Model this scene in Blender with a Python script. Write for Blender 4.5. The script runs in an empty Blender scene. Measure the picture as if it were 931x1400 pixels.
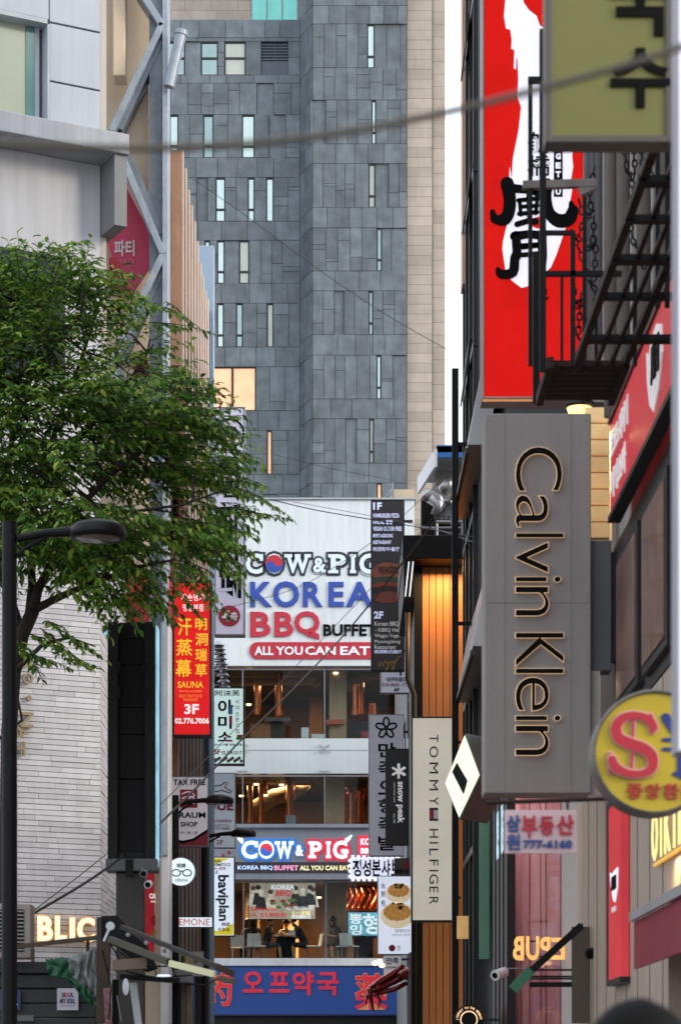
import bpy, math, random
from mathutils import Vector, Matrix
R = math.radians
sc = bpy.context.scene
col = sc.collection
# ------------------------------------------------------------------ camera, sky, sun, exposure
F, U0, V0, CZ = 3300.0, 465.5, 1470.0, 1.6          # focal length and horizon in photograph pixels, eye height in m
EXPO = 1.6
cam = bpy.data.objects.new('camera', bpy.data.cameras.new('camera'))
col.objects.link(cam); sc.camera = cam
cam.location = (0, 0, CZ); cam.rotation_euler = (R(90), 0, 0)
cd = cam.data
cd.sensor_fit = 'HORIZONTAL'; cd.sensor_width = 36; cd.lens = F / 931 * 36
cd.shift_y = (V0 - 700) / 931
cd.clip_start = .2; cd.clip_end = 3000
cd.dof.use_dof = True; cd.dof.focus_distance = 48; cd.dof.aperture_fstop = 6.3
w = bpy.data.worlds.new('World'); sc.world = w; w.use_nodes = True
nt = w.node_tree; bg = nt.nodes['Background']
sky = nt.nodes.new('ShaderNodeTexSky'); sky.sky_type = 'NISHITA'; sky.sun_disc = False
SUN_EL, SUN_ROT = R(18), R(118)
sky.sun_elevation = SUN_EL; sky.sun_rotation = SUN_ROT
sky.air_density = 1.0; sky.dust_density = 4.0; sky.ozone_density = 1.6
# thin even cloud: the clear sky mostly covered by pale grey white, a little uneven
cl_n = nt.nodes.new('ShaderNodeTexNoise'); cl_n.inputs['Scale'].default_value = 1.6; cl_n.inputs['Detail'].default_value = 5
cl_m = nt.nodes.new('ShaderNodeMapRange'); cl_m.inputs['From Min'].default_value = .3; cl_m.inputs['From Max'].default_value = .7
cl_m.inputs['To Min'].default_value = .74; cl_m.inputs['To Max'].default_value = .9
cl_t = nt.nodes.new('ShaderNodeTexCoord'); nt.links.new(cl_t.outputs['Generated'], cl_n.inputs['Vector']); nt.links.new(cl_n.outputs['Fac'], cl_m.inputs['Value'])
cl_x = nt.nodes.new('ShaderNodeMix'); cl_x.data_type = 'RGBA'; nt.links.new(cl_m.outputs[0], cl_x.inputs[0])
nt.links.new(sky.outputs[0], cl_x.inputs[6]); cl_x.inputs[7].default_value = (5.9, 6.2, 6.7, 1)
nt.links.new(cl_x.outputs[2], bg.inputs[0]); bg.inputs[1].default_value = .10
sl = bpy.data.lights.new('sun', 'SUN'); so = bpy.data.objects.new('sun', sl); col.objects.link(so)
sl.energy = .5; sl.angle = R(14); sl.color = (1, .88, .76)
sd = Vector((math.sin(SUN_ROT) * math.cos(SUN_EL), math.cos(SUN_ROT) * math.cos(SUN_EL), math.sin(SUN_EL)))
so.rotation_euler = sd.to_track_quat('Z', 'Y').to_euler(); so.location = (0, -10, 30)
vs = sc.view_settings
sc.display_settings.display_device = 'sRGB'
vs.view_transform = 'Standard'; vs.look = 'None'; vs.gamma = 1; vs.exposure = EXPO; vs.use_curve_mapping = False
sc.cycles.use_denoising = True
sc.cycles.max_bounces = 8; sc.cycles.transparent_max_bounces = 12
sc.cycles.sample_clamp_indirect = 6
GAIN = 2 ** EXPO
rnd = random.Random(7)

# ------------------------------------------------------------------ materials
def lin(h):
    h = h.lstrip('#'); o = []
    for i in (0, 2, 4):
        c = int(h[i:i+2], 16) / 255
        o.append(c / 12.92 if c <= .04045 else ((c + .055) / 1.055) ** 2.4)
    return (*o, 1)

MATS = {}
def M(name, hexcol, rough=.55, metal=0, emit=None, k=1.0, var=.12, scale=2.0, streak=0, bump=0, island=0, spec=.4, trans=0):
    if name in MATS: return MATS[name]
    m = bpy.data.materials.new(name); MATS[name] = m; m.use_nodes = True
    n = m.node_tree.nodes; L = m.node_tree.links; b = n['Principled BSDF']
    b.inputs['Roughness'].default_value = rough; b.inputs['Metallic'].default_value = metal
    b.inputs['Specular IOR Level'].default_value = spec
    tc = n.new('ShaderNodeTexCoord')
    def noise(sc_, det, vec, lo, hi):
        t = n.new('ShaderNodeTexNoise'); t.inputs['Scale'].default_value = sc_; t.inputs['Detail'].default_value = det
        L.new(vec, t.inputs['Vector'])
        r = n.new('ShaderNodeMapRange'); r.inputs['From Min'].default_value = .3; r.inputs['From Max'].default_value = .7
        r.inputs['To Min'].default_value = lo; r.inputs['To Max'].default_value = hi
        L.new(t.outputs['Fac'], r.inputs['Value']); return r.outputs[0], t.outputs['Fac']
    f, raw = noise(scale, 6, tc.outputs['Object'], 1 - var, 1 + var * .6)
    def mul(a, c):
        q = n.new('ShaderNodeMath'); q.operation = 'MULTIPLY'; L.new(a, q.inputs[0]); L.new(c, q.inputs[1]); return q.outputs[0]
    if streak:
        mp = n.new('ShaderNodeMapping'); mp.inputs['Scale'].default_value = (5, 5, .35); L.new(tc.outputs['Object'], mp.inputs['Vector'])
        g, _ = noise(1.6, 5, mp.outputs[0], 1 - streak, 1.0); f = mul(f, g)
    if island:
        ge = n.new('ShaderNodeNewGeometry'); r = n.new('ShaderNodeMapRange')
        r.inputs['To Min'].default_value = 1 - island; r.inputs['To Max'].default_value = 1 + island
        L.new(ge.outputs['Random Per Island'], r.inputs['Value']); f = mul(f, r.outputs[0])
    def tint(hc):
        v = n.new('ShaderNodeVectorMath'); v.operation = 'SCALE'; v.inputs[0].default_value = lin(hc)[:3]
        L.new(f, v.inputs['Scale']); return v.outputs[0]
    L.new(tint(hexcol), b.inputs['Base Color'])
    if emit:
        L.new(tint(emit), b.inputs['Emission Color']); b.inputs['Emission Strength'].default_value = k / GAIN
    if bump:
        bp = n.new('ShaderNodeBump'); bp.inputs['Strength'].default_value = bump; bp.inputs['Distance'].default_value = .02
        L.new(raw, bp.inputs['Height']); L.new(bp.outputs[0], b.inputs['Normal'])
    if trans:
        t = n.new('ShaderNodeBsdfTranslucent'); L.new(tint(hexcol), t.inputs['Color'])
        mx = n.new('ShaderNodeMixShader'); mx.inputs[0].default_value = trans
        L.new(b.outputs[0], mx.inputs[1]); L.new(t.outputs[0], mx.inputs[2]); L.new(mx.outputs[0], n['Material Output'].inputs[0])
    return m

def glass(name, tintc='#ffffff', refl=.10, rough=.03):
    if name in MATS: return MATS[name]
    m = bpy.data.materials.new(name); MATS[name] = m; m.use_nodes = True
    n = m.node_tree.nodes; L = m.node_tree.links
    n.remove(n['Principled BSDF'])
    t = n.new('ShaderNodeBsdfTransparent'); t.inputs[0].default_value = lin(tintc)
    g = n.new('ShaderNodeBsdfGlossy'); g.inputs['Roughness'].default_value = rough
    fr = n.new('ShaderNodeFresnel'); fr.inputs[0].default_value = 1.5
    a = n.new('ShaderNodeMath'); a.operation = 'MULTIPLY'; a.inputs[1].default_value = refl; L.new(fr.outputs[0], a.inputs[0])
    mx = n.new('ShaderNodeMixShader'); L.new(a.outputs[0], mx.inputs[0]); L.new(t.outputs[0], mx.inputs[1]); L.new(g.outputs[0], mx.inputs[2])
    L.new(mx.outputs[0], n['Material Output'].inputs[0])
    return m

# ------------------------------------------------------------------ geometry helpers
def P(u, v, D): return Vector(((u - U0) / F * D, D, CZ + (V0 - v) / F * D))

class MB:
    def __init__(s): s.v = []; s.f = []; s.m = []
    def add(s, vs, fs, mi=0):
        o = len(s.v); s.v += [tuple(p) for p in vs]; s.f += [tuple(i + o for i in f) for f in fs]; s.m += [mi] * len(fs); return s
    def box(s, x0, x1, y0, y1, z0, z1, mi=0):
        if x0 > x1: x0, x1 = x1, x0
        if y0 > y1: y0, y1 = y1, y0
        if z0 > z1: z0, z1 = z1, z0
        return s.add([(x, y, z) for x in (x0, x1) for y in (y0, y1) for z in (z0, z1)],
                     [(0,1,3,2), (4,6,7,5), (0,4,5,1), (2,3,7,6), (0,2,6,4), (1,5,7,3)], mi)
    def prism(s, poly, y0, y1, mi=0):                 # polygon in local (x, z), extruded along y
        n = len(poly); a = sum(poly[i][0] * poly[(i+1) % n][1] - poly[(i+1) % n][0] * poly[i][1] for i in range(n))
        if a < 0: poly = poly[::-1]
        if y0 > y1: y0, y1 = y1, y0
        vs = [(x, y0, z) for x, z in poly] + [(x, y1, z) for x, z in poly]
        fs = [tuple(range(n)), tuple(range(2*n - 1, n - 1, -1))] + [(i, i + n, (i+1) % n + n, (i+1) % n) for i in range(n)]
        return s.add(vs, fs, mi)
    def tube(s, pts, r, n=8, mi=0, cap=True):
        pts = [Vector(p) for p in pts]; rs = r if isinstance(r, (list, tuple)) else [r] * len(pts)
        rings = []; up = None
        for i, p in enumerate(pts):
            d = (pts[min(i+1, len(pts)-1)] - pts[max(i-1, 0)]).normalized()
            if up is None: up = Vector((0, 0, 1)) if abs(d.z) < .9 else Vector((1, 0, 0))
            a = d.cross(up).normalized(); b = a.cross(d).normalized(); up = b
            rings.append([p + (a * math.cos(t) + b * math.sin(t)) * rs[i] for t in [2 * math.pi * j / n for j in range(n)]])
        vs = [q for rg in rings for q in rg]; fs = []
        for i in range(len(pts) - 1):
            for j in range(n): fs.append((i*n + j, i*n + (j+1) % n, (i+1)*n + (j+1) % n, (i+1)*n + j))
        if cap: fs += [tuple(range(n - 1, -1, -1)), tuple((len(pts)-1)*n + j for j in range(n))]
        return s.add(vs, fs, mi)
    def beam(s, a, b, w, h, mi=0):                    # rectangular bar from a to b
        a, b = Vector(a), Vector(b); d = (b - a).normalized()
        up = Vector((0, 0, 1)) if abs(d.z) < .9 else Vector((0, 1, 0))
        x = d.cross(up).normalized() * w / 2; z = x.normalized().cross(d).normalized() * h / 2
        vs = [q + i * x + j * z for q in (a, b) for i, j in ((-1,-1), (1,-1), (1,1), (-1,1))]
        return s.add(vs, [(3,2,1,0), (4,5,6,7), (0,1,5,4), (1,2,6,5), (2,3,7,6), (3,0,4,7)], mi)
    def lathe(s, prof, c=(0, 0, 0), n=24, mi=0, axis='z'):
        vs = []; fs = []; m = len(prof)
        for j in range(n):
            t = 2 * math.pi * j / n
            for r, h in prof:
                p = (r * math.cos(t), r * math.sin(t), h) if axis == 'z' else (r * math.cos(t), h, -r * math.sin(t))
                vs.append((p[0] + c[0], p[1] + c[1], p[2] + c[2]))
        for j in range(n):
            for i in range(m - 1): fs.append((j*m + i, ((j+1) % n)*m + i, ((j+1) % n)*m + i + 1, j*m + i + 1))
        return s.add(vs, fs, mi)
    def build(s, name, mats, parent=None, smooth=False, bevel=0):
        me = bpy.data.meshes.new(name); me.from_pydata(s.v, [], s.f)
        for m in (mats if isinstance(mats, (list, tuple)) else [mats]): me.materials.append(m)
        me.polygons.foreach_set('material_index', s.m)
        if smooth: me.polygons.foreach_set('use_smooth', [True] * len(s.f))
        me.update()
        o = bpy.data.objects.new(name, me); col.objects.link(o)
        if parent is not None: o.parent = parent.root if isinstance(parent, Face) else parent
        if bevel:
            b = o.modifiers.new('bevel', 'BEVEL'); b.width = bevel; b.segments = 2; b.limit_method = 'ANGLE'
        return o

def tag(o, label=None, cat=None, group=None, kind=None):
    for k_, v_ in (('label', label), ('category', cat), ('group', group), ('kind', kind)):
        if v_: o[k_] = v_
    return o

class Face:
    """a thing: an Empty at its base, local x along the face, local -y toward the viewer; xz() turns a point of the photograph into local metres"""
    def __init__(s, name, label, cat, u, v, D, yaw=0, group=None, z=None):
        s.root = bpy.data.objects.new(name, None); col.objects.link(s.root); s.root.empty_display_size = .3
        p = P(u, v, D)
        if z is not None: p.z = z
        s.p = p; s.yaw = yaw; s.root.location = p; s.root.rotation_euler = (0, 0, yaw); s.name = name
        s.c, s.s_ = math.cos(yaw), math.sin(yaw)
        tag(s.root, label, cat, group)
    def to(s, q):                                      # world -> local
        d = Vector(q) - s.p; return Vector((d.x * s.c + d.y * s.s_, -d.x * s.s_ + d.y * s.c, d.z))
    def xz(s, u, v, y=0):
        a = s.to((0, 0, CZ)); d0 = Vector(((u - U0) / F, 1, (V0 - v) / F))
        d = Vector((d0.x * s.c + d0.y * s.s_, -d0.x * s.s_ + d0.y * s.c, d0.z))
        t = (y - a.y) / d.y
        return a.x + d.x * t, a.z + d.z * t
    def rect(s, mb, u0, v0, u1, v1, y0, y1, mi=0, y=0):
        x0, z1 = s.xz(u0, v0, y); x1, z0 = s.xz(u1, v1, y)
        return mb.box(x0, x1, y0, y1, z0, z1, mi)
    def loc(s, u, v, D): return s.to(P(u, v, D))

def text_mesh(t, off=0, res=3, spacing=1.0):
    c = bpy.data.curves.new('t', 'FONT'); c.body = t; c.size = 1; c.extrude = .5; c.offset = off; c.resolution_u = res
    c.space_character = spacing; c.align_x = 'LEFT'
    o = bpy.data.objects.new('t', c); col.objects.link(o)
    dg = bpy.context.evaluated_depsgraph_get(); dg.update()
    me = bpy.data.meshes.new_from_object(o.evaluated_get(dg), depsgraph=dg)
    vs = [v.co.copy() for v in me.vertices]; fs = [tuple(p.vertices) for p in me.polygons]
    bpy.data.objects.remove(o); bpy.data.curves.remove(c); bpy.data.meshes.remove(me)
    return vs, fs

TC = {}
def tm(t, off, res, spacing):
    k_ = (t, off, res, spacing)
    if k_ not in TC: TC[k_] = text_mesh(t, off, res, spacing)
    return TC[k_]

def put_text(mb, face, t, box, off=.0, y=0, depth=.012, rot=0, mi=0, res=2, spacing=1.0, grow=None, mirror=False):
    """fit a string to a box of the photograph, on the plane y of a face; grow = extra outline with the same fit"""
    vs, fs = tm(t, off, res, spacing)
    if not vs: return
    x0, z1 = face.xz(box[0], box[1], y); x1, z0 = face.xz(box[2], box[3], y)
    if x0 > x1: x0, x1 = x1, x0
    rt = (lambda p: (p.x, p.y)) if rot == 0 else ((lambda p: (p.y, -p.x)) if rot == -90 else (lambda p: (-p.y, p.x)))
    q = [rt(p) for p in vs]
    ax, bx = min(p[0] for p in q), max(p[0] for p in q); az, bz = min(p[1] for p in q), max(p[1] for p in q)
    sx = (x1 - x0) / max(bx - ax, 1e-6); sz = (z1 - z0) / max(bz - az, 1e-6)
    src, q2, f2 = vs, q, fs
    if grow is not None:
        src, f2 = tm(t, off + grow, res, spacing); q2 = [rt(p) for p in src]
    out = []
    for p, (a, b) in zip(src, q2):
        xx = x0 + (a - ax) * sx
        if mirror: xx = x0 + x1 - xx
        out.append((xx, y - .002 - depth * (p.z + .5), z0 + (b - az) * sz))
    if mirror: f2 = [f[::-1] for f in f2]
    mb.add(out, f2, mi)

def letters(face, items, mat, name='lettering', parent=None, y=0, depth=.012, off=.0, label=None, **kw):
    """every string is a part of its own"""
    for it in items:
        mb = MB(); t, box = it[0], it[1]; k2 = dict(kw); k2.update(it[2] if len(it) > 2 else {})
        k2.setdefault('off', off)
        if any('\u4e00' <= c <= '\u9fff' for c in t): k2['off'] = min(k2['off'], .014)
        elif any('\uac00' <= c <= '\ud7af' for c in t): k2['off'] = min(k2['off'], .027)
        put_text(mb, face, t, box, y=y, depth=depth, **k2)
        if not mb.v: continue
        o = mb.build(name, mat, parent or face)
        if label: o['label'] = label
    return o

def stroke(mb, face, pts, wd, y, depth, mi=0):
    """a brush stroke: ribbon with round ends through photograph points, widths in photograph pixels"""
    ws = wd if isinstance(wd, (list, tuple)) else [wd] * len(pts)
    P2 = [Vector(p) for p in pts]; L_, R_ = [], []
    if len(P2) >= 4:                                   # round the bends
        q, w2 = [], []
        for i in range(len(P2) - 1):
            p0, p1, p2, p3 = P2[max(i-1, 0)], P2[i], P2[i+1], P2[min(i+2, len(P2)-1)]
            for k in range(4):
                t = k / 4; q.append(.5 * ((2*p1) + (p2 - p0) * t + (2*p0 - 5*p1 + 4*p2 - p3) * t*t + (-p0 + 3*p1 - 3*p2 + p3) * t**3)); w2.append(ws[i] + (ws[i+1] - ws[i]) * t)
        P2 = q + [P2[-1]]; ws = w2 + [ws[-1]]
    for i, p in enumerate(P2):
        d = (P2[min(i+1, len(P2)-1)] - P2[max(i-1, 0)]).normalized(); nn = Vector((-d.y, d.x)) * ws[i] / 2
        L_.append(p + nn); R_.append(p - nn)
    for i in range(len(P2) - 1):
        mb.prism([face.xz(q.x, q.y, y) for q in (L_[i], L_[i+1], R_[i+1], R_[i])], y - .002 - depth, y - .002, mi)
    for i, p in enumerate(P2):
        mb.prism([face.xz(p.x + ws[i]/2 * math.cos(t * math.pi / 5), p.y + ws[i]/2 * math.sin(t * math.pi / 5), y) for t in range(10)], y - .0025 - depth - .0004 * i, y - .002, mi)

def ell(face, cu, cv, ru, rv, y=0, n=20):
    return [face.xz(cu + ru * math.cos(2*math.pi*i/n), cv + rv * math.sin(2*math.pi*i/n), y) for i in range(n)]

def sign(name, label, cat, u0, v0, u1, v1, D, th, mat, fmat=None, fw=.03, yaw=0, group=None, wall=None):
    """a box sign; wall = the X of the wall its arms run to"""
    f = Face(name, label, cat, (u0 + u1) / 2, v1, D, yaw, group)
    x0, z1 = f.xz(u0, v0); x1, z0 = f.xz(u1, v1); f.x0, f.x1, f.z0, f.z1 = x0, x1, z0, z1
    f.panel = MB().box(x0 + fw, x1 - fw, 0, th, z0 + fw, z1 - fw).build('panel', mat, f)
    if fmat:
        b = MB(); a = -.012
        b.box(x0, x0 + fw, a, th + .01, z0, z1).box(x1 - fw, x1, a, th + .01, z0, z1)
        b.box(x0 + fw, x1 - fw, a, th + .01, z0, z0 + fw).box(x0 + fw, x1 - fw, a, th + .01, z1 - fw, z1)
        b.box(x0 + fw, x1 - fw, th, th + .01, z0 + fw, z1 - fw)
        f.frame = b.build('frame', fmat, f, bevel=.004)
    if wall is not None:
        wx = wall - f.p.x
        for z in (z0 + (z1 - z0) * .12, z0 + (z1 - z0) * .88):
            e = x1 if wx > x1 else x0
            if abs(wx - e) > .02: MB().box(e, wx, th * .35, th * .65, z - .025, z + .025).build('bracket', M('bracket_steel', '#3a3b3e', .5, .6), f)
    return f

def wallbox(name, mat, parent, x0, x1, y0, y1, z0, z1, **k_):
    return MB().box(x0, x1, y0, y1, z0, z1).build(name, mat, parent, **k_)

def wb(face, mb, x0, x1, y0, y1, z0, z1, mi=0):       # a box given in world metres
    p = face.p; return mb.box(x0 - p.x, x1 - p.x, y0 - p.y, y1 - p.y, z0 - p.z, z1 - p.z, mi)
def wp(face, x, y, z): return Vector((x, y, z)) - face.p
def building(name, label, x, y, yaw=0, cat='building'):
    f = Face(name, label, cat, U0, V0, 1, 0, None); f.p = Vector((x, y, 0)); f.root.location = f.p
    f.yaw = yaw; f.root.rotation_euler = (0, 0, yaw); f.c, f.s_ = math.cos(yaw), math.sin(yaw); return f
def px(u, D): return (u - U0) / F * D
def pz(v, D): return CZ + (V0 - v) / F * D

# common materials
m_black = M('black_paint', '#0c0c0d', .55, .0, var=.2, spec=.2)
m_ink = M('black_lettering', '#0a0a0a', .7, spec=.1)
m_dark = M('dark_metal', '#2b2c2f', .42, .6, var=.2)
m_grey = M('grey_metal', '#7d8084', .45, .5, var=.15)
m_white = M('white_paint', '#dde0e2', .5, var=.08, streak=.12)
m_alu = M('aluminium', '#a9acb0', .38, .8, var=.1)
m_steel = M('bracket_steel', '#3a3b3e', .5, .6)
m_rust = M('rusty_steel', '#2e1e1b', .65, .2, var=.45, scale=9, bump=.2, spec=.25)

# ------------------------------------------------------------------ ground
g = MB().box(-400, 400, -60, 900, -.3, -.004).build('ground', M('concrete_ground', '#6d6a66', .9, var=.2, scale=.4, bump=.1)); tag(g, kind='structure')
g = MB().box(-2.6, 2.3, -20, 74, -.004, .0).build('paved_street', M('street_paving', '#5c5a58', .8, var=.25, scale=1.5, bump=.2)); tag(g, kind='structure')

# ------------------------------------------------------------------ dark stone tower, 150 m away
TD = 150
tw = building('stone_tower', 'tall tower of dark grey stone slabs with slit windows and a limestone edge', px(480, TD), TD, cat='tower')
m_stone = M('dark_stone_cladding', '#646d73', .55, var=.30, scale=1.1, streak=.18, island=.17, bump=.25, spec=.35)
m_joint = M('stone_joint', '#23272a', .8)
m_lime = M('limestone', '#ada296', .75, var=.14, scale=.7, island=.10, streak=.12, bump=.1)
m_pane = M('sky_reflecting_glass', '#b4c6c1', .12, .85, var=.06, scale=.8)
m_panes = [m_pane, m_pane, M('blind_behind_glass', '#a8aca2', .2, .25, var=.12, scale=1.2, spec=.8), M('dim_sky_glass', '#8fa3a2', .1, .85, var=.15, scale=.7)]
m_pane_w = M('painted_sunset_reflection', '#e3b28c', .35, .2, var=.12, scale=1.2, emit='#d9a47e', k=.62)  # sunset reflection in the panes, put into colour and emission
m_frame = M('window_frame_dark', '#1b1e20', .5)
rt = random.Random(3)
def panel_zone(mb, u0, u1, v0, v1, D, holes=(), kind='tall', y=0.0, wmin=12, wmax=22, gap=.028):
    """stone slabs with open joints over a band of the facade; holes = window spans in the band"""
    x0, x1 = px(u0, D) - tw.p.x, px(u1, D) - tw.p.x; zt, zb = pz(v0, D), pz(v1, D)
    spans, a = [], x0
    for hu0, hu1 in sorted(holes):
        spans.append((a, px(hu0, D) - tw.p.x)); a = px(hu1, D) - tw.p.x
    spans.append((a, x1)); k_ = D / F
    for s0, s1 in spans:
        xx = s0
        while xx < s1 - .02:
            ww = rt.uniform(wmin, wmax) * k_
            if s1 - xx - ww < wmin * k_ * .7: ww = s1 - xx
            n = 1 if kind == 'flat' else rt.choice((1, 2, 2, 3)); cuts = [0] + sorted(rt.uniform(.2, .8) for _ in range(n - 1)) + [1]
            if rt.random() < .1 and kind == 'tall':      # narrow recessed slot
                mb.box(xx + gap/2, xx + ww - gap/2, y + D - tw.p.y - .02, y + D - tw.p.y + .1, zb, zt, 0)
            else:
                for c0, c1 in zip(cuts, cuts[1:]):
                    za, zc = zb + (zt - zb) * c0, zb + (zt - zb) * c1
                    mb.box(xx + gap/2, xx + ww - gap/2, y + D - tw.p.y - .12 - rt.uniform(0, .03), y + D - tw.p.y + .1, za + gap/2, zc - gap/2, 0)
            xx += ww
def tower_window(u0, v0, u1, v1, D, warm=False, mull=.27, two=True):
    b = MB(); x0, x1 = px(u0, D) - tw.p.x, px(u1, D) - tw.p.x; zt, zb = pz(v0, D), pz(v1, D); y = D - tw.p.y; t = .07
    b.box(x0, x0 + t, y - .06, y + .1, zb, zt).box(x1 - t, x1, y - .06, y + .1, zb, zt).box(x0 + t, x1 - t, y - .06, y + .1, zt - t, zt).box(x0 + t, x1 - t, y - .06, y + .1, zb, zb + t)
    if two: b.box(x0 + t, x1 - t, y - .05, y + .1, zb + (zt - zb) * mull - .06, zb + (zt - zb) * mull + .06)
    fr = b.build('window', m_frame, tw)
    MB().box(x0 + t, x1 - t, y + .02, y + .06, zb + t, zt - t).build('pane', m_pane_w if warm else rt.choice(m_panes), fr)
# left wing: bands from the photograph
LD, RD = 152.0, 150.0
mb = MB(); wb(tw, mb, px(150, LD), px(410, LD), LD + .1, LD + 18, 0, pz(27, LD)); mb.build('left_wing_core', m_joint, tw)
slab = MB()
L_rows = [(27, 52, []), (52, 57, []), (57, 103, [(214, 253), (275, 298), (307, 336), (357, 394)]), (103, 114, []), (114, 157, []),
          (157, 216, [(232, 244), (278, 292), (331, 348)]), (216, 243, []), (243, 303, [(295, 308), (339, 348), (364, 374)]), (303, 329, []),
          (329, 388, [(280, 287), (297, 307), (327, 341)]), (388, 415, []), (415, 475, [(297, 306), (323, 332), (365, 374)]), (475, 502, []),
          (502, 562, [(240, 350)]), (562, 589, []), (589, 649, [(365, 372)]), (649, 676, []), (676, 736, []), (736, 762, []), (762, 822, []), (822, 850, []), (850, 1440, [])]
for v0, v1, ho in L_rows:
    if v1 - v0 > 300: wb(tw, slab, px(170, LD), px(410, LD), LD - .1, LD + .1, pz(v1, LD), pz(v0, LD)); continue
    panel_zone(slab, 170, 410, v0, v1, LD, ho, 'flat' if v1 - v0 < 40 or v0 == 114 and False else 'tall', wmin=14 if v1 - v0 > 40 else 20, wmax=24 if v1 - v0 > 40 else 40)
slab.build('left_stone_cladding', m_stone, tw)
for v0, v1, ho in L_rows:
    if v0 in (57, 502, 589) or not ho: continue
    for a, b_ in ho: tower_window(a, v0, b_, v1, LD, two=not (a in (364, 365)), mull=.28)
for a, b_ in ((214, 253), (275, 298), (307, 336)):
    tower_window(a, 57, b_, 103, LD, two=True, mull=.52)
b = MB(); x0, x1 = px(357, LD) - tw.p.x, px(394, LD) - tw.p.x; y = LD - tw.p.y
b.box(x0, x1, y - .02, y + .1, pz(103, LD), pz(83, LD))
for i in range(6): b.box(x0 + .02, x1 - .02, y + .02, y + .08, pz(80 - i * 4, LD) - .05, pz(80 - i * 4, LD) + .05)
b.box((x0 + x1) / 2 - .03, (x0 + x1) / 2 + .03, y, y + .1, pz(82, LD), pz(58, LD)); b.box(x0, x1, y + .085, y + .1, pz(83, LD), pz(57, LD), 1)
b.build('louvre', [M('louvre_grey', '#4a5159', .5, .3), m_black], tw)
tower_window(240, 502, 318, 562, LD, warm=True, two=False); tower_window(318, 502, 350, 562, LD, warm=True, two=False)
tower_window(365, 589, 372, 649, LD, warm=True, two=False)
# right wing with its chamfered corner
mb = MB(); wb(tw, mb, px(429, RD), px(556, RD), RD + .1, RD + 18, 0, pz(-240, RD)); wb(tw, mb, px(411, 152) , px(429, RD) - .001, 152.05, RD + 18, 0, pz(-240, RD))
mb.build('right_wing_core', m_joint, tw)
slab = MB()
R_rows = [(-170, -111, [(508, 514)]), (-111, -82, []), (-82, -22, [(515, 522)]), (-22, 8, []), (8, 33, []), (33, 93, [(502, 512)]), (93, 137, []), (137, 197, [(508, 514)]), (197, 224, []), (224, 284, [(504, 513)]), (284, 312, []), (312, 371, [(515, 522)]),
          (371, 398, []), (398, 458, [(504, 510)]), (458, 486, []), (486, 546, [(515, 521)]), (546, 573, []), (573, 634, [(505, 511)]), (634, 661, []),
          (661, 720, [(515, 522)]), (720, 748, []), (748, 808, []), (808, 836, []), (836, 1440, [])]
ca, cb = Vector((px(410, 152.2), 152.2)), Vector((px(427.5, RD), RD - .05)); cd_ = (cb - ca).normalized(); cn = Vector((cd_.y, -cd_.x))
for v0, v1, ho in R_rows:
    if v1 - v0 > 300: wb(tw, slab, px(427, RD), px(556, RD), RD - .1, RD + .1, pz(v1, RD), pz(v0, RD)); continue
    panel_zone(slab, 427.5, 556, v0, v1, RD, ho, 'flat' if v1 - v0 < 32 else 'tall', wmin=12 if v1 - v0 > 32 else 16, wmax=19 if v1 - v0 > 32 else 34)
    cuts = [0, rt.uniform(.35, .65), 1]
    for c0, c1 in zip(cuts, cuts[1:]):                 # slabs on the chamfer
        p, q = ca.lerp(cb, c0 + .004), ca.lerp(cb, c1 - .004); a_, c_ = p + cn * .1, q + cn * .1
        zb_, zt_ = pz(v1, RD) + .02, pz(v0, RD) - .02
        quad = [(p.x, p.y), (q.x, q.y), (c_.x, c_.y), (a_.x, a_.y)]
        vs_ = [(x - tw.p.x, y_ - tw.p.y, z) for z in (zb_, zt_) for x, y_ in quad]
        slab.add(vs_, [(0,1,2,3), (7,6,5,4), (0,4,5,1), (1,5,6,2), (2,6,7,3), (3,7,4,0)])
slab.build('right_stone_cladding', m_stone, tw)
for v0, v1, ho in R_rows:
    for a, b_ in ho: tower_window(a, v0, b_, v1, RD, warm=v0 == 661)
# limestone edge and the limestone slab over the left wing
lm = MB()
def lime_rows(xa, xb, ya, v0, v1, step, wmin, wmax):
    v = v0
    while v < v1:
        x = xa
        while x < xb - .05:
            ww = rt.uniform(wmin, wmax)
            if xb - x - ww < .5: ww = xb - x
            lm.box(x + .008 - tw.p.x, x + ww - .008 - tw.p.x, ya - .06 - rt.uniform(0, .008) - tw.p.y, ya + .3 - tw.p.y, pz(v + step, ya) + .008, pz(v, ya) - .008); x += ww
        v += step
lime_rows(px(556.3, RD + .6), px(591, RD + .6), RD + .6, -120, 1440, 13.4, 1.2, 3.2)
lm.build('limestone_wall', m_lime, tw); lm = MB()
lime_rows(px(591.6, RD + 1.1), px(608.5, RD + 1.1), RD + 1.1, -120, 1440, 17, .9, 1.6)
lm.build('limestone_edge', m_lime, tw); lm = MB()
lime_rows(px(150, 156), px(343, 156), 156, -120, 40, 13.4, 1.5, 3.5); lm.build('upper_limestone', m_lime, tw); lm = MB(); lime_rows(px(406, 156), px(411, 156), 156, -120, 40, 13.4, 1.5, 3.5)
lm.build('upper_limestone', m_lime, tw)
mb = MB(); wb(tw, mb, px(556, RD), px(608.3, RD), RD + .95 + .5, RD + 18, 0, pz(-122, RD)); wb(tw, mb, px(150, 156), px(411, 156), 156.35, 170, 60, pz(-122, 156)); mb.build('limestone_core', m_lime, tw)
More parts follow.
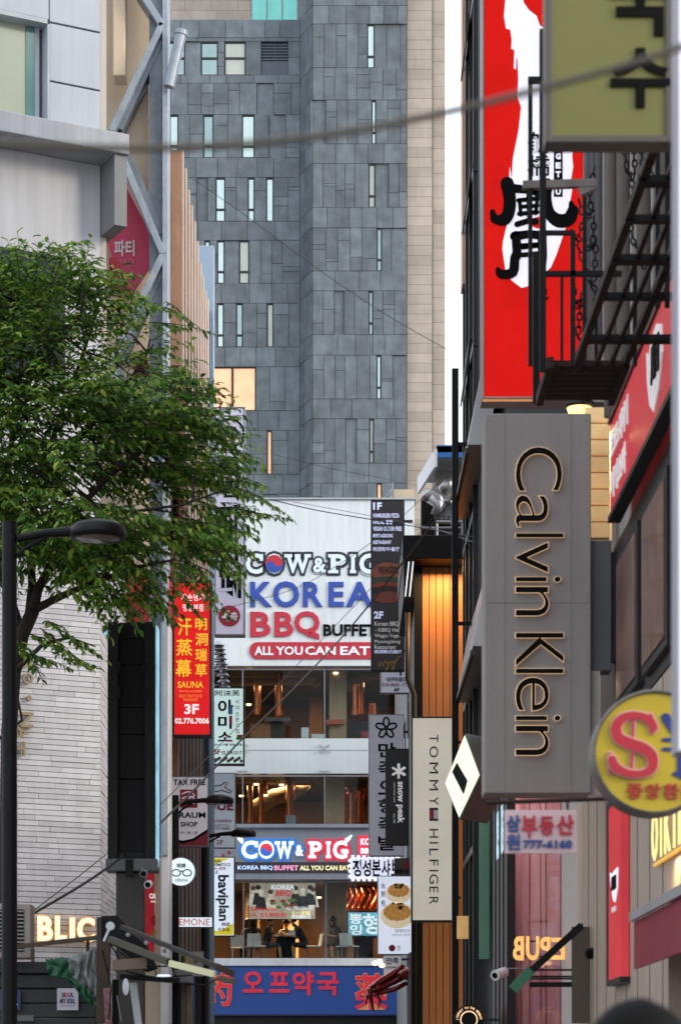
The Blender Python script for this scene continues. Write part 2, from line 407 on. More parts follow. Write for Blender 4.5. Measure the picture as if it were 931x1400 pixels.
for i in range(3):
    b = MB(); ua, ub = 343 + i * 21, 364 + i * 21
    wb(tw, b, px(ua, 156), px(ua, 156) + .08, 155.9, 156.2, pz(34, 156), pz(-60, 156)); fr = b.build('window', m_grey, tw)
    b = MB(); wb(tw, b, px(ua, 156) + .08, px(ub, 156), 156, 156.1, pz(34, 156), pz(-60, 156)); b.build('pane', M('teal_glass', '#6fb5ac', .12, .7, var=.1), fr)

# ------------------------------------------------------------------ grill restaurant at the end of the street, 75 m away
CD = 75.0
cp = building('restaurant_building', 'white fronted three storey barbecue restaurant with lit glass floors closing the end of the street', px(420, CD), CD)
m_cpw = M('white_glass_spandrel', '#bcc6c9', .16, var=.05, scale=.6, spec=.6, streak=.06)
m_cpbig = M('white_sign_panel', '#ced7da', .25, var=.06, scale=.5, streak=.12, spec=.5)
m_band = M('grey_sign_band', '#9096a0', .4, var=.07, streak=.08)
m_glass = glass('clear_glass', '#e9efee', .2)
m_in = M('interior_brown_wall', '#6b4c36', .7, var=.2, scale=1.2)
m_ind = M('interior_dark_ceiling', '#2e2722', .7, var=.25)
m_copper = M('copper_duct', '#b0613c', .28, .9, var=.15, scale=4)
m_duct = M('foil_duct', '#75644f', .7, .15, var=.25, scale=5, bump=.4)
CX0, CX1 = px(225, CD), px(566, CD)
def cz(v): return pz(v, CD)
b = MB(); wb(cp, b, CX0, CX1, CD - .15, CD + .3, cz(912), cz(685)); b.build('billboard_panel', m_cpbig, cp, bevel=.02)
b = MB()
for i in range(0): wb(cp, b, CX0 + (CX1 - CX0) * i / 5 - .01, CX0 + (CX1 - CX0) * i / 5 + .01, CD - .156, CD - .151, cz(912), cz(685))
wb(cp, b, CX0 - .05, CX1 + .05, CD - .22, CD + .4, cz(685) + .003, cz(682.5)); b.build('billboard_trim', M('panel_seam', '#9aa3a4', .5), cp)
b = MB(); wb(cp, b, CX0, CX1, CD, CD + .25, cz(1058), cz(1010)); b.build('spandrel', m_cpw, cp)
b = MB(); wb(cp, b, CX0, CX1, CD - .012, CD - .004, cz(1026.5), cz(1025.5)); b.build('spandrel_joint', M('panel_seam', '#9aa3a4', .5), cp)
b = MB(); wb(cp, b, CX0, CX1, CD - .25, CD + .25, cz(1204), cz(1132)); wb(cp, b, CX0, CX1, CD - .4, CD - .25, cz(1134), cz(1129)); b.build('sign_band', m_band, cp, bevel=.01)
b = MB(); wb(cp, b, CX0, CX1, CD - .06, CD + .25, cz(1322), cz(1311)); b.build('window_sill', m_white, cp)
b = MB(); wb(cp, b, CX0, CX1, CD + .1, CD + .4, 0, cz(1322)); b.build('ground_floor_wall', M('ground_floor_dark', '#2c2a2b', .5), cp)
# interior shells, floor by floor
for (va, vb, cl) in ((914, 1010, 0), (1060, 1131, 1), (1205, 1311, 2)):
    sh = MB(); y1 = CD + 8.5
    wb(cp, sh, CX0, CX1, y1, y1 + .2, cz(vb) - .4, cz(va) + .4, 0)
    wb(cp, sh, CX0 - .2, CX0, CD + .3, y1, cz(vb) - .4, cz(va) + .4, 0); wb(cp, sh, CX1, CX1 + .2, CD + .3, y1, cz(vb) - .4, cz(va) + .4, 0)
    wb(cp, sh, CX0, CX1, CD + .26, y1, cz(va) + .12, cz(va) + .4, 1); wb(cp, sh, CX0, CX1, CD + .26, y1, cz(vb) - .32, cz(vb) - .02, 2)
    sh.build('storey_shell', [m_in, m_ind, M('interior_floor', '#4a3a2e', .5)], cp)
    # window: mullion lines and panes
    us = [225, 290, 331, 443, 566] if cl < 2 else [225, 317, 332, 445, 566]
    for a, b_ in zip(us, us[1:]):
        fr = MB(); wb(cp, fr, px(a, CD), px(a, CD) + .035, CD + .02, CD + .1, cz(vb), cz(va)); wb(cp, fr, px(a, CD) + .035, px(b_, CD), CD + .02, CD + .1, cz(va) - .05, cz(va))
        wo = fr.build('window', m_grey, cp)
        q = MB(); wb(cp, q, px(a, CD) + .035, px(b_, CD), CD + .05, CD + .062, cz(vb), cz(va) - .05); q.build('pane', m_glass, wo)
# spider fittings on the spandrel
for u, v in ((331, 1024), (443, 1024), (331, 1055), (443, 1055)):
    b = MB(); c = wp(cp, px(u, CD), CD - .05, cz(v))
    for sx in (-1, 1):
        for sz in ((-1, 1) if v < 1040 else (0,)):
            e = c + Vector((sx * .13, -.02, sz * .1)); b.tube([c, e], .014, 6); b.lathe([(.001, -.03), (.035, -.03), (.035, .02), (.001, .02)], e, 10, axis='y')
    b.build('spider_fitting', m_alu, cp)
# columns, ducts and copper extraction pipes
def interior_col(u, wd, va, vb, dy, mat, nm='interior_column'):
    b = MB(); x = px(u, CD + dy); wb(cp, b, x - wd / 2, x + wd / 2, CD + dy, CD + dy + .5, cz(vb) - .02, cz(va) + .12); b.build(nm, mat, cp)
m_colw = M('pale_timber_panel', '#a58a6e', .6, var=.1, streak=.15)
interior_col(462, .55, 914, 1010, 1.2, m_colw); interior_col(432, .45, 914, 1010, 6.5, m_in); interior_col(457, .62, 1060, 1131, 1.2, m_colw); interior_col(458, .75, 1205, 1311, 1.5, m_colw)
interior_col(398, .5, 1205, 1311, 5.5, m_colw); interior_col(345, .5, 1205, 1311, 6.5, m_colw)
def pipe(u, v0, v1, r, dy, nm='extraction_pipe', mat=None):
    b = MB(); x = px(u, CD + dy); za, zb_ = pz(v0, CD + dy), pz(v1, CD + dy)
    b.tube([wp(cp, x, CD + dy, za), wp(cp, x, CD + dy, zb_)], r, 12); b.tube([wp(cp, x, CD + dy, zb_ - .03), wp(cp, x, CD + dy, zb_ + .14)], r * 1.28, 12); b.tube([wp(cp, x, CD + dy, (za + zb_) / 2), wp(cp, x, CD + dy, (za + zb_) / 2 + .04)], r * 1.15, 12)
    b.build(nm, mat or m_copper, cp, smooth=False)
for u, v0, v1, r in ((351, 938, 976, .085), (354, 938, 970, .06), (381, 918, 978, .11), (379, 945, 980, .07), (485, 936, 977, .09), (494, 930, 976, .09), (508, 962, 979, .07), (512, 962, 979, .07),
                     (342, 1075, 1124, .09), (357, 1072, 1124, .08), (362, 1068, 1085, .07), (396, 1064, 1115, .10), (397, 1064, 1092, .13), (472, 1085, 1126, .06), (480, 1085, 1126, .09), (493, 1082, 1126, .09)):
    pipe(u, v0, v1, r, 1.4 + (u % 5) * .3)
def duct(pts, r, dy):
    b = MB(); q = [wp(cp, px(u, CD + dy), CD + dy, pz(v, CD + dy)) for u, v in pts]; b.tube(q, r, 12); b.build('air_duct', m_duct, cp, smooth=True)
duct([(300, 920), (415, 919), (425, 922), (431, 930)], .17, 2.2); duct([(300, 932), (420, 932), (428, 931), (434, 938)], .13, 3.0); duct([(470, 940), (485, 928), (510, 921), (545, 919)], .2, 2.0)
duct([(345, 1108), (375, 1090), (395, 1086), (415, 1072), (422, 1078)], .26, 3.2); duct([(462, 1096), (480, 1082), (500, 1070), (545, 1064)], .22, 3); duct([(300, 1066), (395, 1066), (412, 1066)], .13, 2.4)
for k in range(7):                                     # copper hoses hanging in loops behind the low window and above
    dy = 2.4 + .25 * (k % 3); u = 472 + k * 8
    b = MB(); q = [wp(cp, px(u + 5 * math.sin(t * .55), CD + dy), CD + dy, pz(1212 + t * 4.2, CD + dy)) for t in range(9)]
    b.tube(q, .085, 10); b.build('exhaust_hose', m_copper, cp, smooth=True)
for k in range(4):
    dy = 2.6; u = 474 + k * 11
    b = MB(); q = [wp(cp, px(u + 4 * math.sin(t * .7), CD + dy), CD + dy, pz(1075 + t * 4, CD + dy)) for t in range(6)]
    b.tube(q, .08, 10); b.build('exhaust_hose', m_copper, cp, smooth=True)
for (u0, v0, u1, v1, dy, c) in ((342, 990, 370, 1009, 1.5, '#8a5a34'), (362, 981, 396, 984, 1.3, '#4b4a48'), (370, 984, 389, 1009, 1.6, '#3b352f'), (470, 986, 506, 1009, 1.8, '#2f2623'), (412, 995, 422, 1009, .6, '#c9ccd8'), (426, 1004, 445, 1009, .6, '#c9ccd0'), (446, 984, 470, 988, .9, '#a8503c'), (391, 1115, 404, 1126, .5, '#8b8a90'), (494, 1000, 508, 1009, .7, '#8e2840')):
    b = MB(); wb(cp, b, px(u0, CD + dy), px(u1, CD + dy), CD + dy, CD + dy + .35, pz(v1, CD + dy) - .05, pz(v0, CD + dy)); b.build('counter', M('counter_' + c[1:], c, .5), cp)
m_bulb = M('warm_lamp', '#ffd9a0', .4, emit='#ffd9a0', k=5)
for (u, v, dy) in ((340, 964, 3), (398, 918, 2), (424, 918, 2.5), (459, 921, 1.2), (350, 1073, 2), (385, 1074, 2.2), (330, 1089, 2.4), (456, 1066, 2), (363, 1088, 2.6), (436, 1228, 3), (446, 1228, 3)):
    b = MB(); b.lathe([(.001, -.02), (.075, -.02), (.08, .03), (.001, .03)], wp(cp, px(u, CD + dy), CD + dy, pz(v, CD + dy)), 12); b.build('downlight', m_bulb, cp)
def lamp(name, x, y, z, e, c, size=.6):
    l = bpy.data.lights.new(name, 'AREA'); l.energy = e; l.color = c; l.size = size; l.shape = 'DISK'; o = bpy.data.objects.new(name, l); col.objects.link(o); o.location = (x, y, z); return o
for v, e in ((914, 44), (1060, 62), (1205, 110)):
    for u in (315, 372, 412, 500): lamp('ceiling_lamp', px(u, CD), CD + 3.4, cz(v) + .02, e, (1, .56, .24), 1.0)
# lettering of the billboard
m_blue = M('blue_lettering', '#27459c', .4, var=.05); m_red = M('red_lettering', '#b02437', .4, var=.05); m_wl = M('white_lettering', '#dfe4ea', .4, var=.03)
yb = -.15
def slabs(mb, face, boxes, y, depth):
    for (u0, v0, u1, v1) in boxes: face.rect(mb, u0, v0, u1, v1, y - .002 - depth, y - .002, 0, y)
def cowpig(face, y, boxes, m_fill, m_out, grow, name, amp=None, dcol=None):
    """slab serif COW & PIG: letters with a wide outline behind"""
    fill, out = MB(), MB()
    for ch, (u0, v0, u1, v1) in boxes:
        put_text(out, face, ch, (u0, v0, u1, v1), off=.035, y=y, depth=.03, res=3, grow=grow)
        put_text(fill, face, ch, (u0, v0, u1, v1), off=.035, y=y - .036, depth=.03, res=3)
        h = (v1 - v0); t = h * .17; q = []; w_ = u1 - u0
        if ch == 'I': q = [(u0 - w_*.35, v0, u1 + w_*.35, v0 + t), (u0 - w_*.35, v1 - t, u1 + w_*.35, v1)]
        if ch == 'P': q = [(u0 - w_*.16, v0, u0 + w_*.3, v0 + t), (u0 - w_*.16, v1 - t, u0 + w_*.5, v1)]
        if ch == 'W': q = [(u0 - w_*.07, v0, u0 + w_*.27, v0 + t), (u0 + w_*.37, v0, u0 + w_*.62, v0 + t), (u1 - w_*.22, v0, u1 + w_*.07, v0 + t)]
        if ch == 'G': q = [(u1 - w_*.42, v0 + h*.52, u1 + w_*.08, v0 + h*.52 + t)]
        if ch == 'C': q = [(u1 - w_*.16, v0 + h*.04, u1 + w_*.03, v0 + h*.36)]
        slabs(fill, face, q, y - .0365, .0302); e = grow * h * 1.15
        slabs(out, face, [(a - e, b2 - e, c + e, d + e) for a, b2, c, d in q], y - .0005, .0304)
    o = out.build(name + '_outline', m_out, face); f2 = fill.build(name, m_fill, face); return o, f2
def taegeuk(face, cu, cv, r, y, mr, mb_):
    """the red and blue swirl disc in the letter O"""
    a = MB(); b = MB(); n = 16
    def arc(cx, cy, rr, t0, t1): return [(cx + rr * math.cos(t0 + (t1 - t0) * i / n), cy + rr * math.sin(t0 + (t1 - t0) * i / n)) for i in range(n + 1)]
    th = -.45
    rot = lambda p: (cu + p[0] * math.cos(th) - p[1] * math.sin(th), cv + p[0] * math.sin(th) + p[1] * math.cos(th))
    top = arc(0, 0, r, math.pi, 2 * math.pi) + arc(r / 2, 0, r / 2, 0, math.pi)[1:] + arc(-r / 2, 0, r / 2, 0, -math.pi)[1:-1]
    bot = arc(0, 0, r, 0, math.pi) + arc(-r / 2, 0, r / 2, -math.pi, 0)[1:] + arc(r / 2, 0, r / 2, math.pi, 0)[1:-1]
    a.prism([face.xz(*rot(p), y) for p in top], y - .02, y - .002); b.prism([face.xz(*rot(p), y) for p in bot], y - .021, y - .002)
    a.build('swirl_emblem', mr, face); b.build('swirl_emblem', mb_, face)
B1 = [('C', (336, 757, 359, 785)), ('O', (363, 757, 387, 785)), ('W', (391, 758, 423, 784)), ('&', (428, 763, 446, 783)), ('P', (452, 758, 473, 784)), ('I', (480, 758, 485, 784)), ('G', (491, 757, 516, 785))]
cowpig(cp, yb, B1, M('billboard_cream_blue', '#cfe0e6', .4, var=.03), M('outline_charcoal', '#20282e', .5), .10, 'name_lettering')
taegeuk(cp, 375, 771, 12.2, yb - .068, m_red, m_blue)
letters(cp, [('K', (342, 796, 372, 830)), ('O', (373, 795, 409, 831)), ('R', (414, 796, 441, 830)), ('E', (449, 796, 470, 830)), ('A', (473, 796, 510, 830))], m_blue, y=yb, depth=.06, off=.03, res=3)
letters(cp, [('B', (342, 837, 370, 871)), ('B', (375, 837, 401, 871)), ('Q', (402, 836, 437, 873))], m_red, y=yb, depth=.06, off=.03, res=3)
b = MB(); stroke(b, cp, [(424, 862), (434, 872)], 6, yb, .058); b.build('lettering', m_red, cp)
letters(cp, [('BUFFET', (442, 854, 515, 870))], M('black_lettering', '#141414', .5), y=yb, depth=.04, off=.03)
b = MB(); b.prism([cp.xz(*p, yb) for p in [(352 - 11 * math.sin(math.pi * i / 10), 890 - 11.5 * math.cos(math.pi * i / 10)) for i in range(11)]] + [cp.xz(530, 901.5, yb), cp.xz(530, 878.5, yb)], yb - .05, yb - .002)
b.build('red_pill', m_red, cp)
letters(cp, [('ALL', (348, 884, 374, 896)), ('YOU', (377, 884, 414, 896)), ('CAN', (417, 884, 459, 896)), ('EAT', (465, 884, 506, 896))], m_wl, y=yb - .05, depth=.02, off=.03)
# lit sign band of the second floor
ys = -.25
e_white = M('lit_white_letters', '#e8eef4', .4, emit='#f4f7ff', k=.82, var=.04)
B2 = [('C', (330, 1150, 352, 1175)), ('O', (353, 1150, 375, 1175)), ('W', (377, 1151, 400, 1175)), ('&', (404, 1156, 415, 1171))]
B3 = [('P', (424, 1151, 440, 1174)), ('I', (447, 1151, 451, 1174)), ('G', (455, 1150, 475, 1175))]
cowpig(cp, ys, B2, e_white, M('lit_blue_rim', '#1c4f9c', .4, emit='#2f78c8', k=.9, var=.06), .12, 'lit_lettering')
cowpig(cp, ys, B3, e_white, M('lit_red_rim', '#a82036', .4, emit='#c33049', k=.9, var=.06), .12, 'lit_lettering')
taegeuk(cp, 364, 1162.5, 8.6, ys - .069, M('lit_red', '#b02030', .4, emit='#d63848', k=.9), M('lit_blue', '#1c4aa0', .4, emit='#2c66c8', k=.9))
for sgn, u in ((-1, 331), (1, 473)):                   # little wings
    b = MB()
    for k in range(3): stroke(b, cp, [(u, 1152 - k * 1.5), (u + sgn * (5 + k * 1.2), 1148 - k * 2.4)], [4, 2.4], ys - .01 - .002 * k, .02)
    b.build('wing_emblem', e_white, cp)
b = MB(); cp.rect(b, 318, 1179.5, 545, 1194, ys - .03, ys - .002, 0, ys); b.build('slogan_strip', M('slogan_strip_dark', '#3f3a44', .5), cp)
letters(cp, [('KOREA BBQ', (325, 1184, 373, 1190.5))], M('lit_pale_blue', '#a8c8ee', .4, emit='#bcd4f6', k=1), y=ys - .03, off=.02)
letters(cp, [('BUFFET', (375, 1184, 408, 1190.5))], M('lit_pink', '#e08ab0', .4, emit='#ee9cc0', k=1), y=ys - .03, off=.02)
letters(cp, [('ALL YOU CAN EAT', (410, 1184, 478, 1190.5))], M('lit_cream', '#f0e0a0', .4, emit='#f6e8b0', k=1), y=ys - .03, off=.02)
b = MB(); cp.rect(b, 489, 1143, 530, 1171, ys - .03, ys - .002, 0, ys); b.build('red_box', M('lit_red_box', '#c02840', .4, emit='#cf3048', k=.85), cp)
letters(cp, [('KOREA', (493, 1147, 523, 1156)), ('BBQ', (493, 1160, 513, 1169))], e_white, y=ys - .03, off=.03)
b = MB()
for u, v, r in ((303, 1158, 3), (313, 1166, 2.5), (318, 1153, 2.2), (305, 1170, 2)): b.prism(ell(cp, u, v, r, r, ys, 8), ys - .02, ys - .002)
b.build('heart_marks', m_red, cp)

# things inside the lit first floor
po = sign('advert_poster', 'landscape barbecue advert poster with diners hanging inside the lowest restaurant window', 'poster', 340, 1207, 432, 1258, CD + .5, .05, M('poster_paper', '#b9a898', .5, emit='#b3a292', k=.75, var=.3, scale=5), m_black, .02)  # emission added to brighten the printed paper
rp = random.Random(5)
bb = [MB() for _ in range(5)]
pm = [M('poster_ink_' + str(i), c, .5, emit=c, k=.8, var=.2, scale=9) for i, c in enumerate(('#d9c9bb', '#55433c', '#2b2a2e', '#8d3b33', '#54743f'))]  # inks brightened by emission as well
for (u, v, mi) in ((346, 1217, 1), (353, 1216, 2), (357, 1222, 0), (370, 1222, 1), (404, 1217, 2), (414, 1220, 0), (424, 1216, 2), (428, 1219, 1)):
    bb[0].prism(ell(po, u, v + 1, 3.1, 4), -.003 - .0004 * (u % 7), -.001); bb[mi].prism(ell(po, u, v - 2, 3.6, 3.4), -.006 - .0003 * (u % 5), -.0012)
    c = 2 if mi != 1 else 0; bb[c].prism([po.xz(u - 8, v + 22), po.xz(u + 8, v + 22), po.xz(u + 5, v + 6), po.xz(u - 5, v + 6)], -.002 - .0003 * (u % 5), -.0008)
for k in range(12): bb[4 if k % 2 else 3].prism(ell(po, rp.uniform(372, 404), rp.uniform(1230, 1242), 4, 2.5, 0, 8), -.004 - .0003 * k, -.0015)
for mb_, m_ in zip(bb, pm): mb_.build('picture', m_, po)
letters(po, [('KOREA', (371, 1210, 403, 1217))], e_white, y=-.008, off=.03)
m_pr = M('lit_red', '#b02030'); letters(po, [('BBQ', (377, 1218, 398, 1227)), ('Beef+Pork+Duck', (343, 1241, 380, 1246)), ('1人', (343, 1248, 352, 1255)), ('23,800원', (356, 1248, 391, 1255))], m_pr, y=-.008, off=.02)
letters(po, [('ALL YOU CAN EAT', (392, 1240, 429, 1245)), ('无限量供应', (398, 1252, 425, 1257))], e_white, y=-.008, off=.01)
letters(po, [('食べ放題', (398, 1246, 424, 1252))], M('lit_cream', '#f0e0a0'), y=-.008, off=.02)
tv = sign('television', 'bright television screen with white and blue characters at the restaurant window', 'television', 475, 1247, 522, 1281, CD + .7, .06, M('screen_blue', '#1d2a33', .3, emit='#7cc4e0', k=1.0, var=.6, scale=4), m_black, .025)
letters(tv, [('뽕', (478, 1250, 495, 1264)), ('형', (496, 1250, 519, 1278)), ('잉', (478, 1265, 495, 1279))], e_white, y=-.003, off=.02)

# ------------------------------------------------------------------ people
def human(name, label, joints, top_h, shirt, trous, hairc, group=None, head_turn=0, hair_len=.0, loc=(0, 0, 0), rz=0, seated=True, skinc='#b98a6c'):
    """joints: skeleton points in metres around the pelvis; one continuous skinned body, hair and face pieces are parts"""
    root = bpy.data.objects.new(name, None); col.objects.link(root); root.location = loc; root.rotation_euler = (0, 0, rz)
    tag(root, label, 'person', group)
    J = {k_: Vector(v_) for k_, v_ in joints.items()}
    vs = []; ed = []; rad = []
    def add(p, r, par=None):
        vs.append(tuple(p)); rad.append(r)
        if par is not None: ed.append((par, len(vs) - 1))
        return len(vs) - 1
    pel = add(J['pelvis'], .145); w_ = add(J['pelvis'].lerp(J['chest'], .5), .13, pel); ch = add(J['chest'], .15, w_); sh = add(J['neck'] - Vector((0, 0, .05)), .10, ch)
    nk = add(J['neck'], .058, sh); n2 = add(J['head'] - Vector((0, 0, .09)), .058, nk)
    hd = add(J['head'], .098, n2); add(J['head'] + Vector((0, 0, .07)), .088, hd)
    for s in ('l', 'r'):
        a = add(J['sh_' + s], .062, sh); e0 = add(J['sh_' + s].lerp(J['el_' + s], .5), .052, a); e = add(J['el_' + s], .042, e0); f0 = add(J['el_' + s].lerp(J['wr_' + s], .5), .038, e); wr = add(J['wr_' + s], .027, f0)
        d = (J['wr_' + s] - J['el_' + s]).normalized(); side = d.cross(Vector((0, 0, 1))).normalized(); up = side.cross(d)
        pa = add(J['wr_' + s] + d * .05, .034, wr); pb = add(J['wr_' + s] + d * .085, .034, pa)
        for k, off in enumerate((-.03, -.01, .01, .03)):
            L0 = (.07, .08, .075, .06)[k]; q0 = add(J['wr_' + s] + d * .11 + side * off, .0095, pb); q1 = add(J['wr_' + s] + d * (.11 + L0 * .5) + side * off - up * .008, .009, q0); add(J['wr_' + s] + d * (.11 + L0 * .8) + side * off - up * .03, .008, q1)
        t0 = add(J['wr_' + s] + d * .06 + side * .045, .012, pa); add(J['wr_' + s] + d * .10 + side * .06 - up * .01, .010, t0)
        h = add(J['hip_' + s], .10, pel); k0 = add(J['hip_' + s].lerp(J['kn_' + s], .5), .083, h); k1 = add(J['kn_' + s], .06, k0); c0 = add(J['kn_' + s].lerp(J['an_' + s], .4), .058, k1); an = add(J['an_' + s], .042, c0)
        add(J['an_' + s] + Vector(J.get('toe', (0, -.15, -.05))) * .5, .045, an); add(J['an_' + s] + Vector(J.get('toe', (0, -.15, -.05))), .036, len(vs) - 1)
    me = bpy.data.meshes.new('skeleton'); me.from_pydata(vs, ed, []); o = bpy.data.objects.new('skeleton', me); col.objects.link(o)
    sk = o.modifiers.new('skin', 'SKIN'); sk.use_smooth_shade = True
    for i, r in enumerate(rad):
        me.skin_vertices[0].data[i].radius = (r, r); me.skin_vertices[0].data[i].use_root = (i == 0)
    sb = o.modifiers.new('sub', 'SUBSURF'); sb.levels = 2; sb.render_levels = 2
    dg = bpy.context.evaluated_depsgraph_get(); dg.update()
    bm_ = bpy.data.meshes.new_from_object(o.evaluated_get(dg), depsgraph=dg); bpy.data.objects.remove(o); bpy.data.meshes.remove(me)
    bm_.name = 'body'; bm_.materials.clear()
    mats = [M('skin_' + skinc[1:], skinc, .55, var=.06), shirt, trous, M('shoe_leather', '#1d1b1b', .5)]
    for m_ in mats: bm_.materials.append(m_)
    segs = []
    for s in ('l', 'r'):
        segs += [(J['sh_' + s], J['el_' + s], 1), (J['el_' + s], J['wr_' + s], 0), (J['wr_' + s], J['wr_' + s] + (J['wr_' + s] - J['el_' + s]).normalized() * .18, 0), (J['hip_' + s], J['kn_' + s], 2), (J['kn_' + s], J['an_' + s], 2 if top_h != 'shorts' else 0), (J['an_' + s], J['an_' + s] + Vector(J.get('toe', (0, -.15, -.05))), 3)]
    segs += [(J['pelvis'], J['neck'] - Vector((0, 0, .04)), 1), (J['neck'], J['head'] + Vector((0, 0, .1)), 0), (J['hip_l'], J['hip_r'], 2)]
    for p in bm_.polygons:
        c = p.center; best = (9, 0)
        for a, b, mi in segs:
            t = max(0, min(1, (c - a).dot(b - a) / max((b - a).length_squared, 1e-6))); dd = (c - (a + (b - a) * t)).length - (.11 if mi == 1 and abs((a - b).length) > .4 else (.08 if mi == 2 else .05))
            if dd < best[0]: best = (dd, mi)
        p.material_index = best[1]; p.use_smooth = True
    body = bpy.data.objects.new('body', bm_); col.objects.link(body); body.parent = root
    # hair cap, face pieces
    H = J['head']; fd = Matrix.Rotation(head_turn, 3, 'Z') @ Vector((0, -1, 0)); sdv = Vector((-fd.y, fd.x, 0))
    hb = MB(); n = 18; mr = 9; rh = random.Random(len(label))
    grid = []
    for i in range(mr + 1):
        ph = math.pi * (i / mr) * (.62 + hair_len); row = []
        for j in range(n):
            th = 2 * math.pi * j / n; d = fd * math.cos(th) + sdv * math.sin(th); front = max(0, math.cos(th))
            php = ph * (1 - .42 * front); rr = .118 + .006 * rh.random()
            q = H + Vector((0, 0, .045)) + d * (math.sin(min(php, 2.0)) * rr * (1.06 - .02 * front)) + Vector((0, 0, math.cos(min(php, 2.2)) * rr * 1.14 - max(0, php - 2.0) * .22))
            row.append(q)
        grid.append(row)
    hv = [q for r_ in grid for q in r_]; hf = [(i*n + j, (i+1)*n + j, (i+1)*n + (j+1) % n, i*n + (j+1) % n) for i in range(mr) for j in range(n)]
    hb.add(hv, hf); hb.build('hair', hairc, root, smooth=True)
    fb = MB()
    nose = H + fd * .098; fb.add([nose + Vector((0, 0, .03)), nose + sdv * .017 - Vector((0, 0, .015)), nose - sdv * .017 - Vector((0, 0, .015)), nose + fd * .026 - Vector((0, 0, .01))], [(0, 1, 3), (0, 3, 2), (1, 2, 3)])
    for s in (-1, 1): fb.lathe([(.001, -.012), (.026, -.01), (.03, .0), (.02, .012), (.001, .014)], H + sdv * s * .1 - Vector((0, 0, .005)), 8)
    fb.build('face', mats[0], root, smooth=True)
    eb = MB()
    for s in (-1, 1): eb.lathe([(.001, -.012), (.012, -.004), (.012, .004), (.001, .012)], H + fd * .093 + sdv * s * .034 + Vector((0, 0, .018)), 8)
    eb.build('eyes', m_ink, root)
    mo = MB(); mo.beam(H + fd * .092 - sdv * .022 - Vector((0, 0, .05)), H + fd * .092 + sdv * .022 - Vector((0, 0, .05)), .012, .009); mo.build('mouth', M('lips', '#8d4a44', .5), root)
    return root
def seated(fwd=.0, arm=.0):
    return dict(pelvis=(0, 0, .52), chest=(0, -.05 - fwd, .86), neck=(0, -.09 - fwd * 1.5, 1.09), head=(0, -.13 - fwd * 1.9, 1.25),
        sh_l=(.19, -.08 - fwd * 1.4, 1.02), el_l=(.24, -.20 - fwd, .76), wr_l=(.16, -.43 - fwd - arm, .80), sh_r=(-.19, -.08 - fwd * 1.4, 1.02), el_r=(-.24, -.22 - fwd, .77), wr_r=(-.12, -.45 - fwd - arm, .84 + arm * .4),
        hip_l=(.10, -.02, .50), kn_l=(.13, -.46, .52), an_l=(.13, -.42, .10), hip_r=(-.10, -.02, .50), kn_r=(-.12, -.47, .50), an_r=(-.12, -.52, .10))
m_blk = M('black_cotton', '#17171b', .85, var=.2); m_hair = M('black_hair', '#080706', .7, var=.3, scale=18, bump=.3, spec=.12); m_grt = M('grey_shorts', '#41434c', .85); m_brh = M('brown_hair', '#2a1b14', .5, var=.3, scale=18)
FZ = cz(1311) - .02
def sit(u, dy, rz, label, fwd, arm, shirt, tr, hair, **k_):
    return human('person', label, seated(fwd, arm), k_.pop('top', 'shorts'), shirt, tr, hair, 'diners in the restaurant window', loc=(px(u, CD + dy), CD + dy, FZ - .02), rz=rz, **k_)
sit(363, 1.0, R(78), 'seated diner in black t-shirt facing right over the table, left of the hanging poster middle', .04, .0, m_blk, m_grt, m_hair)
sit(419, 1.0, R(-80), 'seated diner in black t-shirt leaning forward to the left across the table', .16, .10, m_blk, M('charcoal_trousers', '#26262b', .85), m_hair)
sit(391, 2.6, R(5), 'diner facing the window behind the table in a pale top', .02, .0, M('pale_top', '#8d8780', .8), m_grt, m_hair, head_turn=.2)
sit(348, 1.5, R(190), 'long haired diner with bare shoulders sitting with back to the window', .02, .0, m_blk, m_blk, m_hair, hair_len=.25)
sit(330, 2.1, R(110), 'long haired diner in dark clothes at the far left edge of the window', .05, .0, M('dark_top', '#3a2d2a', .85), m_blk, m_brh, hair_len=.25)
sit(467, 1.2, R(-60), 'long haired diner in black bent toward the television on the right', .10, .0, m_blk, m_blk, m_hair, hair_len=.28)
def dining_table(u, dy, label, w_=1.0):
    f = building('dining_table', label, px(u, CD + dy), CD + dy, 0, 'table'); f.p.z = FZ; f.root.location = f.p; f.root['group'] = 'tables in the restaurant window'
    MB().box(-w_/2, w_/2, -.4, .4, .71, .75).build('tabletop', M('dark_table', '#231c19', .4), f, bevel=.008)
    MB().box(-.3, .3, -.22, .22, 0, .70).build('pedestal', m_black, f)
    MB().lathe([(.001, .751), (.15, .751), (.17, .79), (.12, .80), (.001, .79)], (0, 0, 0), 16).build('grill_plate', m_dark, f)
    MB().box(.1, .3, -.36, -.2, .751, .95).build('menu_stand', m_white, f)
    return f
dining_table(391, 1.2, 'dark restaurant table between the two facing diners in black'); dining_table(341, 2.8, 'dark restaurant table by the long haired diners at the left'); dining_table(497, 1.4, 'dark restaurant table under the bright television')
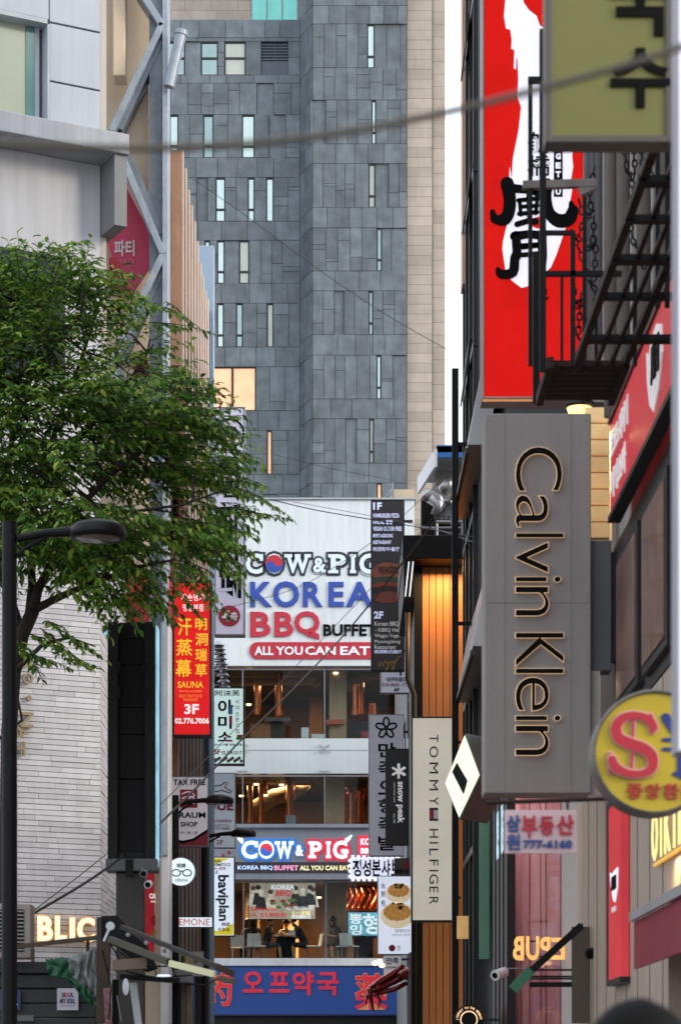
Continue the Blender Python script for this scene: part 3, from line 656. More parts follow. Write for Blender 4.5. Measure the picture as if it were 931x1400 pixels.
def chair(u, dy, rz, label):
    f = building('dining_chair', label, px(u, CD + dy), CD + dy, rz, 'chair'); f.p.z = FZ; f.root.location = f.p; f.root['group'] = 'white chairs in the restaurant window'
    MB().box(-.22, .22, -.24, .2, .42, .46).build('seat', m_white, f, bevel=.01)
    b = MB()
    for i in range(6):
        a = -1 + 2 * i / 5; a2 = -1 + 2 * (i + 1) / 5
        if i < 5: b.add([(.22 * a, .2 - .05 * a * a + .04, .46), (.22 * a2, .2 - .05 * a2 * a2 + .04, .46), (.22 * a2, .25 - .05 * a2 * a2 + .06, .84), (.22 * a, .25 - .05 * a * a + .06, .84), (.22 * a, .23 - .05 * a * a + .04, .46), (.22 * a2, .23 - .05 * a2 * a2 + .04, .46), (.22 * a2, .28 - .05 * a2 * a2 + .06, .84), (.22 * a, .28 - .05 * a * a + .06, .84)], [(0,1,2,3), (7,6,5,4), (3,2,6,7), (0,4,5,1), (1,5,6,2), (0,3,7,4)])
    b.build('backrest', m_white, f)
    for sx in (-1, 1):
        for sy in (-1, 1): MB().box(sx * .18 - .015, sx * .18 + .015, sy * .17 - .015, sy * .17 + .015, 0, .42).build('leg', m_grey, f)
chair(356, 1.0, R(78), 'white chair under the diner facing right'); chair(428, 1.0, R(-80), 'white chair under the diner leaning left'); chair(346, 1.2, R(190), 'white chair under the bare shouldered diner'); chair(325, 2.0, R(180), 'white chair at the far left of the window'); chair(464, 1.2, R(-60), 'white chair under the diner near the television'); chair(478, .9, R(150), 'empty white chair turned away beside the television')

# ------------------------------------------------------------------ left side: white brick corner building, 33-35 m away
WX, WY = px(137, 33.0), 33.0                           # its street corner
cb_ = building('corner_building', 'pale corner building, grey panels above and long white bricks below, beside the tree', WX, WY, R(27), 'building')
m_brick = M('white_long_brick', '#c8cace', .55, var=.10, scale=2.5, streak=.10, island=.12, bump=.25)
m_mortar = M('brick_joint', '#5f5c5b', .9)
m_panelw = M('pale_blue_grey_panel', '#a9b2bc', .42, var=.05, scale=.8, streak=.10)
m_panelb = M('warm_lit_white_panel', '#b3ada6', .5, var=.06, streak=.12)  # warm light on the building's side, put into the colour
rb = random.Random(11)
def lx(u): return cb_.xz(u, 1000)[0]
ZB = cb_.xz(100, 700)[1]                               # brick part ends here, behind the tree
br = MB(); x0 = lx(-420); h = .074; row = 0; z = 0
while z < ZB - .02:
    x = x0 - rb.uniform(0, .6)
    while x < -.001:
        ww = rb.choice((.30, .55, .62, .62, .75)); xe = min(x + ww, 0)
        br.box(max(x, x0) + .002, xe - .002, -rb.uniform(.012, .022), .06, z + .0045, z + h - .0045); x += ww
    z += h; row += 1
br.build('brick_wall', m_brick, cb_)
br = MB(); z = 0
while z < ZB - .02:
    y = .012
    while y < 4.0:
        ww = rb.choice((.30, .55, .62)); ye = min(y + ww, 4.0); br.box(-.05, rb.uniform(.004, .014), y + .002, ye - .002, z + .0045, z + h - .0045); y += ww
    z += h
br.box(-.06, -.012, .06, 4.0, 0, ZB, 1)
o = br.build('brick_return', [m_brick, m_mortar], cb_); o.rotation_euler = (0, 0, -R(27))
b = MB(); b.box(x0, -.08, .062, 3.5, 0, ZB); b.box(x0, -.002, .003, .055, 0, ZB); b.build('brick_backing', m_mortar, cb_)
# upper floors
ZT = 21.0
def fz(u, v): return cb_.xz(u, v)[1]
zs = fz(100, 208)                                       # string course between the panels and the lower white wall
wx0, wx1 = cb_.xz(-300, 100)[0], cb_.xz(53, 100, .2)[0]; wz0, wz1 = fz(20, 171), fz(30, 24)
xw2 = cb_.xz(68, 100)[0]
b = MB(); g_ = .012
for za, zb_ in ((zs + .12, fz(100, 116)), (fz(100, 116), fz(100, 36)), (fz(100, 36), fz(100, -80)), (fz(100, -80), ZT)):
    b.box(xw2 + .002, -.001, 0, .3, za + g_, zb_ - g_)
b.box(x0, xw2 - g_, 0, .3, wz1 + .06, ZT); 
b.build('panel_wall', m_panelw, cb_, bevel=.006)
b = MB(); b.box(x0, -.02, .25, 4, ZB, ZT); b.build('upper_core', M('panel_joint', '#5b6066', .8), cb_)
b = MB(); b.box(xw2 - .03, xw2, .0, .24, wz0, wz1); b.box(wx0, xw2 - .03, .0, .24, wz1, wz1 + .06); b.box(wx0, xw2 - .03, -.01, .24, wz0 - .05, wz0); b.box(wx1 - .06, wx1, .18, .24, wz0, wz1)
fr = b.build('window', M('window_reveal', '#a9b0b7', .5), cb_)
MB().box(wx0, wx1 - .06, .2, .22, wz0, wz1).build('pane', M('window_with_cream_blind', '#a3ab98', .15, .0, var=.10, scale=.9, spec=.8), fr)
MB().box(wx1 - .19, wx1 - .06, .185, .199, wz0, wz1).build('blind_gap', M('teal_blind_gap', '#56827f', .15, spec=.8), fr)
b = MB(); zf0, zf1 = fz(137, 226), fz(137, 198)
b.box(x0, .21, -.55, .5, zf0, zf1); b.build('fascia_slab', M('fascia_grey', '#a6abb2', .5, var=.07, streak=.2), cb_, bevel=.015)
b = MB(); b.box(x0, -.002, 0, .3, ZB, zf0 - .004); b.build('lower_wall', M('white_render', '#bfc1c4', .55, var=.08, scale=.7, streak=.16), cb_)
dx0, dx1 = cb_.xz(-200, 400)[0], cb_.xz(88, 400)[0]
b = MB(); b.box(dx0, dx1, -.03, .02, fz(88, 520), fz(88, 352)); fr = b.build('window', m_frame, cb_); MB().box(dx0, dx1 - .06, -.034, -.031, fz(88, 520), fz(88, 356)).build('pane', M('dark_glass', '#2b3236', .12, spec=.8), fr)
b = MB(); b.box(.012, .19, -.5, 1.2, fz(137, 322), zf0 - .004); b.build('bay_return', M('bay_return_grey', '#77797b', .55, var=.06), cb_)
b = MB(); b.box(0, .10, .02, 3.5, fz(137, 640), ZT); b.build('corner_post', m_panelb, cb_, bevel=.01)
b = MB(); b.box(.10, .13, .1, .14, fz(137, 320), ZT); b.box(.10, .2, .4, .5, fz(137, 360), fz(137, 60)); b.build('downpipe', m_panelb, cb_)
# lit word and the pale letters fixed to the bricks
m_litw = M('warm_lit_letters', '#efe6cf', .4, emit='#f8eac8', k=.7, var=.06); m_litr = M('warm_lit_rim', '#c98f30', .4, emit='#d89a38', k=.5, var=.08)
def lit_word(face, items, y, mf, mr_, nm='lit_or_reflected_letter'):
    for t, bx in items:
        mb = MB(); put_text(mb, face, t, bx, off=.035, y=y - .05, depth=.05, res=3); o = mb.build(nm, mf, face)
        mb = MB(); put_text(mb, face, t, bx, off=.035, y=y - .01, depth=.035, res=3, grow=.03); mb.build('letter_rim', mr_, o)
lw = Face('lit_wall_letters', 'warm white lit capital letters on the white brick wall above the dark shutter', 'sign', 92, 1290, 33, R(27))
lw.p = Vector((WX, WY, 0)) + Matrix.Rotation(R(27), 3, 'Z') @ Vector((cb_.xz(92, 1290)[0], -.03, cb_.xz(92, 1290)[1])); lw.root.location = lw.p
lit_word(lw, [('R', (-60, 1257, -42, 1294)), ('E', (-36, 1257, -21, 1294)), ('P', (-16, 1257, 2, 1294)), ('U', (6, 1256, 26, 1293)), ('B', (51, 1253, 71, 1288)), ('L', (75, 1253, 90, 1287)), ('I', (95, 1255, 101, 1287)), ('C', (105, 1255, 128, 1289))], -.01, m_litw, m_litr)
pl = Face('wall_letters', 'column of dull gold letters running down the white brick wall behind the lamp post', 'sign', 30, 1035, 33, R(27))
pl.p = Vector((WX, WY, 0)) + Matrix.Rotation(R(27), 3, 'Z') @ Vector((cb_.xz(30, 1035)[0], -.03, cb_.xz(30, 1035)[1])); pl.root.location = pl.p
m_gold = M('dull_gold', '#8d7f63', .45, .4)
for t, bx in (('J', (27, 900, 40, 914)), ('O', (29, 920, 44, 937)), ('·', (35, 951, 42, 960)), ('N', (27, 974, 44, 996)), ('A', (21, 994, 37, 1012)), ('T', (18, 1014, 33, 1034))):
    mb = MB(); put_text(mb, pl, t, bx, off=.02, y=-.02, depth=.05, rot=-90 if t in 'NAT' else 0); mb.build('letter', m_gold, pl)

# ------------------------------------------------------------------ diagonal steel frame building, 37-39 m away
tb = building('steel_frame_building', 'building with a weathered blue grey zigzag steel frame and pink panel, left of the fins', px(190, 38.4), 38.4)
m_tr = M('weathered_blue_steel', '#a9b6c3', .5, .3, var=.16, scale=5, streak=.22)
m_trd = M('shaded_blue_steel', '#7d8893', .55, .3, var=.2, scale=5, streak=.2)  # darker copy of the steel with shade put into its colour
m_cream = M('cream_panel', '#dccab2', .6, var=.06, scale=1)
m_pink = M('pink_panel', '#cf4469', .45, var=.05, scale=2, streak=.08)
b = MB(); wb(tb, b, px(40, 38.6), px(221, 38.6), 38.5, 40.4, 0, 26); b.build('body', m_cream, tb)
TY = 37.6
def tpt(u, v, dy=0): return wp(tb, px(u, TY + dy), TY + dy, pz(v, TY + dy))
def tbeam(a, b_, wd, dep, mat, nm='steel_beam', dy=0, rust=False):
    mb = MB(); d = (Vector(b_) - Vector(a)).normalized(); n = Vector((-d.y, d.x)) * wd / 2
    poly = [Vector(a) + n, Vector(b_) + n, Vector(b_) - n, Vector(a) - n]
    q = [tpt(p.x, p.y, dy) for p in poly]; mb.prism([(p.x, p.z) for p in q], q[0].y, q[0].y + dep); return mb.build(nm, mat, tb, bevel=.006)
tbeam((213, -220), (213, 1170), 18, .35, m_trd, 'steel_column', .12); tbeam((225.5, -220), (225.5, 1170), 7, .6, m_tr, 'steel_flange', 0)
for a, b_ in (((188, -20), (222, 33)), ((222, 30), (152, 178)), ((152, 178), (223, 346)), ((223, 346), (150, 500)), ((150, 500), (223, 660)), ((188, -20), (150, -110))):
    tbeam(a, b_, 9, .5, m_tr, dy=-.02); 
    n = Vector((b_[1] - a[1], a[0] - b_[0])).normalized() * (11 if b_[0] > a[0] else -11)
    if n.x < 0 and b_[0] > a[0] or n.x > 0 and b_[0] < a[0]: n = -n
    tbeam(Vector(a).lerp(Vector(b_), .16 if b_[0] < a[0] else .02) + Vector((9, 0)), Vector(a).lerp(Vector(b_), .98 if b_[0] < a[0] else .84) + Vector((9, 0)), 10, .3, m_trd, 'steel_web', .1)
b = MB(); b.prism([(lambda q: (q.x, q.z))(tpt(*p, .5)) for p in ((165, 180), (203, 104), (203, 282), (201, 276))], tpt(165, 180, .5).y, tpt(165, 180, .5).y + .08); b.build('cream_infill', m_cream, tb)
b = MB(); pts = [(158, 226), (218, 340), (176, 402), (172, 398), (146, 330), (150, 240)]
b.prism([(lambda q: (q.x, q.z))(tpt(*p, .5)) for p in pts], tpt(165, 180, .5).y + .1, tpt(165, 180, .5).y + .2); b.build('pink_panel', m_pink, tb)
b = MB(); b.prism([(lambda q: (q.x, q.z))(tpt(*p, .25)) for p in ((149, 352), (154, 352), (175, 402), (166, 410), (150, 390))], tpt(165, 180, .25).y, tpt(165, 180, .25).y + .1)
for i in range(4): b.beam(tpt(150 + i * 3, 352, .2), tpt(168 + i * 3, 408, .2), .03, .05)
b.build('red_ribs', M('dark_red_panel', '#8d1d2e', .45, var=.12), tb)
b = MB(); b.prism([(lambda q: (q.x, q.z))(tpt(*p, .5)) for p in ((180, 482), (200, 484), (206, 512), (184, 512))], tpt(165, 180, .5).y + .1, tpt(165, 180, .5).y + .2); b.build('red_infill', M('dark_red_panel', '#8d1d2e'), tb)
class TF:                                               # lettering plane of the pink panel
    pass
tf = Face('steel_frame_building_text', None, None, U0, V0, 1); bpy.data.objects.remove(tf.root); tf.p = tb.p.copy(); tf.root = tb.root
tyy = tpt(165, 180, .5).y + .1
letters(tf, [('파티', (156, 328, 184, 350))], m_white, y=tyy, off=.03); letters(tf, [('PARTY', (160, 354, 184, 362))], M('faded_pink_print', '#d6809a', .5), y=tyy)
b = MB(); b.tube([tpt(231, 118, -.1), tpt(248, 44, -.1)], .085, 14); b.tube([tpt(247.3, 47, -.1), tpt(248.6, 41, -.1)], .10, 14); b.build('stay_pipe', m_tr, tb)
b = MB(); wb(tb, b, px(155, 37.9), px(172, 37.9), 37.8, 38.2, pz(106, 37.9), 26); b.build('cream_post', m_cream, tb, bevel=.02)
b = MB(); wb(tb, b, px(222, 38), px(233, 38), 37.7, 38.4, 0, pz(855, 38)); b.build('white_column', m_white, tb, bevel=.02)

# ------------------------------------------------------------------ building with copper fins, left wall of the street
LX = -2.66
fb_ = building('finned_building', 'building faced with tall coppery vertical fins stepping away along the left side', LX, 40.5)
m_fin = M('coppery_fin', '#cba186', .38, .35, var=.14, scale=2.2, streak=.2)
m_finl = M('painted_sunlit_edge', '#e6d3bf', .35, .2)  # sunlight on the fin edges, put into a paler colour
m_pinkw = M('pale_pink_wall', '#c59c8a', .6, var=.1, scale=.8)
b = MB(); wb(fb_, b, LX - 4, LX - .34, 41.6, 49.1, 0, 15.2); b.build('wall', m_pinkw, fb_)
rf = random.Random(4)
for i in range(10):
    D = 40.8 + i * .87; ztop = 1.6 + 5.9 * 2.66 - rf.uniform(0, .2)
    zbot = 8.5 if i > 2 else (13.6 - i * 1.4)
    b = MB(); wb(fb_, b, LX - .32, LX, D, D + .10, zbot, ztop); wb(fb_, b, LX - .02, LX + .006, D - .01, D + .12, zbot, ztop, 1)
    b.build('fin', [m_fin, m_finl], fb_, bevel=.006)
for i in range(22):                                     # thin slats of the lower storeys
    D = 41.0 + i * .37
    b = MB(); wb(fb_, b, LX - .28, LX - .1, D, D + .05, 3.6, 12.6 if i < 8 else 8.4); b.build('slat', M(('slat_copper', 'slat_steel', 'slat_dark')[i % 3], ('#9c7460', '#a9a7a6', '#4a4340')[i % 3], .3, .6, var=.2, streak=.25), fb_)
b = MB(); wb(fb_, b, LX - .3, LX + .06, 49.5, 49.8, 0, pz(335, 49.5)); b.build('end_strip', M('pale_blue_strip', '#9fb7cc', .35, .1, var=.05), fb_, bevel=.01)
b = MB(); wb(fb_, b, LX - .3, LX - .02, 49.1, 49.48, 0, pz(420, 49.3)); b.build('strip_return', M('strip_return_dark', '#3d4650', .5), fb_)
b = MB(); wb(fb_, b, LX - .2, LX - .05, 41.0, 41.1, pz(730, 41), pz(500, 41)); b.build('red_strip', M('dark_red_panel', '#8d1d2e'), fb_)
b = MB(); wb(fb_, b, LX - 3, LX - .3, 41.3, 41.9, 0, 3.6); b.build('shopfront', M('dark_shopfront', '#242326', .4, var=.2), fb_)

# ------------------------------------------------------------------ signs of the left side
m_lav = M('lavender_sign_face', '#a9a9bd', .45, var=.05, streak=.06, emit='#a6a6bc', k=.55)
m_redlit = M('lit_red_sign', '#9a1016', .6, spec=.12, emit='#e02326', k=.75, var=.10, scale=1.4)
m_yel = M('yellow_lettering', '#e6b326', .4, emit='#f6c42c', k=.6); m_wlit = M('white_lit_print', '#e8e4e4', .4, emit='#f2eeee', k=.55)
sa = sign('sauna_sign', 'tall red vertical sign with yellow characters and a floor number, hanging below the tree', 'sign', 236, 795, 289, 1007, 40.0, .28, m_redlit, m_dark, .03, wall=LX - .3)
letters(sa, [('약손명가', (247, 812, 281, 822)), ('명동본점', (250, 826, 278, 836))], m_wlit, off=.01)
letters(sa, [('汗', (243, 845, 262, 869)), ('蒸', (241, 874, 263, 897)), ('幕', (240, 902, 262, 926))], m_yel, off=.035, res=3)
letters(sa, [('明', (267, 846, 283, 862)), ('洞', (267, 866, 284, 883)), ('瑞', (267, 887, 283, 904)), ('草', (267, 908, 283, 925)), ('SAUNA', (243, 932, 278, 941))], m_yel, off=.015)
letters(sa, [('명동서초 24시간한증막', (245, 944, 277, 947)), ('BODY FOOT FACE', (245, 950, 276, 954)), ('MASSAGE', (251, 955, 270, 959))], M('orange_print', '#e8903a', .4, emit='#ee9840', k=.5))
letters(sa, [('3F', (252, 963, 272, 977)), ('02.776.7006', (239, 982, 286, 990))], m_wlit, off=.035)
m_pale = M('lit_pale_mint', '#c2dcd8', .4, emit='#cfe9e4', k=.62, var=.06, scale=1.2)
am = sign('pale_mint_sign', 'pale mint vertical sign with large black Korean letters right of the red sauna sign', 'sign', 290, 940, 334, 1046, 50.2, .25, m_pale, m_dark, .025, wall=LX - .4)
letters(am, [('阿沫芙', (294, 944, 328, 952))], m_ink, off=.01)
letters(am, [('아', (298, 957, 319, 977)), ('미', (298, 979, 317, 997)), ('소', (298, 1001, 317, 1014))], m_ink, off=.045, res=3)
for i, ch in enumerate('아미소분식집'): letters(am, [(ch, (322, 957 + i * 8, 327, 963 + i * 8))], m_ink)
letters(am, [('5F', (293, 1025, 301, 1032))], M('red_print', '#b3202c', .5), off=.04); letters(am, [('02.754.3317', (303, 1027, 331, 1032)), ('Since 서울 명동 본점', (293, 1017, 331, 1020))], m_ink, off=.015)
b = MB()
for k in range(14): b.prism(ell(am, 293 + k * 3 % 38 + 1, 1041 - (k % 3) * 2, 2.4, 2.4, 0, 7), -.006 - .0004 * k, -.002)
b.build('printed_flowers', M('flower_print', '#6e5a58', .5, var=.4, scale=30), am)
b = MB(); am.rect(b, 314, 966, 318, 977, -.0185, -.016); b.build('accent_stroke', M('blue_print', '#4f86b4', .5), am)
b = MB(); am.rect(b, 314, 979, 317.5, 992, -.0185, -.016); am.rect(b, 310, 1012, 318, 1014.5, -.0185, -.016); b.build('accent_stroke', M('red_print', '#b3202c', .5), am)
b = MB(); am.rect(b, 324, 1005, 332, 1008, -.008, -.002); b.build('melon_print', M('red_print', '#b3202c'), am)
b = MB(); am.rect(b, 323, 1008, 332, 1012, -.008, -.002); b.build('melon_print', M('green_print', '#4b8a4a', .5), am)
fo = sign('lavender_sign', 'very tall pale lavender vertical sign with a red round floor mark, half behind leaves', 'sign', 293, 556, 335, 869, 51.4, .3, m_lav, m_grey, .03, wall=LX - .4)
letters(fo, [('라', (300, 690, 330, 725)), ('카', (299, 735, 331, 770)), ('페', (299, 780, 330, 818))], m_ink, off=.03)
b = MB(); b.prism(ell(fo, 313.5, 842.5, 15, 14.5, 0, 28), -.02, -.002); b.build('red_disc', M('red_disc', '#a3243a', .45), fo)
letters(fo, [('4', (303, 835, 315, 850)), ('층', (315, 837, 325, 849))], m_wl, y=-.02, off=.03)
b = MB()
pr = [fo.xz(314 + 19 * math.cos(t * .2), 592 + 19 * math.sin(t * .2)) for t in range(32)]; b.tube([(x, -.01, z) for x, z in pr], .025, 6); pr2 = [fo.xz(314 + 12 * math.cos(t * .2), 596 + 12 * math.sin(t * .2)) for t in range(15, 32)]; b.tube([(x, -.01, z) for x, z in pr2], .03, 6); b.build('round_emblem', m_ink, fo)
letters(fo, [('코', (301, 625, 328, 650)), ('인', (301, 655, 328, 680))], m_ink, off=.03)
tx = sign('tax_free_sign', 'grey tax free sign with red square mark and red corner, behind a street lamp', 'sign', 233, 1062, 285, 1158, 40.6, .2, M('pale_grey_print_face', '#b2aeb4', .45, var=.05, emit='#aaa6ad', k=.45), m_grey, .015, wall=LX - .3)
letters(tx, [('TAX FREE', (237, 1066, 281, 1074)), ('RAUM', (245, 1111, 281, 1119)), ('SHOP', (247, 1124, 270, 1131))], m_ink, off=.025)
letters(tx, [('라 / 움 / 샵', (247, 1137, 270, 1141))], m_ink)
b = MB(); tx.rect(b, 246, 1080, 270, 1105, -.01, -.002); b.build('red_square', M('crimson_print', '#8f1d31', .5), tx)
b = MB()
for k in range(3): stroke(b, tx, [(249, 1086 + k * 6), (258, 1083 + k * 6), (266, 1088 + k * 5), (258, 1092 + k * 5)], 1.6, -.01, .004)
b.build('swirl_mark', M('pale_grey_print_face', '#aeaab0'), tx)
b = MB(); b.prism([tx.xz(*p) for p in ((284, 1138), (284, 1157), (236, 1157), (236, 1150), (250, 1154), (266, 1150))], -.006, -.002); b.build('red_corner', M('crimson_print', '#8f1d31'), tx)
b = MB(); b.prism([tx.xz(*p) for p in ((284, 1134), (284, 1138), (266, 1150), (250, 1154), (236, 1150), (236, 1147), (250, 1150), (264, 1147))], -.008, -.002); b.build('black_curve', m_ink, tx)
hu = sign('airplane_sign', 'grey sign with airplane outline and dark red letters, beside the tax free sign', 'sign', 285, 1057, 322, 1160, 51.0, .2, M('mid_grey_print_face', '#97a0aa', .45, var=.05, emit='#929ba6', k=.5), m_grey, .015, wall=LX)
letters(hu, [('休', (286, 1095, 297, 1109)), ('UE', (297, 1096, 319, 1109))], M('crimson_print', '#8f1d31'), off=.04)
letters(hu, [('휴면세점免税店', (287, 1121, 316, 1125)), ('めんぜいてん', (289, 1127, 313, 1131)), ('DUTY FREE', (287, 1132, 314, 1135)), ('2F', (296, 1149, 305, 1155))], M('crimson_print', '#8f1d31'), off=.01)
b = MB(); pa = [(286, 1073), (292, 1076), (302, 1074), (308, 1070), (311, 1071), (307, 1077), (317, 1083), (315, 1085), (303, 1081), (296, 1083), (290, 1081), (286, 1077)]
b.tube([(lambda q: (q[0], -.008, q[1]))(hu.xz(*p)) for p in pa + pa[:1]], .012, 5); b.build('airplane_outline', M('outline_charcoal', '#20282e'), hu)
cf = Face('red_cafe_sign', 'tall red flat cafe sign with small printed animals on the left wall under the camera', 'sign', 211, 1308, 38.5, R(38))
x0, z0 = cf.xz(198, 1306); x1, z1 = cf.xz(225, 1128)
MB().box(x0, x1, 0, .12, z0, z1).build('panel', M('red_sign_face', '#a3202a', .45, emit='#b3242e', k=.35, var=.06), cf, bevel=.01)
letters(cf, [('CAFE', (204, 1222, 218, 1230)), ('15.00', (206, 1232, 216, 1235))], m_wlit, off=.03)
b = MB(); b.prism(ell(cf, 213, 1145, 5, 5), -.01, -.002); b.build('blue_mark', M('blue_print', '#4f86b4'), cf)
b = MB(); b.prism(ell(cf, 212, 1259, 6, 7), -.01, -.002); b.build('tomato_mark', M('tomato_print', '#c8323a', .5), cf)
b = MB(); b.prism(ell(cf, 211, 1278, 5, 5), -.01, -.002); b.prism(ell(cf, 214, 1274, 3, 3.4), -.012, -.002); b.build('duck_mark', M('duck_print', '#c89a52', .5), cf)
gl = Face('optician_sign', 'round lit white sign with a drawing of eyeglasses behind the lamp post', 'sign', 247.5, 1213, 39.2)
c = gl.xz(247.5, 1192.5); rr = c[1] - gl.xz(247.5, 1212.5)[1]
b = MB(); b.lathe([(.001, .0), (rr * .95, 0), (rr * .95, .18), (.001, .18)], (c[0], 0, c[1]), 40, axis='y'); b.build('panel', M('lit_cool_white', '#cfe0e6', .4, emit='#d9edf4', k=.8, var=.04), gl)
b = MB(); b.lathe([(rr * .95, .19), (rr * .951, -.01), (rr, -.01), (rr, .19)], (c[0], 0, c[1]), 40, axis='y'); b.build('rim', m_grey, gl)
b = MB()
for u in (241, 256): b.tube([(lambda q: (q[0], -.008, q[1]))(gl.xz(u + 6 * math.cos(t * .45), 1194 + 4.5 * math.sin(t * .45))) for t in range(15)], .009, 5)
b.tube([(lambda q: (q[0], -.008, q[1]))(gl.xz(*p)) for p in ((246, 1193), (249, 1191.5), (251, 1193))], .009, 5); b.build('eyeglasses', m_ink, gl)
letters(gl, [('眼鏡', (242, 1181, 254, 1187))], m_ink, off=.01); letters(gl, [('VIENNA', (239, 1202, 257, 1206))], M('grey_print', '#7a8a92', .5))
wx = LX - .4 - gl.p.x; MB().box(wx, -rr, .06, .10, c[1] - .02, c[1] + .02).build('bracket', m_steel, gl)
bv = sign('cosmetics_sign', 'lit vertical cosmetics sign with green and navy sideways letters and yellow corners', 'sign', 279, 1172, 321, 1281, 50.2, .22, M('lit_ice_white', '#cfd9e6', .4, emit='#dbe6f4', k=.8, var=.05), m_dark, .02, wall=LX)
letters(bv, [('bavi', (298, 1197, 313, 1228))], M('navy_print', '#20263c', .5), rot=-90, off=.03); letters(bv, [('plan', (295, 1229, 313, 1260))], M('dark_green_print', '#24503c', .5), rot=-90, off=.03)
letters(bv, [('wholesale', (287, 1207, 292, 1247))], M('red_print', '#b3202c'), rot=-90, off=.03)
b = MB(); b.prism([bv.xz(*p) for p in ((281, 1174), (314, 1174), (281, 1188))], -.006, -.002); b.build('yellow_corner', M('lit_yellow_print', '#d6c428', .5, emit='#e6d62c', k=.6), bv); b = MB(); b.prism([bv.xz(*p) for p in ((281, 1279), (281, 1270), (300, 1274), (319, 1263), (319, 1279))], -.006, -.002); b.build('yellow_corner', M('lit_yellow_print', '#d6c428', .5, emit='#e6d62c', k=.6), bv)
letters(bv, [('KOREA', (286, 1176, 303, 1180)), ('COSMETICS', (286, 1181, 315, 1185)), ('SALE', (286, 1191, 298, 1195)), ('韩国', (303, 1262, 314, 1267)), ('化妆品', (298, 1269, 314, 1274))], M('navy_print', '#20263c'), y=-.006, off=.02)
letters(bv, [('70%~30%', (286, 1186, 309, 1190))], M('red_print', '#b3202c'), y=-.006, off=.02)
em = sign('small_white_sign', 'small lit white landscape sign with thin pink capitals beside the lamp post', 'sign', 242, 1254, 291, 1269, 41.2, .14, M('lit_cool_white', '#cfe0e6'), m_dark, .012, wall=LX - .3)
letters(em, [('EMONE', (245, 1257, 287, 1266))], M('pink_print', '#d0465a', .5, emit='#d0465a', k=.4))
# spiral cowls seen over the mint sign
sp = Face('ribbed_vent_pipe', 'curving ribbed metal vent pipe hung between the red sauna sign and the billboard', 'vent pipe', 312, 980, 53.8)
pts = [(298, 880), (300, 890), (302, 902), (304, 915), (306, 930), (309, 945), (312, 958), (315, 968), (316, 974)]
b = MB(); b.tube([sp.loc(u, v, 53.8) for u, v in pts], .06, 10); b.build('pipe', m_alu, sp, smooth=True)
for i in range(15):
    t = i / 14 * (len(pts) - 1); k_ = min(int(t), len(pts) - 2); q = Vector(pts[k_]).lerp(Vector(pts[k_ + 1]), t - k_)
    b = MB(); ce = sp.loc(q.x, q.y, 53.8); b.lathe([(.055, .045), (.14, -.04), (.15, -.045), (.15, -.055), (.05, -.02)], ce, 14); b.build('cowl_ring', m_alu, sp, smooth=True)
for i in range(4):
    b = MB(); a = sp.loc(290, 905 + i * 16, 53.8); e = sp.loc(300 + i * 3, 905 + i * 16, 53.8); b.tube([a, e], .02, 6); b.build('pipe_support', m_grey, sp)
# dark back of an LED display on its post
dp = Face('display_pylon', 'dark back of a tall display on a thick post before the white bricks', 'display', 184, 1673, 28.8, z=0)
def dbox(u0, v0, u1, v1, y0, y1, nm, mat, bev=.01): 
    b = MB(); dp.rect(b, u0, v0, u1, v1, y0, y1); return b.build(nm, mat, dp, bevel=bev)
m_dp = M('charcoal_housing', '#1f1f21', .6, .0, spec=.15, var=.12, streak=.1); m_dp2 = M('charcoal_back_panel', '#121214', .6, .0, spec=.15, var=.15)
dbox(147, 850, 161, 1175, 0, .3, 'side_rail', m_dp); dbox(198, 850, 212, 1175, 0, .3, 'side_rail', m_dp)
for v0, v1 in ((850, 872), (873, 908), (909, 966), (967, 1003), (1004, 1064), (1066, 1166)): dbox(161.5, v0, 197.5, v1, .06, .28, 'back_panel', m_dp2, .004)
dbox(161.5, 1166, 197.5, 1175, .02, .28, 'bottom_rail', m_dp)
for u, v in ((160, 905), (196, 905), (160, 940), (196, 940)): dbox(u, v, u + 5, v + 16, -.02, .0, 'clamp', m_dp2, .004)
dbox(145, 1175, 215, 1192, -.05, .34, 'bottom_cap', M('grey_cap', '#57585c', .5, .2, streak=.1)); dbox(172, 1176, 183, 1200, -.055, -.051, 'cap_slot', m_black, 0)
dbox(158, 1193, 196, 1673, .05, .3, 'post', M('post_grey', '#3b3937', .55, .2, streak=.15))
dbox(212.6, 855, 215, 1185, .02, .34, 'lit_edge', M('lit_cyan_edge', '#7eb4c8', .4, emit='#96cfe6', k=.75, var=.3, scale=3), 0); dbox(141, 848, 146.6, 868, .1, .36, 'corner_lamp', M('lit_cyan_edge', '#7ec8e6'), .02)
for i, (u, v) in enumerate(((197, 1200), (203, 1215))):
    cc = Face('security_camera', ('upper' if i == 0 else 'lower') + ' of two small white security cameras under the dark display', 'security camera', u, v, 28.5); cc.root['group'] = 'security cameras under the display'
    b = MB(); b.tube([(0, -.12, .03), (0, .12, .06)], .045, 12); b.build('housing', m_white if i else m_grey, cc); b = MB(); b.tube([(0, -.125, .03), (0, -.12, .03)], .034, 12); b.build('lens', m_ink, cc)
    b = MB(); b.tube([(0, .08, .06), (-.04, .2, .12), (-.06, .35, .14)], .015, 6); b.build('bracket', m_grey, cc)
rs = sign('red_shop_awning', 'red shop sign board glimpsed through the lowest leaves left of the sauna sign', 'sign', 172, 784, 238, 852, 38.0, .2, M('red_board', '#ab2a30', .5, emit='#b83038', k=.25, var=.1), m_dark, .02)

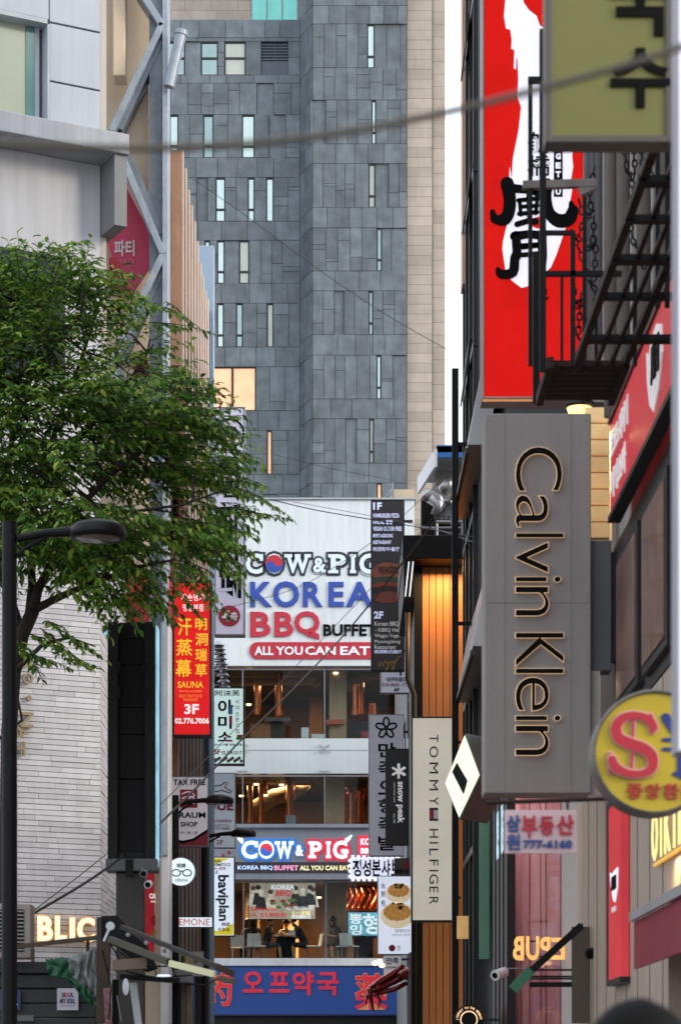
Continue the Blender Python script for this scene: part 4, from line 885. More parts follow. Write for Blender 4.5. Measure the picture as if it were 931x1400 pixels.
# ------------------------------------------------------------------ grey side building and the signs of the middle
gb = building('grey_side_building', 'narrow grey rendered building with drainpipes between the billboard and the wooden front', 1.55, 56)
m_gr = M('grey_render', '#7d7f80', .7, var=.14, scale=.8, streak=.25)
b = MB(); wb(gb, b, 1.62, 5.5, 50.5, 72, 0, 12.9); b.build('wall', m_gr, gb)
for x, D in ((1.58, 51), (1.58, 53), (1.58, 56.5)):
    b = MB(); b.tube([wp(gb, x, D, 0), wp(gb, x, D, 12.6)], .055, 8); b.build('drainpipe', m_dark if D < 52 else m_grey, gb)
for i in range(4):
    b = MB(); wb(gb, b, 1.56, 1.62, 55 + i * 3.2, 56.6 + i * 3.2, 8.2, 10.2); fr = b.build('window', m_frame, gb); b = MB(); wb(gb, b, 1.545, 1.56, 55.08 + i * 3.2, 56.52 + i * 3.2, 8.28, 10.12); b.build('pane', M('dark_glass', '#2b3236'), fr)
b = MB(); wb(gb, b, 1.3, 3.2, 58, 60, 12.9, 14.3); b.build('roof_shed', M('pale_blue_shed', '#9fb6bb', .5, var=.08), gb)
wg = sign('burger_menu_sign', 'tall black vertical menu sign with a burger picture and two floor headings', 'sign', 507, 683, 553, 917, 54.0, .25, M('black_sign_face', '#29262b', .4, var=.08), m_black, .015, wall=1.62)
m_prt = M('pale_blue_print', '#b9bede', .5, emit='#b9bede', k=.6); m_gpr = M('grey_white_print', '#a9a7a8', .5, emit='#a9a7a8', k=.6)
letters(wg, [('1F', (510, 687, 522, 697)), ('2F', (511, 836, 524, 846))], m_prt, off=.04)
letters(wg, [('HAMBURGER PIZZA', (510, 702, 546, 708)), ('HALAL 할랄', (510, 711, 537, 717)), ('VEGAN GLUTEN FREE', (510, 720, 549, 726)), ('MYEONGDONG', (510, 730, 537, 735)), ('RESTAURANT', (510, 739, 535, 744))], m_prt, off=.03)
letters(wg, [('明洞和牛餐厅', (510, 748, 546, 754)), ('明洞韩式烧烤', (512, 889, 549, 894))], m_prt, off=.01)
letters(wg, [('Korean BBQ', (512, 850, 545, 857)), ('- KBBQ Halal', (513, 859, 549, 865)), ('Wagyu Vegan', (512, 867, 548, 873)), ('Myeongdong', (512, 875, 547, 881)), ('Restaurant', (512, 882, 541, 888))], m_gpr)
b = MB()
sc_ = [(517, 905), (519, 912), (522, 905), (524, 912), (527, 904), (529, 907), (526, 910), (531, 905), (530, 915), (527, 918), (533, 907), (537, 904), (535, 911), (540, 904), (539, 914), (536, 917), (544, 899), (549, 897)]
for p, q in zip(sc_, sc_[1:]): b.tube([(lambda z: (z[0], -.004, z[1]))(wg.xz(*p)), (lambda z: (z[0], -.004, z[1]))(wg.xz(*q))], .012, 4)
b.build('gold_script', M('gold_print', '#9c8148', .45, .3), wg)
for nm, c, cu, cv, ru, rv, y in (('bun_print', '#8b4a38', 530, 783, 22, 14, .004), ('lettuce_print', '#33402a', 529, 794, 22, 6, .006), ('tomato_print_slice', '#94332b', 529, 801, 20, 5, .008), ('patty_print', '#2d1712', 529, 807, 21, 6, .010), ('bun_print', '#7c3c2f', 530, 817, 20, 8, .012)):
    b = MB(); b.prism(ell(wg, cu, cv, ru, rv), -y, -.002); b.build(nm, M('burger_' + c[1:], c, .5, var=.35, scale=6), wg)
letters(wg, [('WAGYU', (517, 774, 546, 784))], M('burger_dark_print', '#3a1a16', .6), y=-.004, off=.02)
ac = sign('academy_sign', 'small lavender grey sign with phone number just under the black menu sign', 'sign', 520, 880, 564, 948, 55.5, .2, M('lavender_grey_face', '#a4a5b4', .45, var=.05, emit='#9c9dac', k=.5), m_grey, .015, wall=1.62)
letters(ac, [('아카데미', (528, 926, 557, 933)), ('4F', (538, 941, 546, 946)), ('리', (535, 905, 549, 924))], m_ink, off=.03); letters(ac, [('010-4641-1752', (522, 934, 562, 939))], M('maroon_print', '#6a2f44', .5), off=.01)
jk = sign('flower_emblem_sign', 'tall grey vertical sign with five petal flower emblem above brushed Korean letters', 'sign', 504, 977, 552, 1171, 55.0, .22, M('grey_sign_face', '#8d8d98', .5, var=.06, streak=.08, emit='#85858f', k=.5), m_grey, .015, wall=1.62)
b = MB()
for k in range(5):
    a = -math.pi / 2 + k * 2 * math.pi / 5; ce = (528, 996)
    pts = []
    for t in range(13):
        s_ = t / 12 * 2 * math.pi; rx, ry = 6.5 * math.cos(s_), 3.9 * math.sin(s_); pts.append((ce[0] + (8.2 + rx) * math.cos(a) - ry * math.sin(a), ce[1] + (8.2 + rx) * math.sin(a) + ry * math.cos(a)))
    b.tube([(lambda z: (z[0], -.006 - .001 * k, z[1]))(jk.xz(*p)) for p in pts], .022, 5)
b.build('flower_emblem', m_ink, jk)
for i, ch in enumerate('만족오향족발'):
    letters(jk, [(ch, (517, 1016 + i * 25.5, 541, 1036 + i * 25.5))], m_ink, off=.02, name='letter')
sn = sign('black_asterisk_sign', 'black vertical sign with white asterisk and sideways white letters, overlapping the grey flower sign', 'sign', 527, 1024, 562, 1156, 52.0, .2, M('black_sign_gloss', '#1d1c1e', .35, var=.1), m_black, .012, wall=1.62)
m_wp = M('white_print', '#e2e2e2', .5, emit='#e6e6e6', k=.35)
b = MB()
for k in range(3):
    a = k * math.pi / 3; stroke(b, sn, [(545 - 9 * math.cos(a + math.pi/2), 1055 - 9 * math.sin(a + math.pi/2)), (545 + 9 * math.cos(a + math.pi/2), 1055 + 9 * math.sin(a + math.pi/2))], [4, 3], -.002 * k, .012)
b.build('asterisk', m_wp, sn)
letters(sn, [('snow peak', (541, 1069, 553, 1126))], m_wp, rot=-90, off=.03); letters(sn, [('outdoor lifestyle creator', (538, 1070, 540, 1098)), ('since 1958', (538, 1113, 540, 1126))], m_wp, rot=-90)
sb = Face('bulb_framed_sign', 'lit white landscape sign with bold black Korean letters edged with square bulbs', 'sign', 509, 1204, 58.0)
x0, z1 = sb.xz(479, 1173); x1, z0 = sb.xz(548, 1202)
MB().box(x0, x1, 0, .2, z0, z1).build('panel', M('lit_lavender_white', '#d0d2e4', .4, emit='#d9dcf2', k=.8, var=.05), sb, bevel=.01)
nb = 9
for i in range(nb):
    for z in (z0 - .02, z1 + .02): MB().box(x0 + (x1 - x0) * i / nb + .02, x0 + (x1 - x0) * i / nb + .10, -.03, .1, z - .035, z + .035).build('edge_bulb', e_white, sb)
for i in range(4): MB().box(x0 - .05, x0 + .01, -.03, .1, z0 + (z1 - z0) * (i + .2) / 4, z0 + (z1 - z0) * (i + .7) / 4).build('edge_bulb', e_white, sb)
for i, ch in enumerate('정성본샤브'): letters(sb, [(ch, (482 + i * 13.2, 1176, 494 + i * 13.2, 1199))], m_ink, off=.035, name='letter', res=3)
MB().box(x1, 1.62 - sb.p.x, .08, .12, z1 - .2, z1 - .15).build('bracket', m_steel, sb) if 1.62 - sb.p.x > x1 else MB().box(x1 - .1, x1 + .2, .2, .5, z1 - .2, z1 - .15).build('bracket', m_steel, sb)
bs = sign('brown_food_sign', 'small brown sign with red food picture tucked between the bulb framed and the dumpling signs', 'sign', 539, 1174, 563, 1199, 50.5, .15, M('brown_sign_face', '#5d5651', .5, var=.15), m_dark, .012, wall=1.62)
b = MB(); b.prism(ell(bs, 556, 1183, 6, 6), -.006, -.002); b.build('food_picture', M('food_print', '#8e3038', .5, var=.5, scale=20), bs); letters(bs, [('명동식당', (541, 1189, 561, 1195))], m_ink, off=.02)
du = sign('dumpling_sign', 'lit white vertical sign with two pan fried dumplings pictured one above the other', 'sign', 516, 1198, 565, 1306, 48.0, .22, M('lit_cool_white_face', '#ccd3e2', .4, emit='#d4dcee', k=.78, var=.05), m_grey, .015, wall=1.72)
letters(du, [('生', (521, 1209, 527, 1215)), ('煎', (521, 1219, 527, 1227)), ('包', (521, 1231, 527, 1239))], m_ink, off=.01); letters(du, [('명례반두', (540, 1271, 561, 1276)), ('SINCE 2009', (536, 1278, 561, 1280))], M('grey_print', '#7a8a92'), off=.0)
m_bun = M('bun_cream', '#d9c9a6', .5, emit='#e2d3b4', k=.55, var=.12, scale=12); m_brn = M('bun_golden', '#b98545', .5, emit='#c48d48', k=.45, var=.4, scale=14); m_grn = M('scallion_green', '#2f4a20', .5, var=.5, scale=30)
for cu, cv, s in ((545, 1219, 1.05), (543, 1249, 1.35)):
    b = MB(); b.prism(ell(du, cu, cv + 3, 17 * s, 13.5 * s), -.004, -.002); b.build('dumpling_picture', m_bun, du)
    b = MB(); pts = []
    for t in range(28):
        a_ = 2 * math.pi * t / 28; w_ = 1 + .08 * (t % 2); pts.append(du.xz(cu + 13.5 * s * math.cos(a_) * w_, cv - 1 + 8.5 * s * math.sin(a_) * w_))
    b.prism(pts, -.007, -.0025); b.build('crust_picture', m_brn, du)
    b = MB(); rg = random.Random(cu)
    for k in range(9): b.prism(ell(du, cu + rg.uniform(-5, 5) * s, cv - 7 * s + rg.uniform(-3, 3) * s, 2.2, 1.6, 0, 7), -.009 - .0004 * k, -.003)
    b.build('scallion_picture', m_grn, du)
b = MB(); b.prism(ell(du, 536, 1297, 4.6, 4.6), -.005, -.002); b.build('red_seal', M('seal_red', '#a8323a', .5, var=.5, scale=40), du); letters(du, [('명례', (543, 1293, 547, 1301))], m_ink)
sm = sign('small_grey_sign', 'small grey white sign with brushed Korean letters below the dumpling sign', 'sign', 524, 1307, 549, 1352, 56, .12, M('pale_grey_print_face', '#aeaab0'), m_grey, .01, wall=1.62)
letters(sm, [('만족', (528, 1310, 545, 1319)), ('오향족발', (528, 1322, 545, 1325)), ('만족', (528, 1334, 545, 1343))], m_ink, off=.02)
pp = Face('sign_post', 'thin grey round post standing under the dumpling sign', 'post', 562, 1500, 47.5, z=0); b = MB(); b.tube([(0, 0, 0), (0, 0, pz(1303, 47.5))], .045, 10); b.build('post', m_grey, pp); MB().lathe([(.001, 0), (.14, 0), (.14, .03), (.05, .035)], (0, 0, 0), 16).build('base_plate', m_dark, pp)
# pharmacy board
ph = sign('pharmacy_board', 'wide blue shop board with red Korean letters and a red character at each end', 'sign', 264, 1321, 545, 1390, 69.5, .5, M('deep_blue_board', '#24407e', .45, var=.06, scale=.7, emit='#234a92', k=.30), M('dark_blue_edge', '#1a2a50', .5), .05)
m_pr2 = M('red_board_letters', '#b02432', .4, emit='#c8283a', k=.55)
letters(ph, [('오', (332, 1329, 360, 1358)), ('프', (368, 1330, 396, 1358)), ('약', (400, 1329, 429, 1362)), ('국', (433, 1330, 463, 1362))], m_pr2, off=.035, depth=.05, res=3)
m_or = M('orange_outline', '#c07c48', .4, emit='#d08a52', k=.4)
for ch, bx in (('药', (276, 1331, 318, 1376)), ('薬', (485, 1332, 530, 1381))):
    letters(ph, [(ch, bx, dict(grow=.014))], m_or, off=.012, depth=.03, name='character_rim'); letters(ph, [(ch, bx)], m_pr2, y=-.034, off=.012, depth=.02, name='character')
b = MB(); b.box(ph.x0, ph.x1, .3, .5, ph.z0 - 2.4, ph.z0); b.build('shopfront', M('dark_shopfront', '#242326'), ph)
# crab sculpture of a seafood restaurant
cr = Face('crab_sculpture', 'glossy red crab leg sculpture reaching out beside the blue pharmacy board', 'sculpture', 548, 1345, 50.5)
m_crab = M('crab_red', '#8e1a1d', .25, var=.25, scale=6, spec=.7)
for pts, r in (([(552, 1322), (540, 1331), (520, 1343), (505, 1352)], [.06, .09, .08, .05]), ([(505, 1352), (507, 1366), (511, 1384)], [.07, .05, .015]), ([(556, 1335), (540, 1342), (518, 1352), (511, 1357)], [.05, .075, .07, .04]),
               ([(556, 1345), (540, 1353), (522, 1358), (512, 1362)], [.04, .06, .05, .03]), ([(509, 1355), (502, 1362), (500, 1374)], [.05, .035, .012]), ([(512, 1360), (520, 1368), (517, 1380)], [.04, .03, .01])):
    b = MB(); b.tube([cr.loc(u, v, 50.5 + .1 * (i % 2)) for i, (u, v) in enumerate(pts)], r, 10); b.build('leg', m_crab, cr, smooth=True)
b = MB(); ce = cr.loc(563, 1332, 50.6); b.lathe([(.001, -.16), (.22, -.12), (.34, 0), (.22, .12), (.001, .16)], ce, 18); b.build('shell', m_crab, cr, smooth=True)
b = MB()
for u, v in ((513, 1318), (519, 1316), (522, 1321)): b.lathe([(.001, -.05), (.06, -.02), (.06, .03), (.001, .06)], cr.loc(u, v, 50.6), 10)
b.build('spot_bulb', m_bulb, cr)

# ------------------------------------------------------------------ wooden slatted front on the right, 47 m
ob = building('wooden_front_building', 'narrow building front of warm lit orange wooden slats under a black roof edge', px(605, 47), 47.0)
m_wood = M('orange_timber', '#b9753c', .5, var=.12, scale=1.5, streak=.12); m_woodj = M('timber_gap', '#3a2212', .8)
OX0, OX1 = px(566, 47), px(668, 47); oz = pz(776, 47)
b = MB(); wb(ob, b, OX0 + .05, OX1, 47.06, 50.4, 0, oz); b.build('timber_backing', m_woodj, ob)
x = OX0 + .16
while x < OX1 - .02:
    b = MB(); wb(ob, b, x + .006, min(x + .128, OX1), 47.0, 47.058, 0, oz); b.build('timber_slat', m_wood, ob); x += .135
b = MB(); wb(ob, b, OX0, OX0 + .15, 46.9, 50.4, 0, oz); b.build('corner_trim', m_black, ob)
b = MB(); wb(ob, b, OX0 - .24, OX1, 46.2, 50.4, oz + .004, pz(744, 47)); b.build('roof_edge', m_black, ob, bevel=.02)
for dx in (0, .14):
    b = MB(); wb(ob, b, OX0 - .14 + dx * .5, OX0 - .10 + dx * .5, 46.3, 49.9, oz - .02, oz + .003); b.build('soffit_light', e_white, ob)
b = MB(); wb(ob, b, OX0 - .22, OX0 - .02, 46.25, 50.3, oz - .75, oz - .004); b.build('roof_return', m_black, ob)
for i in range(2):
    b = MB(); b.beam(wp(ob, OX0 - .19 + i * .08, 46.22, oz - .72), wp(ob, OX0 - .12 + i * .08, 46.22, oz - .05), .022, .025); b.build('soffit_light', e_white, ob)
b = MB(); b.tube([wp(ob, OX0 - .12, 46.9, oz - .9), wp(ob, OX0 - .12, 46.9, oz - 2.2), wp(ob, OX0 + .0, 46.88, oz - 2.5), wp(ob, OX0 + .0, 46.88, 0)], .06, 10); b.build('downpipe', M('bronze_pipe', '#3d342b', .4, .6), ob, smooth=True)
lamp('slat_wash_lamp', (OX0 + OX1) / 2 - .15, 46.35, oz - .12, 26, (1, .58, .27), .9)
# roof clutter above it
rc = building('roof_cabin', 'roof cabin with a bright blue metal canopy above the wooden slatted front', px(606, 50), 50.0, 0, 'cabin')
rc.p.z = 0; b = MB(); wb(rc, b, px(597, 50), px(668, 50), 50.2, 53, pz(735, 50), pz(640, 50)); b.build('wall', M('pale_grey_render', '#999a98', .7, var=.15, streak=.3), rc)
b = MB(); wb(rc, b, px(596, 49), px(668, 49), 48.6, 48.72, pz(627, 48.7), pz(610, 48.7)); b.build('blue_fascia', M('bright_blue_metal', '#2b6cb8', .4, var=.06), rc)
b = MB(); a_ = [(596, 610, 48.6), (668, 610, 48.6), (668, 656, 53), (572, 652, 53)]
q = [wp(rc, *P(*p)) for p in a_]; b.add(q + [v_ - Vector((0, 0, .12)) for v_ in q], [(0,1,2,3), (7,6,5,4), (0,4,5,1), (1,5,6,2), (2,6,7,3), (3,7,4,0)]); b.build('canopy', M('canopy_underside', '#8c8f93', .5, streak=.1), rc)
b = MB(); b.beam(wp(rc, *P(596, 626, 48.6)), wp(rc, *P(572, 664, 52.9)), .05, .35); b.build('canopy_edge', m_white, rc)
b = MB(); wb(rc, b, px(576, 49.5), px(600, 49.5), 49.5, 50.1, pz(735, 49.5), pz(679, 49.5)); b.build('black_cabinet', m_black, rc, bevel=.01)
b = MB(); q = [wp(rc, *P(u, v, 49.3)) for u, v in ((597, 705), (615, 680), (668, 680), (668, 707))]; b.prism([(p.x, p.z) for p in q], q[0].y, q[0].y + .6); b.build('sheet_roof', M('corrugated_grey', '#6e7a82', .4, .5, var=.2, streak=.3), rc)
b = MB()
for i in range(11): b.tube([wp(rc, *P(597 + i * 6.5, 708, 49.2)), wp(rc, *P(597 + i * 6.5, 706, 49.9))], .05, 6)
b.build('sheet_edge', m_grey, rc)
for pts, r in (([(580, 684), (584, 676), (592, 674), (600, 680), (604, 696)], .09), ([(588, 680), (600, 690), (596, 704)], .12), ([(604, 672), (612, 664), (616, 655)], .12), ([(598, 688), (610, 684), (622, 690)], .07)):
    b = MB(); b.tube([wp(rc, *P(u, v, 49.1)) for u, v in pts], r, 10); b.build('vent_duct', m_alu, rc, smooth=True)
b = MB()
for u in (597, 632, 662): b.tube([wp(rc, *P(u, 752, 48.6)), wp(rc, *P(u, 716, 48.6))], .035, 6)
b.tube([wp(rc, *P(574, 722, 48.6)), wp(rc, *P(668, 722, 48.6))], .03, 6); b.tube([wp(rc, *P(596, 714, 48.6)), wp(rc, *P(668, 714, 48.6))], .04, 6)
b.build('roof_rail', m_grey, rc)
b = MB(); wb(rc, b, px(597, 49.6), px(668, 49.6), 49.6, 50.15, pz(752, 49.6), pz(708, 49.6)); b.build('recess_wall', M('ground_floor_dark', '#2c2a2b'), rc)
b = MB(); rg = random.Random(2)
for i in range(46):
    u = 572 + i * 1.3; p = wp(rc, *P(u, 748, 47.6)); b.tube([p, p + Vector((rg.uniform(-.05, .05), 0, rg.uniform(.06, .16)))], .006, 3)
b.build('bird_spikes', m_dark, rc)
lt = building('roof_lattice', 'small blue grey steel lattice stair on the roof behind the billboard', px(520, 80), 80, 0, 'roof stair')
b = MB()
for k in range(2): b.beam(wp(lt, *P(513 + k * 5, 690, 80)), wp(lt, *P(537, 672 - 0 * k, 80 + k)), .05, .06)
for i in range(6): b.beam(wp(lt, *P(516 + i * 4, 690, 80)), wp(lt, *P(516 + i * 4, 687 - i * 3.2, 80)), .04, .04)
b.beam(wp(lt, *P(537, 692, 80)), wp(lt, *P(537, 660, 80)), .07, .07); b.build('lattice', m_grey, lt)
b = MB(); wb(lt, b, px(534, 80.5), px(566, 80.5), 80.2, 82, pz(700, 80.5), pz(672, 80.5)); b.build('cream_hut', M('cream_render', '#b9aa93', .7), lt)

# ------------------------------------------------------------------ dark glass building on the right, 34-43 m
db = building('dark_glass_building', 'tall dark glass and black metal building edging the right side behind the signs', 2.4, 34.5)
m_dg = M('dark_glass_wall', '#2e3133', .14, .0, var=.12, scale=.5, spec=.9); m_bm = M('black_cladding', '#1b1b1d', .45, .1, var=.2)
b = MB(); wb(db, b, 2.5, 8, 36.7, 40.0, 0, 23); wb(db, b, 2.28, 8, 40.0, 43.5, 0, 23); b.build('glass_wall', m_dg, db)
for z in (5.3, 8.1, 10.9, 13.7, 16.6, 19.5):
    b = MB(); wb(db, b, 2.2, 2.28, 40.02, 43.52, z, z + .12); b.build('floor_line', m_bm, db)
for D in (40.05, 41.3, 42.5, 43.4):
    b = MB(); wb(db, b, 2.2, 2.28, D, D + .1, 0, 23); b.build('mullion', m_bm, db)
b = MB(); wb(db, b, 2.17, 2.28, 43.0, 43.6, pz(392, 43.2), 23); b.build('copper_edge', m_fin, db)
for z, D in ((17.0, 40.6), (14.2, 41.2), (19.8, 41.0)):
    b = MB(); q = [wp(db, 2.2, D, z), wp(db, 2.2, D + .9, z), wp(db, 2.08, D + .9, z - .95), wp(db, 2.08, D, z - .95)]
    b.add(q + [p + Vector((.03, 0, .02)) for p in q], [(0,1,2,3), (7,6,5,4), (0,4,5,1), (1,5,6,2), (2,6,7,3), (3,7,4,0)]); b.build('open_window', m_bm, db)
for (za, zb_, D0, D1, c) in ((11.4, 12.9, 37.5, 42.5, '#9a9c9c'), (8.0, 9.4, 36.0, 41.5, '#8b8e90')):
    b = MB(); q = [(1.98, D0, za), (1.98, D1, za), (2.2, D1, za + 1.2), (2.2, D0, za + 1.2)]
    qq = [wp(db, *p) for p in q]; b.add(qq + [p + Vector((.3, 0, .0)) for p in qq], [(3,2,1,0), (4,5,6,7), (1,0,4,5), (2,1,5,6), (3,2,6,7), (0,3,7,4)]); b.build('sloped_canopy', M('canopy_' + c[1:], c, .35, .4, var=.1), db)
    b = MB(); qq = [wp(db, 1.97, D0 - .02, za - .1), wp(db, 1.97, D1 + .02, za - .1)]; b.beam(qq[0], qq[1], .06, .08); b.build('canopy_edge', m_bm, db)
for i, D in enumerate((34.5, 35.4, 36.3, 37.2)):       # black uprights and thin bright strips low on the wall
    b = MB(); wb(db, b, 2.38, 2.5, D, D + .55, 0, 6.6); b.build('pilaster', m_bm, db)
    b = MB(); wb(db, b, 2.44, 2.47, D + .7, D + .76, 0, 6.6); b.build('bright_strip', M('chrome_strip', '#b4b6b8', .2, .9), db)
b = MB(); wb(db, b, px(655, 38.3), px(669, 38.3), 38.3, 38.34, pz(1312, 38.3), pz(1060, 38.3)); b.build('green_glass', M('green_glass_fin', '#5f957a', .2, spec=.6, var=.15), db)
b = MB(); wb(db, b, px(625, 39.9), px(640.5, 39.9), 39.9, 40.02, pz(1284, 39.9), pz(1253, 39.9)); b.build('lit_panel', M('warm_screen', '#b8935c', .5, emit='#c79d62', k=.6, var=.2, scale=3), db)
for (D, z) in ((39.2, 4.9), (36.2, 4.85), (35.2, 4.85)):
    b = MB(); wb(db, b, 2.36, 2.375, D, D + .35, z, z + .7); b.build('lit_panel', M('lit_cool_screen', '#9cc0cc', .4, emit='#b8dce8', k=.7, var=.6, scale=12), db)
ups = Face('steel_mast', 'slim black square mast rising beside the wooden front up into the white sky', 'mast', 622.5, 1500, 40.5, z=0)
MB().box(-.055, .055, 0, .11, 0, pz(503, 40.5)).build('mast', m_black, ups, bevel=.004)
for v in (606, 852, 1100): 
    z = pz(v, 40.5); MB().box(.055, 2.3 - ups.p.x, .03, .08, z - .03, z + .03).build('arm', m_black, ups)
to = sign('tall_cream_sign', 'tall softly lit cream vertical sign with spaced navy capitals and a small flag mark', 'sign', 562, 980, 623, 1261, 44.0, .3, M('lit_cream_face', '#c9c2b4', .4, emit='#cfc8b8', k=.52, var=.09, scale=1.1), m_dark, .03, wall=2.2)
m_nav = M('navy_letters', '#20304a', .45)
for ch, v0, v1 in (('T', 1005, 1015), ('O', 1021, 1036), ('M', 1043, 1058), ('M', 1067, 1081), ('Y', 1090, 1101), ('H', 1134, 1146), ('I', 1152, 1154), ('L', 1161, 1170), ('F', 1176, 1184), ('I', 1190, 1192), ('G', 1196, 1209), ('E', 1213, 1221), ('R', 1227, 1237)):
    letters(to, [(ch, (587, v0, 599, v1))], m_nav, rot=-90, name='letter', res=4)
b = MB(); to.rect(b, 587, 1105, 599, 1108, -.012, -.002); to.rect(b, 587, 1120, 599, 1123, -.012, -.002); b.build('flag_mark', m_nav, to, label=None) if False else b.build('flag_mark', m_nav, to)
b = MB(); to.rect(b, 587, 1108, 593, 1120, -.011, -.002); b.build('flag_mark', m_red, to); b = MB(); to.rect(b, 593, 1108, 599, 1120, -.010, -.002); b.build('flag_mark', m_wl, to)

# ------------------------------------------------------------------ near right side
rbd = building('right_shop_building', 'shop building along the near right side, grey upper wall with pipes and beige lower cladding', 2.55, 24.5)
m_rw = M('grey_painted_wall', '#a39e9b', .7, var=.15, scale=.9, streak=.3); m_bg = M('beige_cladding', '#a69587', .55, var=.05, streak=.14)
b = MB(); wb(rbd, b, 2.55, 8, 12.0, 25.2, 6.45, 20); wb(rbd, b, 2.56, 8, 23.4, 25.2, 4.75, 6.45); b.build('upper_wall', m_rw, rbd)
b = MB(); wb(rbd, b, 2.52, 8, 12.0, 23.4, 4.75, 6.45); b.build('dark_front', M('dark_front', '#2d2826', .5, var=.2), rbd)
b = MB(); wb(rbd, b, 2.5, 8, 18.4, 26.6, 0, 4.7); wb(rbd, b, 2.5, 8, 12.0, 15.8, 0, 4.7); wb(rbd, b, 2.5, 8, 15.8, 18.4, 2.75, 4.7); wb(rbd, b, 3.3, 8, 15.8, 18.4, 0, 2.75); b.build('beige_wall', m_bg, rbd)
b = MB()
for i in range(10): wb(rbd, b, 2.494, 2.5, 18.7 + i * .8, 18.706 + i * .8, 0, 4.7)
b.build('cladding_joint', M('cladding_joint', '#5e5248', .7), rbd)
b = MB(); wb(rbd, b, 2.46, 2.5, 25.0, 26.6, 0, 4.7); b.build('pale_end_panel', M('pale_end_panel', '#b5aca6', .5, var=.04), rbd)
for D in (16.5, 18.2, 19.6, 21, 22.0):
    b = MB(); b.tube([wp(rbd, 2.46, D, 7.6), wp(rbd, 2.46, D, 19)], .06, 10); b.build('drainpipe', M('brown_grey_pipe', '#857c77', .5, .2, var=.2), rbd, smooth=True)
for D in (22.8, 23.3, 23.8): 
    b = MB(); b.tube([wp(rbd, 2.44, D, 8.4), wp(rbd, 2.44, D, 19)], .035, 8); b.build('drainpipe', m_grey, rbd, smooth=True)
for D in (14.4, 16.3, 18.2, 20.0):
    b = MB(); wb(rbd, b, 2.46, 2.519, D, D + 1.5, 4.85, 6.2); fr = b.build('window', M('window_frame_dark', '#1b1e20'), rbd); b = MB(); wb(rbd, b, 2.445, 2.459, D + .08, D + 1.42, 4.92, 6.12); b.build('pane', M('glass_red_reflection', '#7d564c', .15, spec=.9, var=.5, scale=2.5), fr)  # the reddish reflection in the panes is put into the glass colour
b = MB(); wb(rbd, b, 2.4, 2.56, 25.2, 25.3, 5.6, 12); b.build('end_return', m_bg, rbd)
lv = Face('lit_louvre_screen', 'cream louvre panel with painted lamp glow tucked behind the grey backlit sign', 'louvre panel', 820, 735, 22.6)
x0, z1 = lv.xz(801, 555); x1, z0 = lv.xz(834, 735)
m_lvm = M('cream_painted_glow', '#d9b98a', .5, emit='#eec58a', k=.42, var=.35, scale=2)  # lamp light falling on the louvres, partly put into emission
for i in range(8):
    z = z0 + (z1 - z0) * i / 8; MB().box(x0, x1, 0, .06, z + .012, z + (z1 - z0) / 8 - .012).build('louvre', m_lvm, lv)
MB().box(x0, x1, .065, .1, z0, z1).build('backing', M('warm_backing', '#8a6238', .6), lv)
b = MB(); lv2 = wp(lv, *P(792, 560, 22.6)); b.lathe([(.001, -.05), (.10, -.03), (.12, .03), (.001, .05)], lv2, 14); 
bl = Face('wall_lamp', 'bright warm bulkhead lamp under the steel walkway above the grey sign', 'lamp', 792, 562, 22.8)
b = MB(); b.lathe([(.001, -.05), (.10, -.03), (.12, .03), (.001, .05)], (0, 0, 0), 16); b.build('diffuser', M('warm_lamp_bright', '#ffdf9a', .4, emit='#ffd27a', k=2.2), bl, smooth=True); b = MB(); b.lathe([(.001, .08), (.14, .08), (.14, .05), (.121, .03)], (0, 0, 0), 16); b.build('housing', m_dark, bl); b = MB(); b.box(.1, 2.55 - bl.p.x, -.03, .03, .03, .08); b.build('bracket', m_steel, bl)
lamp('bulkhead_glow', bl.p.x + .1, bl.p.y + .1, bl.p.z - .18, 26, (1, .68, .34), .25)
for i, (u, v, r) in enumerate(((822, 462, .13), (826, 490, .10), (828, 520, .09))):
    gm = Face('globe_lamp', ('uppermost', 'middle', 'lowest')[i] + ' of three warm glowing lanterns seen through the walkway bars', 'lamp', u, v, 23.8); gm.root['group'] = 'lanterns behind the walkway'
    b = MB(); b.lathe([(.001, -r * 1.4), (r * .7, -r), (r, 0), (r * .7, r), (.001, r * 1.4)], (0, 0, 0), 14); b.build('globe', M('warm_globe', '#e0a050', .4, emit='#eea850', k=.8, var=.3, scale=6), gm, smooth=True); b = MB(); b.box(0, 2.46 - gm.p.x, -.015, .015, r * 1.3, r * 1.3 + .03); b.build('bracket', m_steel, gm)
# grey backlit sign
ck = sign('grey_backlit_sign', 'big grey vertical box sign with black halo lit sideways letters', 'sign', 662, 565, 808, 1085, 22.0, .42, M('taupe_grey_face', '#8d8783', .5, var=.06, scale=.8, streak=.12), None, 0)
ck.panel.modifiers.new('bevel', 'BEVEL').width = .008
for t, bx in (('C', (705, 612, 768, 671)), ('a', (705, 678, 749, 721)), ('l', (705, 730, 770, 735)), ('v', (705, 742, 749, 783)), ('i', (705, 789, 766, 796)), ('n', (705, 803, 750, 842)), ('K', (705, 866, 770, 911)), ('l', (705, 915, 770, 921)), ('e', (705, 927, 750, 972)), ('i', (705, 979, 766, 986)), ('n', (705, 993, 750, 1033))):
    o = letters(ck, [(t, bx)], m_ink, y=-.028, depth=.022, rot=-90, res=6, off=-.011, name='letter')
    mb = MB(); put_text(mb, ck, t, bx, y=-.006, depth=.012, rot=-90, res=6, off=-.011, grow=.008); mb.build('halo', M('halo_glow', '#e8c49a', .5, emit='#f0c89c', k=.72, var=.03), o)
for u in (690, 781):
    b = MB(); ck.rect(b, u, 566, u + .7, 1084, -.0015, -.0002); b.build('panel_seam', M('seam_taupe', '#6a6561', .6), ck)
